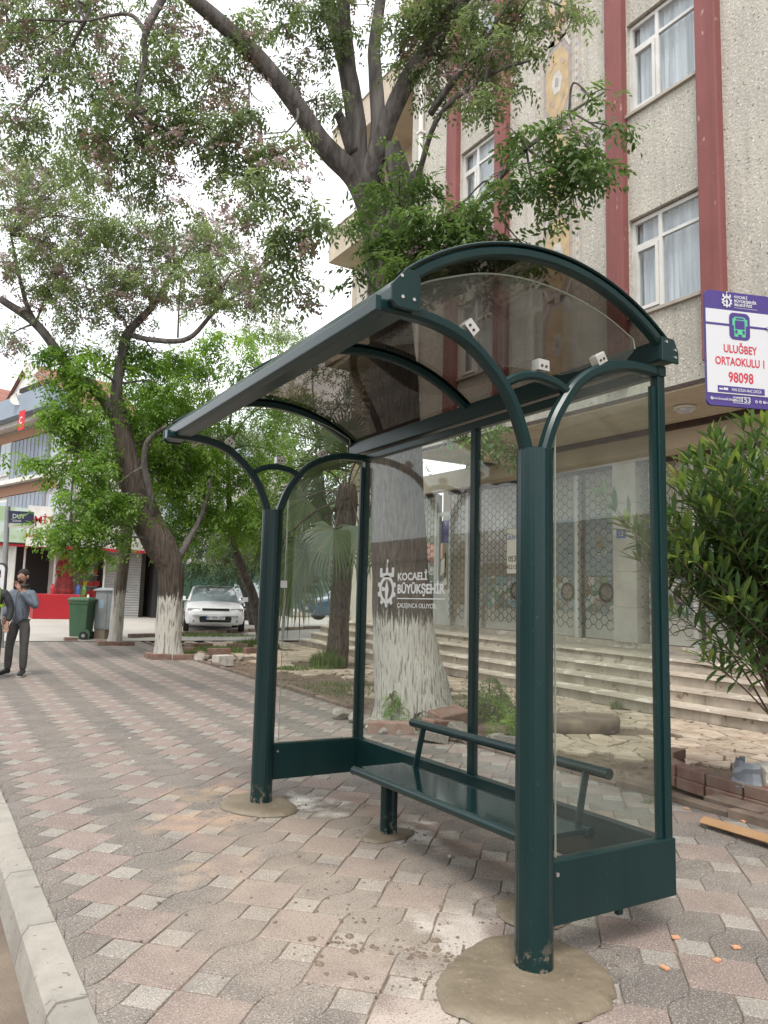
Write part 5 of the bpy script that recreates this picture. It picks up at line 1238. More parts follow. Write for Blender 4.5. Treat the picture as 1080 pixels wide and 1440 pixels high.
for y in (2.80, 4.14):
    lg = Geo(); lg.tube([(2.535,y,-.02),(2.535,y,.372)], .027, 14); lg.tube([(2.594,y,-.02),(2.594,y,.372)], .027, 14); lg.box(2.545,2.585,y-.018,y+.018,0,.37); lg.build('leg', M['teal'], sh, smooth='auto')

# ------------------------------------------------------------------ wet cement pads
M['cement'] = mat('fresh cement', (.225, .185, .13), .5, col2=(.17, .138, .095), scale=5, detail=8, bump=.5, bscale=22, specks=[((.30,.26,.20), 45, .66)])
M['clod'] = mat('mud crumbs', (.21, .165, .12), .9, col2=(.14,.105,.08), scale=30)
def pad(name, c, rx, ry, ang, label, seed, h=.020):
    q = random.Random(seed); ph = [q.uniform(0, 6.3) for _ in range(6)]; n = 140; rings = [(1.0,-.004),(.985,.35),(.94,.8),(.8,1),(.5,1.06),(.25,1.12),(.12,1.3)]
    vs = []; fs = []; jg = [q.gauss(0, .012) for _ in range(n)]; jg = [jg[k]+jg[k-1]*.8+.5*jg[k-2] for k in range(n)]
    for rr, hh in rings:
        for k in range(n):
            a = 2*PI*k/n; f = 1+.09*math.sin(2*a+ph[0])+.05*math.sin(3*a+ph[1])+jg[k]*rr**4
            x, y = rx*rr*f*math.cos(a), ry*rr*f*math.sin(a)
            vs.append((c[0]+x*math.cos(ang)-y*math.sin(ang), c[1]+x*math.sin(ang)+y*math.cos(ang), .004+h*hh+.0015*math.sin(x*60+y*37)))
    for i in range(len(rings)-1):
        for k in range(n): fs.append((i*n+k, i*n+(k+1)%n, (i+1)*n+(k+1)%n, (i+1)*n+k))
    fs.append(tuple((len(rings)-1)*n+k for k in range(n))); g = Geo(); g.add(vs, fs)
    o = g.build(name, M['cement'], smooth=True, loc=(c[0], c[1], 0)); return tag(o, label, 'cement')
pad('cement_pad', (2.085, 2.36), .36, .335, .2, 'large brown round of fresh cement at the foot of the near column', 1, .026)
pad('cement_pad', (2.125, 5.13), .25, .30, .4, 'fresh cement patch at the foot of the far column', 2, .022)
pad('cement_pad', (2.565, 4.15), .17, .125, .2, 'small fresh cement patch under the far bench leg', 3, .016)
pad('cement_pad', (2.56, 2.83), .21, .17, .9, 'small fresh cement patch behind the near column under the bench leg', 5, .018)
# crumbs of mud round the pads
q = random.Random(11); g = Geo()
def blob(g, c, s, q, fl=.6):
    n = 6; vs = [(c[0], c[1], c[2]+s*fl)]
    for k in range(n): a = 2*PI*k/n; r_ = s*q.uniform(.6, 1.25); vs.append((c[0]+r_*math.cos(a), c[1]+r_*math.sin(a), c[2]-.002))
    for k in range(n): a = 2*PI*(k+.5)/n; r_ = s*q.uniform(.4, .75); vs.append((c[0]+r_*math.cos(a), c[1]+r_*math.sin(a), c[2]+s*fl*q.uniform(.4, .8)))
    fs = []
    for k in range(n): fs += [(1+k, 1+(k+1)%n, 7+k), (7+k, 1+(k+1)%n, 7+(k+1)%n), (0, 7+k, 7+(k+1)%n)]
    g.add(vs, fs)
for cx, cy_, r_, n_ in ((2.085,2.36,.36,70), (2.125,5.13,.27,60), (2.565,4.15,.16,45), (1.75,2.85,.25,60), (1.95,3.5,.4,45), (2.56,2.83,.22,30), (1.3,3.6,.7,25)):
    for k in range(n_):
        a = q.uniform(0, 6.3); rr = r_*(1.02+abs(q.gauss(0, .28))) if n_ > 45 or r_ < .3 else r_*q.uniform(0, 1.4)
        blob(g, (cx+rr*math.cos(a), cy_+rr*math.sin(a), .003), abs(q.gauss(0, .005))+.002, q, q.uniform(.3, .55))
for k in range(90):
    a = q.uniform(0, 1); x, y = 1.62+.5*a+q.gauss(0,.05), 3.0-.45*a+q.gauss(0,.045); blob(g, (x, y, .003), abs(q.gauss(0, .009))+.003, q, .35)
o = g.build('mud_crumbs', M['clod'], kind='stuff', loc=(2, 3, 0)); tag(o, 'crumbs of dried mud and cement scattered on the paving round the pads', 'mud')
# ------------------------------------------------------------------ bus stop sign on its pole
M['signwhite'] = mat('sign white', (.60,.61,.63), .35); M['signpurple'] = mat('sign purple', (.06,.035,.20), .35); M['signred'] = mat('sign red', (.52,.035,.06), .4)
M['signgreen'] = mat('sign green', (.10,.48,.28), .4)
def rrect(w_, h, r_, n=5):
    out = []
    for cx, cy_, a in ((w_/2-r_, h/2-r_, 0), (-w_/2+r_, h/2-r_, 90), (-w_/2+r_, -h/2+r_, 180), (w_/2-r_, -h/2+r_, 270)):
        for k in range(n+1): b = R(a+90*k/n); out.append((cx+r_*math.cos(b), cy_+r_*math.sin(b)))
    return out
SD = 4.35; s_tl, s_bl = spot(987,404,SD), spot(996,571,SD)
ur = Vector((.952, -.306, 0)); ur = Vector((math.sin(YAW+R(78)), math.cos(YAW+R(78)), 0)); uu = (s_tl-s_bl).normalized(); uu = Vector((0,0,1)); un = ur.cross(uu)   # un points to the camera
if un.dot(FW) > 0: un = -un
SH = (s_tl-s_bl).length; SW = SH*.64; sc_ = (s_tl+s_bl)/2+ur*SW/2
bs = thing('bus_stop_sign', sc_+ur*(SW/2+.04)-Vector((0,0,sc_.z)), 'purple and white bus stop sign with red lettering reading 98098, right edge', 'sign')
def sg(x, y, l=0): return sc_+ur*x+uu*y+un*(.011+.0012*l)
g = Geo(); g.prism(rrect(SW, SH, .03), sc_-un*.009, ur, uu, un*.018); bd_ = g.build('sign_board', M['signpurple'], bs)
o = sg(0, 0, 1)
g = Geo(); quad(g, o, ur, uu, -SW/2, SW/2, -SH*.395, SH*.335); g.build('white_field', M['signwhite'], bs)
g = Geo(); quad(g, sg(0,0,2), ur, uu, -SW/2, SW/2, SH*.195, SH*.215); g.build('line', M['signpurple'], bd_)
bx = sg(0, SH*.20, 3); g = Geo(); pr = rrect(SW*.31, SH*.235, .03); g.add([bx+ur*a+uu*b for a, b in pr], [tuple(range(len(pr)))]); g.build('pictogram_field', M['signpurple'], bd_)
bx = sg(0, SH*.205, 4); g = Geo(); pr = rrect(SW*.175, SH*.155, .012); g.add([bx+ur*a+uu*b for a, b in pr], [tuple(range(len(pr)))])
for s in (-1, 1): quad(g, bx, ur, uu, s*SW*.10-.004, s*SW*.10+.006*1, -.0, .04); quad(g, bx, ur, uu, s*SW*.055-.012, s*SW*.055+.012, -SH*.098, -SH*.07)
bus_ = g.build('bus_pictogram', M['signgreen'], bd_)
bx = sg(0, SH*.205, 5); g = Geo(); quad(g, bx, ur, uu, -SW*.072, SW*.072, -SH*.03, SH*.045); quad(g, bx, ur, uu, -SW*.06, SW*.06, SH*.055, SH*.068)
for s in (-1, 1): disc(g, bx+ur*s*SW*.055-uu*SH*.053, ur, uu, 0, .009, 10)
g.build('bus_windows', M['signpurple'], bd_)
g = Geo(); fit(g, 'ULUĞBEY', .215, .047, sg(0, -SH*.035, 2), ur, uu, bold=.025); g.build('lettering', M['signred'], bs)
g = Geo(); fit(g, 'ORTAOKULU 1', .315, .047, sg(0, -SH*.145, 2), ur, uu, bold=.025); g.build('lettering', M['signred'], bs)
g = Geo(); fit(g, '98098', .16, .060, sg(0, -SH*.29, 2), ur, uu, bold=.022); g.build('lettering', M['signred'], bs)
g = Geo(); quad(g, sg(0,0,2), ur, uu, -SW*.35, SW*.35, -SH*.385, -SH*.328); g.build('notice_strip', M['signpurple'], bd_)
g = Geo(); fit(g, 'PARK EDİLEN ARAÇ ÇEKİLİR', .19, .017, sg(SW*.08, -SH*.368, 3), ur, uu, bold=.01)
quad(g, sg(-SW*.27,-SH*.357,3), ur, uu, -.025, -.002, -.005, .004); quad(g, sg(-SW*.27,-SH*.357,3), ur, uu, .002, .03, -.006, .008)
g.build('notice_lettering', M['signwhite'], bd_); g = Geo(); fit(g, 'KOCAELİ', .085, .015, sg(-SW*.07, SH*.450, 2), ur, uu, 'LEFT', .03); fit(g, 'BÜYÜKŞEHİR', .145, .017, sg(-SW*.07, SH*.412, 2), ur, uu, 'LEFT', .03); fit(g, 'BELEDİYESİ', .115, .015, sg(-SW*.07, SH*.380, 2), ur, uu, 'LEFT', .03)
quad(g, sg(0,0,2), ur, uu, -SW*.07, SW*.28, SH*.362, SH*.365); emblem(g, sg(-SW*.18, SH*.41, 2), ur, uu, .075)
g.build('header_lettering', M['signwhite'], bd_); g = Geo(); text(g, 'www.kocaeli.bel.tr', .022, sg(-SW*.27, -SH*.452, 2), ur, uu, 'CENTER', .006); text(g, '153', .045, sg(SW*.06, -SH*.458, 2), ur, uu, 'CENTER', .014)
text(g, 'ÇAĞRI', .016, sg(-SW*.06, -SH*.437, 2), ur, uu, 'CENTER', .01); text(g, 'MERKEZİ', .016, sg(-SW*.06, -SH*.458, 2), ur, uu, 'CENTER', .01)
for x0, x1, y0, y1 in ((-.13,.12,-.470,-.466),(-.13,.12,-.420,-.416),(-.13,-.125,-.470,-.416),(.115,.12,-.470,-.416)): quad(g, sg(0,0,2), ur, uu, SW*x0, SW*x1, SH*y0, SH*y1)
for k in range(3): disc(g, sg(SW*(.22+.06*k), -SH*.443, 2), ur, uu, .0045, .0085, 12)
text(g, '/kocaelibld', .02, sg(SW*.42, -SH*.45, 2), ur, uu, 'CENTER', .006)
disc(g, sg(-SW*.44, -SH*.443, 2), ur, uu, .005, .009, 10)
g.build('small_print', M['signwhite'], bd_)
g = Geo(); c_ = sg(SW*.42, SH*.215, 3); g.tube([c_-un*.002, c_+un*.006], .011, 10); g.build('bolt', M['chrome'], bd_)
pc = sc_+ur*(SW/2+.045); g = Geo(); g.tube([(pc.x,pc.y,-.02),(pc.x,pc.y,sc_.z+SH/2+.15)], .03, 14); g.build('pole', M['galv'], bs, smooth='auto')
for s in (-1, 1): g = Geo(); g.obox(pc+uu*s*SH*.22, ur*.06, un*.034, uu*.015); g.build('bracket', M['galv'], bs)

# ------------------------------------------------------------------ street name sign and rounded panel at the left
p0, p1 = spot(2,905,16.5), spot(11,712,16.5)
ds = thing('street_name_sign', p0, 'dark blue sign reading DUT on leaning grey pole at left edge', 'sign')
g = Geo(); g.tube([p0-Vector((0,0,.2)), p1], .055, 10); g.build('pole', M['galv'], ds, smooth='auto')
a = spot(13,718,16.4); b = spot(47,720,16.4); c = spot(13,735,16.4); dx = (b-a); dz_ = (c-a); nn = dx.cross(dz_).normalized()
if nn.dot(FW) > 0: nn = -nn
g = Geo(); g.prism([(0,0),(1,0),(1,1),(0,1)], a-nn*.03, dx, dz_, nn*.06); g.build('board', mat('navy sign', (.03,.035,.08), .4), ds)
g = Geo(); text(g, 'DUT', .13, a+dx*.16+dz_*.60+nn*.034, dx.normalized(), -dz_.normalized(), 'LEFT', .01); g.build('lettering', M['signwhite'], ds)
g = Geo(); text(g, 'SOKAK', .06, a+dx*.16+dz_*.88+nn*.034, dx.normalized(), -dz_.normalized(), 'LEFT', .01); g.build('small_lettering', M['signwhite'], ds)
g = Geo(); g.prism([(0,1.05),(1,1.05),(1,1.38),(0,1.38)], a-nn*.02, dx, dz_, nn*.04); g.build('lower_board', M['whitewash'], ds)
rp_ = thing('rounded_panel', spot(-4,930,13.2), 'white rounded panel with thick black rim cut by the left edge', 'panel')
c_ = spot(-5,822,13.2); g = Geo(); pr = rrect(.30, .74, .10); g.prism(pr, c_-RT*0, RT, (0,0,1), FW*.05); g.build('rim', M['ink'], rp_)
g = Geo(); pr = rrect(.25, .68, .085); g.prism(pr, c_-FW*.004, RT, (0,0,1), FW*.003); g.build('panel_face', M['signwhite'], rp_)
g = Geo(); g.tube([(c_.x, c_.y+.05, ter(c_.x,c_.y)-.05), (c_.x, c_.y+.05, c_.z)], .03, 8); g.build('post', M['galv'], rp_)

# ------------------------------------------------------------------ wheeled bin
M['bin'] = mat('green bin plastic', (.045,.115,.055), .5, col2=(.06,.13,.07), scale=4); M['rubber'] = mat('rubber', (.02,.02,.02), .8)
Bp = Vector((3.60, 20.6, ter(3.7,20.6))); wb = thing('wheeled_bin', Bp, 'green plastic wheeled bin standing on the far end of the pavement', 'bin')

bx_ = Vector((RT.x, RT.y, 0)).normalized(); by_ = Vector((-bx_.y, bx_.x, 0)); bz = Vector((0,0,1))
def fr(x, y, z): return Bp+bx_*x*.78+by_*y*.86+bz*z
g = Geo(); vs = [fr(s*.25, t*.28, .07) for s, t in ((-1,-1),(1,-1),(1,1),(-1,1))]+[fr(s*.30, t*.34, .86) for s, t in ((-1,-1),(1,-1),(1,1),(-1,1))]+[fr(s*.325, t*.365, .88) for s, t in ((-1,-1),(1,-1),(1,1),(-1,1))]+[fr(s*.325, t*.365, .93) for s, t in ((-1,-1),(1,-1),(1,1),(-1,1))]
g.add(vs, [(0,3,2,1),(12,13,14,15)]+[(k+i,k+(i+1)%4,k+4+(i+1)%4,k+4+i) for k in (0,4,8) for i in range(4)]); g.build('body', M['bin'], wb, bevel=.012)
g = Geo(); vs = [fr(s*.34, t*.38, .935) for s, t in ((-1,-1),(1,-1),(1,1),(-1,1))]+[fr(s*.34, t*.38, .985) for s, t in ((-1,-1),(1,-1),(1,1),(-1,1))]+[fr(s*.28, t*.32, 1.04) for s, t in ((-1,-1),(1,-1),(1,1),(-1,1))]
g.add(vs, [(0,3,2,1),(8,9,10,11)]+[(k+i,k+(i+1)%4,k+4+(i+1)%4,k+4+i) for k in (0,4) for i in range(4)]); g.build('lid', M['bin'], wb, bevel=.012)
g = Geo(); g.tube([fr(.36,-.3,.98), fr(.36,.3,.98)], .03, 10); g.build('handle', M['bin'], wb)
for t in (-.30, .30):
    g = Geo(); g.tube([fr(.21,t-.03,.10), fr(.21,t+.03,.10)], .10, 18); wl = g.build('wheel', M['rubber'], wb, smooth='auto')
    g = Geo(); g.tube([fr(.21,t-.034,.10), fr(.21,t+.034,.10)], .045, 14); g.build('hub', M['galv'], wl)
g = Geo(); g.tube([fr(.21,-.285,.12), fr(.21,-.262,.12)], .15, 20); g.build('wheel_arch', M['bin'], wb, smooth='auto')

# ------------------------------------------------------------------ grey cabinet
Cp = Vector((4.24, 20.65, ter(4.4,20.7))); kb_ = thing('street_cabinet', Cp, 'grey metal utility cabinet on a concrete foot behind the slim tree', 'cabinet')
def cf(x, y, z): return Cp+bx_*x+by_*y+bz*z
def cbox(x0, x1, y0, y1, z0, z1): g = Geo(); vs = [cf(x,y,z) for z in (z0,z1) for x,y in ((x0,y0),(x1,y0),(x1,y1),(x0,y1))]; return g.add(vs, [(0,3,2,1),(4,5,6,7),(0,1,5,4),(1,2,6,5),(2,3,7,6),(3,0,4,7)])
cbox(-.27,.0,-.18,.18,-.05,.24).build('foot', mat('foot concrete', (.30,.24,.18), .9), kb_)
cbox(-.28,.34,-.2,.2,.24,1.20).build('housing', M['galv'], kb_, bevel=.008)
cbox(-.25,.02,-.215,-.202,.28,1.15).build('door', M['galv'], kb_, bevel=.004)
cbox(.05,.31,-.215,-.202,.28,1.15).build('door', M['galv'], kb_, bevel=.004)
g = Geo(); vs = [cf(x,y,1.203) for x,y in ((-.33,-.25),(.39,-.25),(.39,.25),(-.33,.25))]+[cf(x,y,1.235) for x,y in ((-.33,-.25),(.39,-.25),(.39,.25),(-.33,.25))]+[cf(x,y,1.29) for x,y in ((-.25,0),(.31,0))]
g.add(vs, [(0,3,2,1),(0,1,5,4),(1,2,6,5),(2,3,7,6),(3,0,4,7),(4,5,9,8),(6,7,8,9),(5,6,9),(7,4,8)]); g.build('roof', M['galv'], kb_)
g = Geo(); g.prism([(0,0),(.12,.02),(.13,.16),(.09,.22),(.01,.2)], cf(-.18,-.217,.76), bx_, bz, -by_*.002); g.build('sticker', mat('faded sticker', (.35,.5,.6), .5), kb_)

# ------------------------------------------------------------------ stones, bricks, rubble
M['rbrick'] = mat('red block', (.20,.105,.08), .88, col2=(.235,.17,.135), scale=9, bump=.4, rand=.15); M['rock'] = mat('grey rubble', (.33,.30,.26), .9, col2=(.20,.175,.15), scale=8, bump=.6, rand=.2)
M['rockw'] = mat('pale rubble', (.55,.52,.46), .9, col2=(.36,.33,.29), scale=9, bump=.6, rand=.12)
def rock(name, c, s, seed, label, m='rock', group=None, fl=.65, cat='stone'):
    import bmesh
    bm = bmesh.new(); bmesh.ops.create_icosphere(bm, subdivisions=2, radius=1); q = random.Random(seed); pl = [(Vector((q.gauss(0,1),q.gauss(0,1),q.gauss(0,1))).normalized(), q.uniform(.55,.9)) for _ in range(9)]
    for v in bm.verts:
        for n_, d in pl:
            e = v.co.dot(n_)-d
            if e > 0: v.co -= n_*e
        v.co = Vector((v.co.x*s, v.co.y*s*q.uniform(.97,1.03)*.8, v.co.z*s*fl))
    me = bpy.data.meshes.new(name); bm.to_mesh(me); bm.free(); me.materials.append(M[m]); o = bpy.data.objects.new(name, me); COL.objects.link(o)
    o.location = (c[0], c[1], ter(c[0],c[1])+c[2]+s*fl*.55); o.rotation_euler = (q.uniform(-.3,.3), q.uniform(-.3,.3), q.uniform(0,6)); return tag(o, label, cat, group)
GR = 'rubble stones round the foot of the big tree'
for k, (x, y, s, m) in enumerate(((4.50,8.02,.13,'rock'),(4.46,7.72,.10,'rock'),(4.62,7.86,.09,'rock'),(4.48,7.48,.10,'rock'),(4.60,7.55,.085,'rockw'),(4.66,7.36,.10,'rockw'),(4.76,7.30,.07,'rockw'),(4.42,7.30,.08,'rock'),(4.86,7.42,.085,'rock'),(4.44,8.3,.14,'rock'),(4.95,7.28,.08,'rock'),(4.40,7.56,.06,'rockw'),(4.58,7.20,.06,'rock'),(4.9,7.15,.07,'rockw'),(5.0,6.25,.10,'rockw'),(5.25,6.4,.12,'rock'),(5.5,6.2,.07,'rock'))):
    rock('rubble_stone', (x, y, 0), s, 40+k, 'pale broken rubble stone beside the big limewashed tree' if m == 'rockw' else 'grey rubble stone beside the big limewashed tree', m, GR+(' (pale)' if m == 'rockw' else ''))
def block(name, c, sx, sy, sz, rz, m, label, tilt=(0,0), group=None, cat='block', b=.012):
    g = Geo(); g.bbox((c[0],c[1],c[2]+ter(c[0],c[1])), (sx/2,0,0), (0,sy/2,0), (0,0,sz/2), b); o = g.build(name, M[m], loc=(c[0],c[1],c[2]+ter(c[0],c[1]))); o.rotation_euler = (tilt[0], tilt[1], rz); return tag(o, label, cat, group)
block('red_block', (4.52,7.30,.06), .5, .16, .13, -.55, 'rbrick', 'red block lying low at the left foot of the big tree')
block('red_block', (4.98,7.02,.10), .5, .17, .13, .35, 'rbrick', 'worn red kerb block angled in front of the big trunk', (.05,.12))
block('red_block', (5.22,7.2,.16), .50, .22, .14, .25, 'rbrick', 'tilted red block with white paint marks in front of the trunk', (.25,-.05))
block('paving_slab', (5.0,6.62,.09), .30, .28, .09, .5, 'grey', 'loose grey speckled paver leaning on rubble by the tree', (.5,.1), cat='paver')
block('paving_slab', (4.72,6.75,.05), .34, .3, .09, .9, 'grey', 'flat grey paver at the broken pavement edge by the tree', (.15,.1), cat='paver')
block('paving_slab', (5.28,6.15,.05), .32, .30, .09, .2, 'grey', 'grey paver half buried right of the big tree', (-.1,.2), cat='paver')
# rings of blocks round the other trees
for k, (x, y, rz) in enumerate(((4.3,15.75,.0),(4.72,15.62,.08),(5.12,15.75,.7),(4.15,16.1,1.5),(5.25,16.2,1.5))):
    block('red_block', (x, y, .05), .40, .13, .12, rz, 'rbrick', ('red kerb block before the leaning tree, left one of the front pair','red kerb block before the leaning tree, right one of the front pair','red kerb block set askew at the right front of the leaning tree','red kerb block along the left side of the leaning tree','red kerb block along the right side of the leaning tree')[k], group='kerb blocks round the leaning tree')
for k, (x, y, rz) in enumerate(((3.88,18.9,.0),(4.3,18.85,.1),(3.8,19.25,1.5))):
    block('red_block', (x, y, .04), .40, .12, .10, rz, 'rbrick', ('reddish kerb block in front of the slim tree, left one','reddish kerb block in front of the slim tree, right one','reddish kerb block beside the slim tree toward the bin')[k], group='kerb blocks round the slim tree')
for k in range(7):
    a = k/7*2*PI; block('red_block', (6.05+.98*math.cos(a), 17.3+.62*math.sin(a), .05), .5, .12, .15, math.atan2(.62*math.cos(a), -.98*math.sin(a)), 'rbrick', 'low red block on the %s side of the grassy bed beyond the leaning tree' % ('right','far right','far','left','near left','near','near right')[k], group='blocks round the grassy bed')
block('loose_brick', (3.28,20.1,.04), .28, .14, .10, .1, 'rbrick', 'loose brick lying before the green bin', cat='brick')
block('white_block', (5.15,14.5,.09), .34, .22, .20, .25, 'rockw', 'pale concrete block lying on the soil between leaning tree and shelter')
for k, (x, y, s) in enumerate(((4.98,15.4,.16),(5.2,15.6,.12),(5.3,15.1,.10),(5.6,15.2,.09),(5.05,14.9,.08),(5.9,15.5,.1),(6.3,15.2,.08))): rock('rubble_stone', (x,y,0), s, 70+k, ('largest broken stone on the soil against the leaning tree bed','broken stone behind the largest one right of the leaning tree','broken stone just left of the pale concrete block','small stone behind the pale concrete block','small stone at the pavement edge before the pale block','stone furthest back on the soil beyond the pale block','small stone furthest right beyond the pale block')[k], 'rock', 'stones right of the leaning tree')
for k in range(9): block('dark_stone', (5.2+k*.82, 21.0+k*.42, .05), .8, .14, .12, .47, 'edging', ('dark kerb stone %s in the row before the white car' % ('at the left end','next to the left end','left of the middle','just left of the centre','at the centre','just right of the centre','right of the middle','next to the right end','at the right end')[k]), group='kerb row before the white car', cat='kerb stone')
# low brick border of the oleander bed
pb = thing('brick_border', (5.35, 3.8, 0), 'low border of red bricks round the oleander bed at the right', 'border')
P_ = [Vector((6.0,4.75,0)), Vector((5.62,4.62,0)), Vector((5.36,4.22,0)), Vector((5.28,3.75,0)), Vector((5.22,3.2,0)), Vector((5.16,2.6,0)), Vector((5.12,2.0,0)), Vector((5.1,1.4,0))]
Pc = crv0(P_, 3)
for lay in range(2):
    for k in range(0, len(Pc)-2, 2):
        a, b = Pc[k], Pc[min(k+2, len(Pc)-1)]; c_ = (a+b)/2; d_ = (b-a); g = Geo()
        g.bbox(c_+Vector((.01*lay,0,.045+lay*.088)), d_*.47, Vector((-d_.y,d_.x,0)).normalized()*.06, (0,0,.041), .006); g.build('brick', M['rbrick'], pb)
block('edging_slab', (5.1,3.55,.035), .45, .16, .07, 1.5, 'edging', 'grey stone slab lying before the brick border', cat='slab')
block('edging_slab', (5.08,3.05,.03), .5, .16, .07, 1.6, 'edging', 'second grey slab before the brick border, cut by the right edge', cat='slab')
rock('broken_stone', (5.42,3.52,.17), .16, 91, 'chunk of pale stone in a torn blue grey bag on the brick border', 'rockw')
g = Geo(); c_ = Vector((5.36,3.60,.24)); vs = []; fs = []; q = random.Random(2)
for i in range(5):
    for k in range(9): a = R(60+k*22); rr = .15+.02*q.uniform(-1,1)-.01*i; vs.append(c_+Vector((math.cos(a)*rr, math.sin(a)*rr, -.09+i*.045+.012*q.uniform(-1,1))))
for i in range(4):
    for k in range(8): fs.append((i*9+k, i*9+k+1, (i+1)*9+k+1, (i+1)*9+k))
g.add(vs, fs); tag(g.build('torn_bag', mat('blue grey plastic', (.20,.22,.25), .4), loc=c_), 'torn blue grey plastic bag wrapped round the stone chunk', 'bag')
# cardboard strip
g = Geo(); a = Vector((4.56,3.42,.03)); b = Vector((4.50,2.55,.045)); n_ = 8; prof_ = []
vs = []; fs = []
for k in range(n_+1):
    p = a.lerp(b, k/n_)+Vector((0,0,0)); vs += [p+Vector((-.055,0,0)), p+Vector((.06,.0+(.05 if k == 0 else 0),.012)), p+Vector((.06,.0+(.05 if k == 0 else 0),.016)), p+Vector((-.055,0,.004))]
    if k: o_ = 4*k-4; fs += [(o_,o_+4,o_+5,o_+1),(o_+3,o_+2,o_+6,o_+7),(o_,o_+3,o_+7,o_+4),(o_+1,o_+5,o_+6,o_+2)]
fs += [(0,1,2,3),(4*n_,4*n_+3,4*n_+2,4*n_+1)]; g.add(vs, fs); tag(g.build('cardboard_strip', mat('cardboard', (.42,.25,.13), .85, col2=(.36,.21,.10), scale=6), loc=a), 'strip of brown cardboard lying on the pavement at the right edge', 'cardboard')
# round concrete stump ring
g = Geo(); vs = []; n = 40
g.lathe([(.54,-.02),(.55,.10),(.53,.14),(.46,.145),(.1,.12)], (6.8, 6.75, 0), 44, .62); o = g.build('round_slab', M['edging'], smooth=True, loc=(6.8,6.75,0)); tag(o, 'weathered round concrete slab on the soil before the steps', 'slab')
# small things lying about
q = random.Random(9)
for k, (px, py) in enumerate(((965,1137),(1045,1155),(858,1277),(950,1318),(1008,1350),(935,1361),(1035,1332))):
    v = FW+RT*((px-540)/F_PX)-UP*((py-720)/F_PX); t = -(EYE-.006)/v.z; p = Vector((0,0,EYE))+v*t
    g = Geo(); a = q.uniform(0,3); g.bbox((p.x,p.y,.007), (math.cos(a)*.017,math.sin(a)*.017,0), (-math.sin(a)*.011,math.cos(a)*.011,0), (0,0,.004), .001)
    tag(g.build('tile_chip', mat('orange foam', (.58,.30,.17), .8) if k == 0 else bpy.data.materials['orange foam'], loc=p), ('orange chip on the paving right of the rear corner post, nearest the soil edge','orange chip on the paving below the cardboard strip','orange chip lying just outside the bottom of the side panel','orange chip between side panel and right edge, highest of the outer four','small orange chip in the outer group, right of the middle','orange chip on the paving closest to the cement pad','orange chip on the paving nearest the right edge')[k], 'chip')
for k, (px, py, lb) in enumerate(((187,1071,'small white pebble alone on the open paving'),(182,1041,'flat white scrap beyond the pebble on the paving'),(633,1205,'pale pebble on the paving under the bench'),(632,1126,'tiny white chip beneath the bench'))):
    v = FW+RT*((px-540)/F_PX)-UP*((py-720)/F_PX); t = -EYE/v.z; p = Vector((0,0,EYE))+v*t; rock('pebble', (p.x,p.y,-.004), .018, 100+k, lb, 'rockw', cat='pebble')
g = Geo()
for k in range(420):                          # litter of chips and dry leaves
    x, y = (q.uniform(.8,4.9), q.uniform(2.2,14)) if k % 3 else (q.uniform(5,8.6), q.uniform(4,12)); s = q.uniform(.003,.011) if k % 3 else q.uniform(.008,.03); a = q.uniform(0,6); z = ter(x,y)+.004
    g.add([(x+s*math.cos(a),y+s*math.sin(a),z),(x-s*.6*math.sin(a),y+s*.6*math.cos(a),z+.002),(x-s*math.cos(a),y-s*math.sin(a),z+.001),(x+s*.5*math.sin(a),y-s*.5*math.cos(a),z+.003)], [(0,1,2,3)])
tag(g.build('litter', M['rockw'], kind='stuff', loc=(3,6,0)), 'tiny pale chips and scraps strewn over paving and soil', 'litter')
g = Geo()
for k in range(900):
    x, y = q.uniform(4.95,6.6), q.uniform(3.6,15.5); blob(g, (x, y, ter(x,y)-.03), abs(q.gauss(0,.018))+.006, q, .6)
tag(g.build('soil_crumbs', M['clod'], kind='stuff', loc=(5.8,8,0)), 'lumps of dry soil scattered on the planted strip', 'soil')

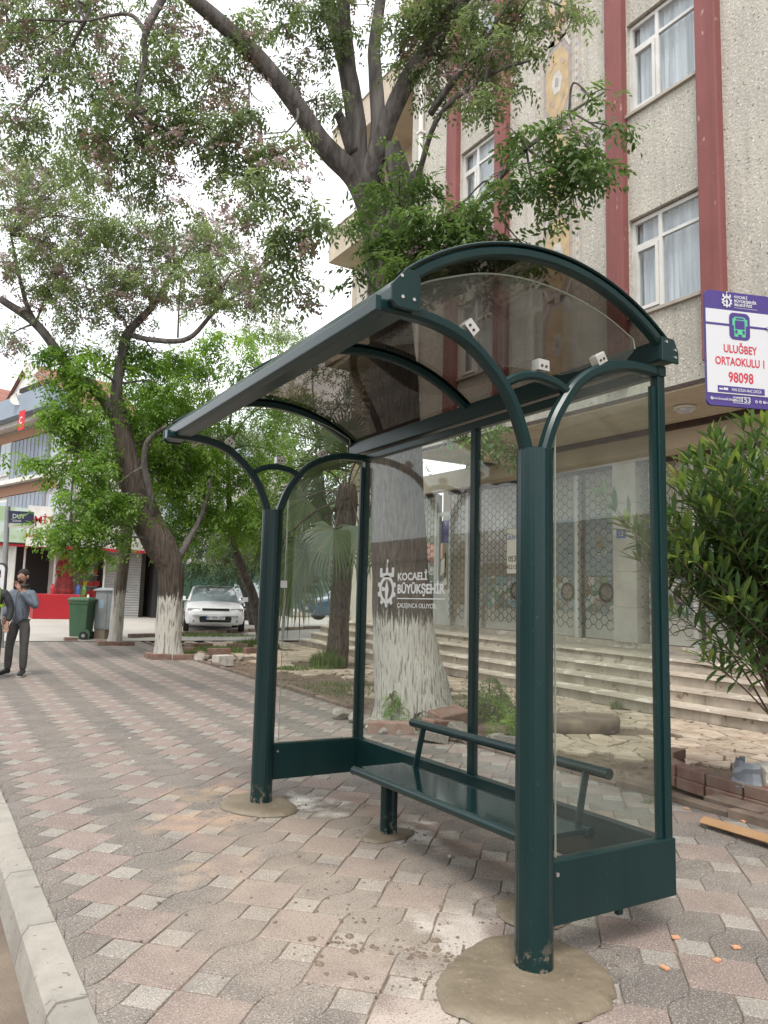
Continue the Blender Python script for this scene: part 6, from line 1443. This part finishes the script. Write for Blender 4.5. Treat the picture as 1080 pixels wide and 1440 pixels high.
# ------------------------------------------------------------------ cars
M['carwhite'] = mat('white car paint', (.74,.75,.76), .25, coat=.6); M['carblue'] = mat('blue car paint', (.03,.12,.20), .25, coat=.6); M['cardark'] = mat('dark car paint', (.03,.04,.055), .25, coat=.6); M['cargrey'] = mat('silver car paint', (.36,.38,.40), .28, coat=.6, metal=.3)
M['autoglass'] = mat('car window', (.22,.27,.28), .08, spec=1, coat=1); M['lamp'] = mat('headlamp glass', (.30,.31,.32), .12, spec=.8); M['blackplastic'] = mat('black plastic', (.02,.02,.022), .5); M['amber'] = mat('amber lens', (.5,.2,.03), .2)  # car window base colour includes the pale reflected sky
def car(name, pos, head, paint, label, plate=None):
    root = thing(name, pos, label, 'car', None); ca, sa = math.cos(head), math.sin(head); Pz = Vector(pos)
    X_ = Vector((ca, sa, 0)); Y_ = Vector((-sa, ca, 0))        # X_ = car's width, Y_ = from nose to tail
    def T(x, y, z): return Pz+X_*x*1.05+Y_*y+Vector((0,0,z*.97))
    st_ = [(-.02,.50,.34,.60,.5),(.0,.62,.27,.66,.58),(.07,.74,.22,.70,.62),(.25,.81,.20,.77,.66),(.65,.835,.19,.86,.72),(1.05,.845,.19,.92,.78),(2.2,.85,.19,.94,.84),(3.3,.845,.20,.95,.84),(3.85,.80,.22,.93,.8),(4.02,.74,.28,.88,.72),(4.06,.62,.36,.80,.6)]
    vs = []; n = 0
    for y, w_, zb, zt, zs in st_:
        half = [(0,zb),(w_*.80,zb),(w_*.95,zb+.04),(w_,zb+.18),(w_*1.0,(zb+zs)/2+.06),(w_*.985,zs),(w_*.90,zt-.035),(w_*.80,zt-.008),(w_*.45,zt+.012),(0,zt+.018)]
        ring = half+[(-x, z) for x, z in half[-2:0:-1]]; n = len(ring); vs += [T(x,y,z) for x, z in ring]
    fs = [(i*n+k, (i+1)*n+k, (i+1)*n+(k+1)%n, i*n+(k+1)%n) for i in range(len(st_)-1) for k in range(n)]+[tuple(range(n)), tuple(range((len(st_)-1)*n, len(st_)*n))[::-1]]
    g = Geo(); g.add(vs, fs); bo = g.build('body', paint, root, smooth='auto')
    cb = [(.98,.72,.925,.70,.93),(1.25,.715,.93,.66,1.12),(1.72,.71,.935,.575,1.375),(2.2,.71,.935,.57,1.41),(2.8,.71,.94,.565,1.395),(3.35,.70,.94,.56,1.27),(3.75,.66,.935,.60,1.0)]
    vs = []
    for y, wb_, zb, wt, zt in cb: vs += [T(wb_,y,zb-.02), T(wt,y,zt-.03), T(wt*.85,y,zt), T(0,y,zt+.012), T(-wt*.85,y,zt), T(-wt,y,zt-.03), T(-wb_,y,zb-.02)]
    fs = [(i*7+k, (i+1)*7+k, (i+1)*7+k+1, i*7+k+1) for i in range(len(cb)-1) for k in range(6)]; gcab = Geo(); gcab.add(vs, fs+[(0,1,2,3,4,5,6)]); cg = gcab.build('cabin_glass', M['autoglass'], root, smooth='auto')
    g = Geo(); vs = []
    for y, wb_, zb, wt, zt in cb[2:6]: vs += [T(wt+.012,y,zt-.045), T(wt*.86,y,zt+.012), T(0,y,zt+.026), T(-wt*.86,y,zt+.012), T(-wt-.012,y,zt-.045)]
    g.add(vs, [(i*5+k, (i+1)*5+k, (i+1)*5+k+1, i*5+k+1) for i in range(3) for k in range(4)]); g.build('roof', paint, root, smooth='auto')
    for s in (-1, 1):
        for pl in ([(.72,1.0,.925),(.665,1.26,1.12),(.58,1.73,1.36)], [(.715,2.35,.93),(.575,2.35,1.38)], [(.70,3.5,.93),(.575,3.25,1.30)]): g = Geo(); g.tube([T(s*(x+.004),y,z) for x, y, z in pl], .032, 6); g.build('pillar', paint, root, smooth='auto')
        g = Geo(); vs = [T(s*x,y,z) for x, y, z in ((.40,-.012,.62),(.70,.055,.63),(.735,.10,.715),(.42,.012,.70))]+[T(s*x,y+.08,z) for x, y, z in ((.40,-.01,.62),(.70,.06,.63),(.72,.11,.70),(.42,.03,.69))]; g.add(vs, [(0,1,2,3),(4,7,6,5),(0,4,5,1),(1,5,6,2),(2,6,7,3),(3,7,4,0)]); g.v = g.v; hl = g.build('headlight', M['lamp'], root)
        g = Geo(); g.obox(T(s*.75,.14,.67), X_*.012, Y_*.05, (0,0,.03)); g.build('indicator', M['amber'], hl)
        g = Geo(); g.tube([T(s*.58,.02,.33), T(s*.58,-.0,.33)], .045, 10); g.tube([T(s*.58,.0,.33), T(s*.58,-.005,.33)], .03, 10); g.build('fog_lamp', M['lamp'], root)
        g = Geo(); c_ = T(s*.90,1.22,1.0); g.bbox(c_, X_*.085, Y_*.06, Vector((0,0,.065)), .02); g.obox(T(s*.80,1.25,.955), X_*.05, Y_*.02, (0,0,.012)); g.build('wing_mirror', paint, root, smooth='auto')
        for y in (.78, 3.28):
            g = Geo(); g.tube([T(s*.70,y,.30), T(s*.852,y,.30)], .30, 22); wh = g.build('wheel', M['rubber'], root, smooth='auto'); g = Geo(); g.tube([T(s*.80,y,.30), T(s*.862,y,.30)], .175, 18); g.build('rim', M['galv'], wh, smooth='auto')
        g = Geo(); g.obox(T(s*.853,2.2,.30), X_*.006, Y_*1.15, (0,0,.035)); g.build('sill', M['blackplastic'], root)
        for y in (1.2, 2.35, 3.35): g = Geo(); g.obox(T(s*.853,y,.62), X_*.003, Y_*.006, (0,0,.26)); g.build('door_gap', M['blackplastic'], root)
        g = Geo(); g.obox(T(s*.86,2.2,.80), X_*.012, Y_*.07, (0,0,.012)); g.build('door_handle', M['blackplastic'], root)
        g = Geo(); a, b = T(s*.08+.12,1.02,.955), T(s*.08-.42+.12,1.16,1.02); g.tube([a, b], .010, 5); g.build('wiper', M['blackplastic'], root)
    g = Geo(); g.prism([(-.44,.285),(.44,.285),(.47,.40),(.43,.45),(-.43,.45),(-.47,.40)], T(0,-.032,0), X_, (0,0,1), Y_*.05); g.build('lower_grille', M['blackplastic'], root)
    g = Geo(); g.prism([(-.38,.625),(.38,.625),(.40,.69),(-.40,.69)], T(0,-.026,0), X_, (0,0,1), Y_*.04); g.build('grille', M['blackplastic'], root)
    g = Geo(); g.obox(T(0,-.05,.52), X_*.62, Y_*.03, (0,0,.035)); g.build('bumper_strip', paint, root, bevel=.01)
    g = Geo(); g.obox(T(0,-.088,.435), X_*.27, Y_*.006, (0,0,.058)); np_ = g.build('number_plate', M['signwhite'], root)
    if plate: g = Geo(); text(g, plate, .098, T(0,-.096,.402), X_, (0,0,1), bold=.014); g.build('plate_lettering', M['ink'], np_); g = Geo(); g.obox(T(-.25,-.0965,.435), X_*.02, Y_*.001, (0,0,.056)); g.build('plate_band', M['bluetext'], np_)
    return root
def cpos(px, py, d): p = spot(px, py, d); return (p.x, p.y, p.z)
HC_ = -YAW
car('parked_car', cpos(302, 889, 22.6), HC_+R(15), M['carwhite'], 'white hatchback facing the camera, plate 41 NEA 257, parked beyond the leaning tree', '41 NEA 257')
car('parked_car', cpos(352, 866, 30.0), HC_+R(10), M['cargrey'], 'pale silver car half hidden behind the white hatchback')
car('parked_car', cpos(432, 872, 27.5), HC_+R(-62), M['carblue'], 'blue car seen side on behind the steps and palm')
car('parked_car', cpos(518, 866, 29.0), HC_+R(-70), M['cardark'], 'dark car at the far right behind the palm trunk')
# grey post box by the far column
g = Geo(); c_ = spot(400, 838, 22); gb_ = thing('meter_box', (c_.x, c_.y, ter(c_.x, c_.y)), 'small grey box on a post right of the far shelter column', 'box')
# meter box and post
g = Geo(); g.obox((c_.x,c_.y,c_.z), RT*.22, FW*.12, (0,0,.55)); g.build('box', M['galv'], gb_, bevel=.01)
g = Geo(); g.tube([(c_.x,c_.y,ter(c_.x,c_.y)-.1),(c_.x,c_.y,c_.z-.5)], .05, 8); g.build('post', M['galv'], gb_)

# ------------------------------------------------------------------ people
M['skin'] = mat('skin', (.36,.20,.14), .5, col2=(.30,.16,.11), scale=8); M['jacket'] = mat('blue grey jacket', (.135,.165,.20), .75, col2=(.10,.125,.155), scale=9, bump=.5, bscale=14)
M['trousers'] = mat('grey jeans', (.085,.082,.08), .85, col2=(.06,.058,.056), scale=9, bump=.5, bscale=16); M['hair'] = mat('dark hair', (.018,.014,.012), .7, bump=.8, bscale=120); M['shoe'] = mat('black shoe', (.02,.02,.022), .6); M['lips'] = mat('lips', (.25,.09,.07), .5); M['sole'] = mat('pale sole', (.35,.34,.32), .7)
M['navy'] = mat('black work jacket', (.022,.024,.03), .8, col2=(.035,.036,.042), scale=9, bump=.4, bscale=14); M['hivis'] = mat('lime reflective tape', (.45,.75,.05), .5)
def skin(name, J, E, m, parent, T, sub=2, root=None):
    keys = list(J); me = bpy.data.meshes.new('sk'); me.from_pydata([J[k][0] for k in keys], [(keys.index(a), keys.index(b)) for a, b in E], [])
    o = bpy.data.objects.new('sk', me); COL.objects.link(o); md = o.modifiers.new('s', 'SKIN'); md.use_smooth_shade = True; md.branch_smoothing = .6
    for k, v in zip(keys, me.skin_vertices[0].data): r_ = J[k][1]; v.radius = (r_, r_) if not hasattr(r_, '__len__') else r_; v.use_root = (k == (root or keys[0]))
    s2 = o.modifiers.new('u', 'SUBSURF'); s2.levels = sub; dg = bpy.context.evaluated_depsgraph_get(); r = bpy.data.meshes.new_from_object(o.evaluated_get(dg)); bpy.data.objects.remove(o)
    r.name = name; r.materials.clear(); r.materials.append(m)
    off = wloc(parent)
    for v in r.vertices: v.co = T(v.co)-off
    r.polygons.foreach_set('use_smooth', [True]*len(r.polygons)); ob = bpy.data.objects.new(name, r); COL.objects.link(ob); ob.parent = parent; return ob
def ball(g, c, rx, ry, rz, T, n=12, m=8, cut=-1.1, f=None):
    vs = []
    for i in range(m+1):
        ph = PI*i/m-PI/2
        for k in range(n):
            th = 2*PI*k/n; x, y, z = math.cos(ph)*math.cos(th), math.cos(ph)*math.sin(th), max(math.sin(ph), cut); s = 1 if not f else f(x, y, z); vs.append(T(Vector((c[0]+rx*x*s, c[1]+ry*y*s, c[2]+rz*z*s))))
    g.add(vs, [(i*n+k, i*n+(k+1)%n, (i+1)*n+(k+1)%n, (i+1)*n+k) for i in range(m) for k in range(n)])
def person(pos, turn, J, label, upper, lower, extra=None):
    """x to the figure's left as seen by the camera's right, -y towards the viewer, z up"""
    root = thing('person', pos, label, 'person'); Pz = Vector(pos); h = -YAW+turn; X_ = Vector((math.cos(h), math.sin(h), 0)); Y_ = Vector((-math.sin(h), math.cos(h), 0))
    T = lambda v: Pz+X_*v[0]+Y_*v[1]+Vector((0,0,v[2]))
    JB = {k: (v, r_) for k, (v, r_) in J.items()}
    Ed = [('hip','waist'),('waist','chest'),('chest','neck0'),('neck0','neck'),('neck','jaw'),('jaw','head'),('head','crown')]
    for s in 'LR': Ed += [('hip','hipj'+s),('hipj'+s,'knee'+s),('knee'+s,'ankle'+s),('ankle'+s,'toe'+s),('chest','sho'+s),('sho'+s,'elb'+s),('elb'+s,'wri'+s),('wri'+s,'palm'+s)]
    for s in 'LR':                           # five fingers, curled
        w_, p = Vector(J['wri'+s][0]), Vector(J['palm'+s][0]); ax = (p-w_).normalized(); sd = ax.cross(Vector((0,1,0))).normalized() if abs(ax.y) < .9 else Vector((1,0,0)); cu = sd.cross(ax)
        if cu.dot(Vector(J.get('curl'+s, ((0,-1,0),0))[0])) < 0: cu = -cu
        for k in range(4):
            o = (k-1.5)*.019; L_ = (.062,.072,.068,.054)[k]; a = p+sd*o+ax*.022; b = a+ax*L_*.5+cu*.012; c = b+ax*L_*.28+cu*.03
            JB['f%s%da'%(s,k)] = (a, .0105); JB['f%s%db'%(s,k)] = (b, .0095); JB['f%s%dc'%(s,k)] = (c, .008); Ed += [('palm'+s,'f%s%da'%(s,k)),('f%s%da'%(s,k),'f%s%db'%(s,k)),('f%s%db'%(s,k),'f%s%dc'%(s,k))]
        a = w_.lerp(p,.45)-sd*.03; b = a+ax*.035-sd*.012+cu*.012; JB['t%sa'%s] = (a, .013); JB['t%sb'%s] = (b, .011); Ed += [('wri'+s,'t%sa'%s),('t%sa'%s,'t%sb'%s)]
    JB = {k: v for k, v in JB.items() if not k.startswith('curl')}
    skin('body', JB, Ed, M['skin'], root, T, 1, 'hip')
    G_ = lambda k, r_: (J[k][0], r_)
    for s in 'LR': pass
    ju = {'hip': (tuple(Vector(J['hip'][0])+Vector((0,0,-.11))), (.165,.125)), 'waist': G_('waist',(.150,.122)), 'chest': G_('chest',(.160,.125)), 'neck0': G_('neck0',(.085,.08)), 'col': (tuple(Vector(J['neck0'][0])+Vector((0,0,.045))), (.066,.066))}
    E2 = [('hip','waist'),('waist','chest'),('chest','neck0'),('neck0','col')]
    for s in 'LR':
        cuff = tuple(Vector(J['elb'+s][0]).lerp(Vector(J['wri'+s][0]), .93)); m1 = tuple(Vector(J['sho'+s][0]).lerp(Vector(J['elb'+s][0]), .5)); ju.update({'sho'+s: G_('sho'+s,.082), 'm'+s: (m1,.068), 'elb'+s: G_('elb'+s,.06), 'wri'+s: (cuff,.044)}); E2 += [('chest','sho'+s),('sho'+s,'m'+s),('m'+s,'elb'+s),('elb'+s,'wri'+s)]
    skin('jacket', ju, E2, upper, root, T, 2)
    jl = {'hip': (tuple(Vector(J['hip'][0])+Vector((0,0,.04))),(.10,.085))}; E3 = []
    for s in 'LR':
        kn, an = Vector(J['knee'+s][0]), Vector(J['ankle'+s][0]); jl.update({'hipj'+s: (tuple(Vector(J['hipj'+s][0])+Vector((0,0,-.06))),.086), 't'+s: (tuple(Vector(J['hipj'+s][0]).lerp(kn,.5)),.084), 'knee'+s: G_('knee'+s,.066), 'c'+s: (tuple(kn.lerp(an,.4)),.066), 'a'+s: (tuple(kn.lerp(an,1.02)),.054)}); E3 += [('hip','hipj'+s),('hipj'+s,'t'+s),('t'+s,'knee'+s),('knee'+s,'c'+s),('c'+s,'a'+s)]
    skin('trousers', jl, E3, lower, root, T, 2)
    for s in 'LR':
        an, to = Vector(J['ankle'+s][0]), Vector(J['toe'+s][0]); d = (to-an); d.z = 0; d.normalize()
        so_ = skin('shoe', {'h': (tuple(an-d*.045+Vector((0,0,-.03))), (.043,.042)), 'a': (tuple(an+Vector((0,0,.0))), (.046,.048)), 'm': (tuple(an+d*.09+Vector((0,0,-.032))), (.046,.038)), 't': (tuple(an+d*.18+Vector((0,0,-.045))), (.040,.026))}, [('h','a'),('a','m'),('m','t')], M['shoe'], root, T, 2)
        g = Geo(); e = Vector((-d.y, d.x, 0)); pr = [(-.085,-.035),(-.03,-.042),(.1,-.048),(.19,-.035),(.215,0),(.19,.035),(.1,.048),(-.03,.042),(-.085,.035)]
        b_ = Vector((an.x, an.y, .0)); vs = [T(b_+d*x+e*y) for x, y in pr]+[T(b_+d*x+e*y+Vector((0,0,.022))) for x, y in pr]; n = len(pr); g.add(vs, [tuple(range(n))[::-1], tuple(range(n,2*n))]+[(i,(i+1)%n,(i+1)%n+n,i+n) for i in range(n)]); g.build('sole', M['sole'], so_)
    hd = Vector(J['head'][0]); g = Geo(); ball(g, (hd.x, hd.y+.034, hd.z+.042), .083, .088, .086, T, 16, 10, -.35, lambda x,y,z: 1+.03*math.sin(7*x+9*y)); g.build('hair', M['hair'], root, smooth=True)
    g = Geo(); ball(g, (hd.x, hd.y-.045, hd.z-.078), .046, .038, .032, T, 12, 8); g.build('beard', M['hair'], root, smooth=True)
    for s in (-1, 1):
        g = Geo(); ball(g, (hd.x+s*.031, hd.y-.083, hd.z+.002), .013, .008, .008, T, 8, 6); ey = g.build('eye', M['signwhite'], root, smooth=True)
        g = Geo(); ball(g, (hd.x+s*.031, hd.y-.090, hd.z+.002), .006, .004, .006, T, 8, 6); g.build('iris', M['hair'], ey, smooth=True)
        g = Geo(); ball(g, (hd.x+s*.031, hd.y-.085, hd.z+.022), .018, .007, .005, T, 8, 4); g.build('eyebrow', M['hair'], root)
        g = Geo(); ball(g, (hd.x+s*.080, hd.y+.010, hd.z-.005), .014, .022, .032, T, 8, 6); g.build('ear', M['skin'], root, smooth=True)
    g = Geo(); ball(g, (hd.x, hd.y-.094, hd.z-.024), .014, .020, .024, T, 8, 6); g.build('nose', M['skin'], root, smooth=True)
    g = Geo(); ball(g, (hd.x, hd.y-.088, hd.z-.060), .022, .008, .006, T, 8, 4); g.build('mouth', M['lips'], root, smooth=True)
    if extra: extra(root, T)
    return root
J = {'hip':((0,0,.88),(.10,.075)), 'waist':((0,-.01,1.02),(.10,.075)), 'chest':((0,-.005,1.22),(.11,.08)), 'neck0':((0,.0,1.36),.055), 'neck':((0,-.01,1.42),.05), 'jaw':((0,-.035,1.475),(.05,.055)), 'head':((0,-.02,1.55),(.074,.088)), 'crown':((0,-.005,1.615),(.055,.065)),
 'hipjL':((.09,0,.84),.062), 'kneeL':((.12,-.03,.46),.052), 'ankleL':((.11,.0,.09),.032), 'toeL':((.15,-.13,.035),.03), 'hipjR':((-.09,0,.84),.062), 'kneeR':((-.12,-.04,.46),.052), 'ankleR':((-.15,.0,.09),.032), 'toeR':((-.20,-.13,.035),.03),
 'shoL':((.175,.0,1.31),.042), 'elbL':((.285,-.06,1.07),.042), 'wriL':((.085,-.21,1.33),.027), 'palmL':((.035,-.19,1.395),.03), 'shoR':((-.175,.0,1.31),.042), 'elbR':((-.26,.04,1.07),.042), 'wriR':((-.20,-.10,.90),.027), 'palmR':((-.18,-.12,.83),.03)}
def zipx(root, T):
    g = Geo(); g.tube([T(Vector((0,-.118,.90))), T(Vector((0,-.145,1.05))), T(Vector((0,-.145,1.22))), T(Vector((0,-.085,1.37)))], .006, 5); g.build('zip', M['ink'], root)
    for s in (-1, 1): g = Geo(); g.tube([T(Vector((s*.10,-.122,1.06))), T(Vector((s*.125,-.118,.93)))], .005, 4); g.build('pocket_seam', M['ink'], root)
    g = Geo(); vs = []; n = 14
    for i in range(3):
        for k in range(n): a = 2*PI*k/n; r_ = (.085,.098,.086)[i]; vs.append(T(Vector((r_*math.cos(a), r_*.95*math.sin(a), 1.395+.022*i+.012*math.sin(a)))))
    g.add(vs, [(i*n+k, i*n+(k+1)%n, (i+1)*n+(k+1)%n, (i+1)*n+k) for i in range(2) for k in range(n)]); g.build('collar', M['ink'], root, smooth=True)
pp = spot(22, 951, 12.05); person((pp.x, pp.y, ter(pp.x,pp.y)), R(-8), J, 'man in blue grey jacket and grey trousers holding one hand to his mouth', M['jacket'], M['trousers'], zipx)
J2 = dict(J); J2['elbL'] = ((.27,.02,1.06),.042); J2['wriL'] = ((.26,-.06,.84),.027); J2['palmL'] = ((.255,-.08,.765),.03)
def vis_(root, T):
    for x in (.12,): g = Geo(); g.tube([T(Vector((x,-.155,1.38))), T(Vector((x+.02,-.18,1.2))), T(Vector((x+.03,-.165,.95)))], .018, 6); g.build('reflective_tape', M['hivis'], root, smooth=True)
    g = Geo(); vs = []; n = 20
    for i in range(2):
        for k in range(n): a = 2*PI*k/n; vs.append(T(Vector((.182*math.cos(a), .147*math.sin(a)-.005, 1.08+.04*i))))
    g.add(vs, [(k, (k+1)%n, n+(k+1)%n, n+k) for k in range(n)]); g.build('reflective_tape', M['hivis'], root, smooth=True)
pp = spot(-20, 957, 11.6); person((pp.x, pp.y, ter(pp.x,pp.y)), R(10), J2, 'worker in black jacket with lime tape, mostly cut off by the left edge', M['navy'], M['trousers'], vis_)
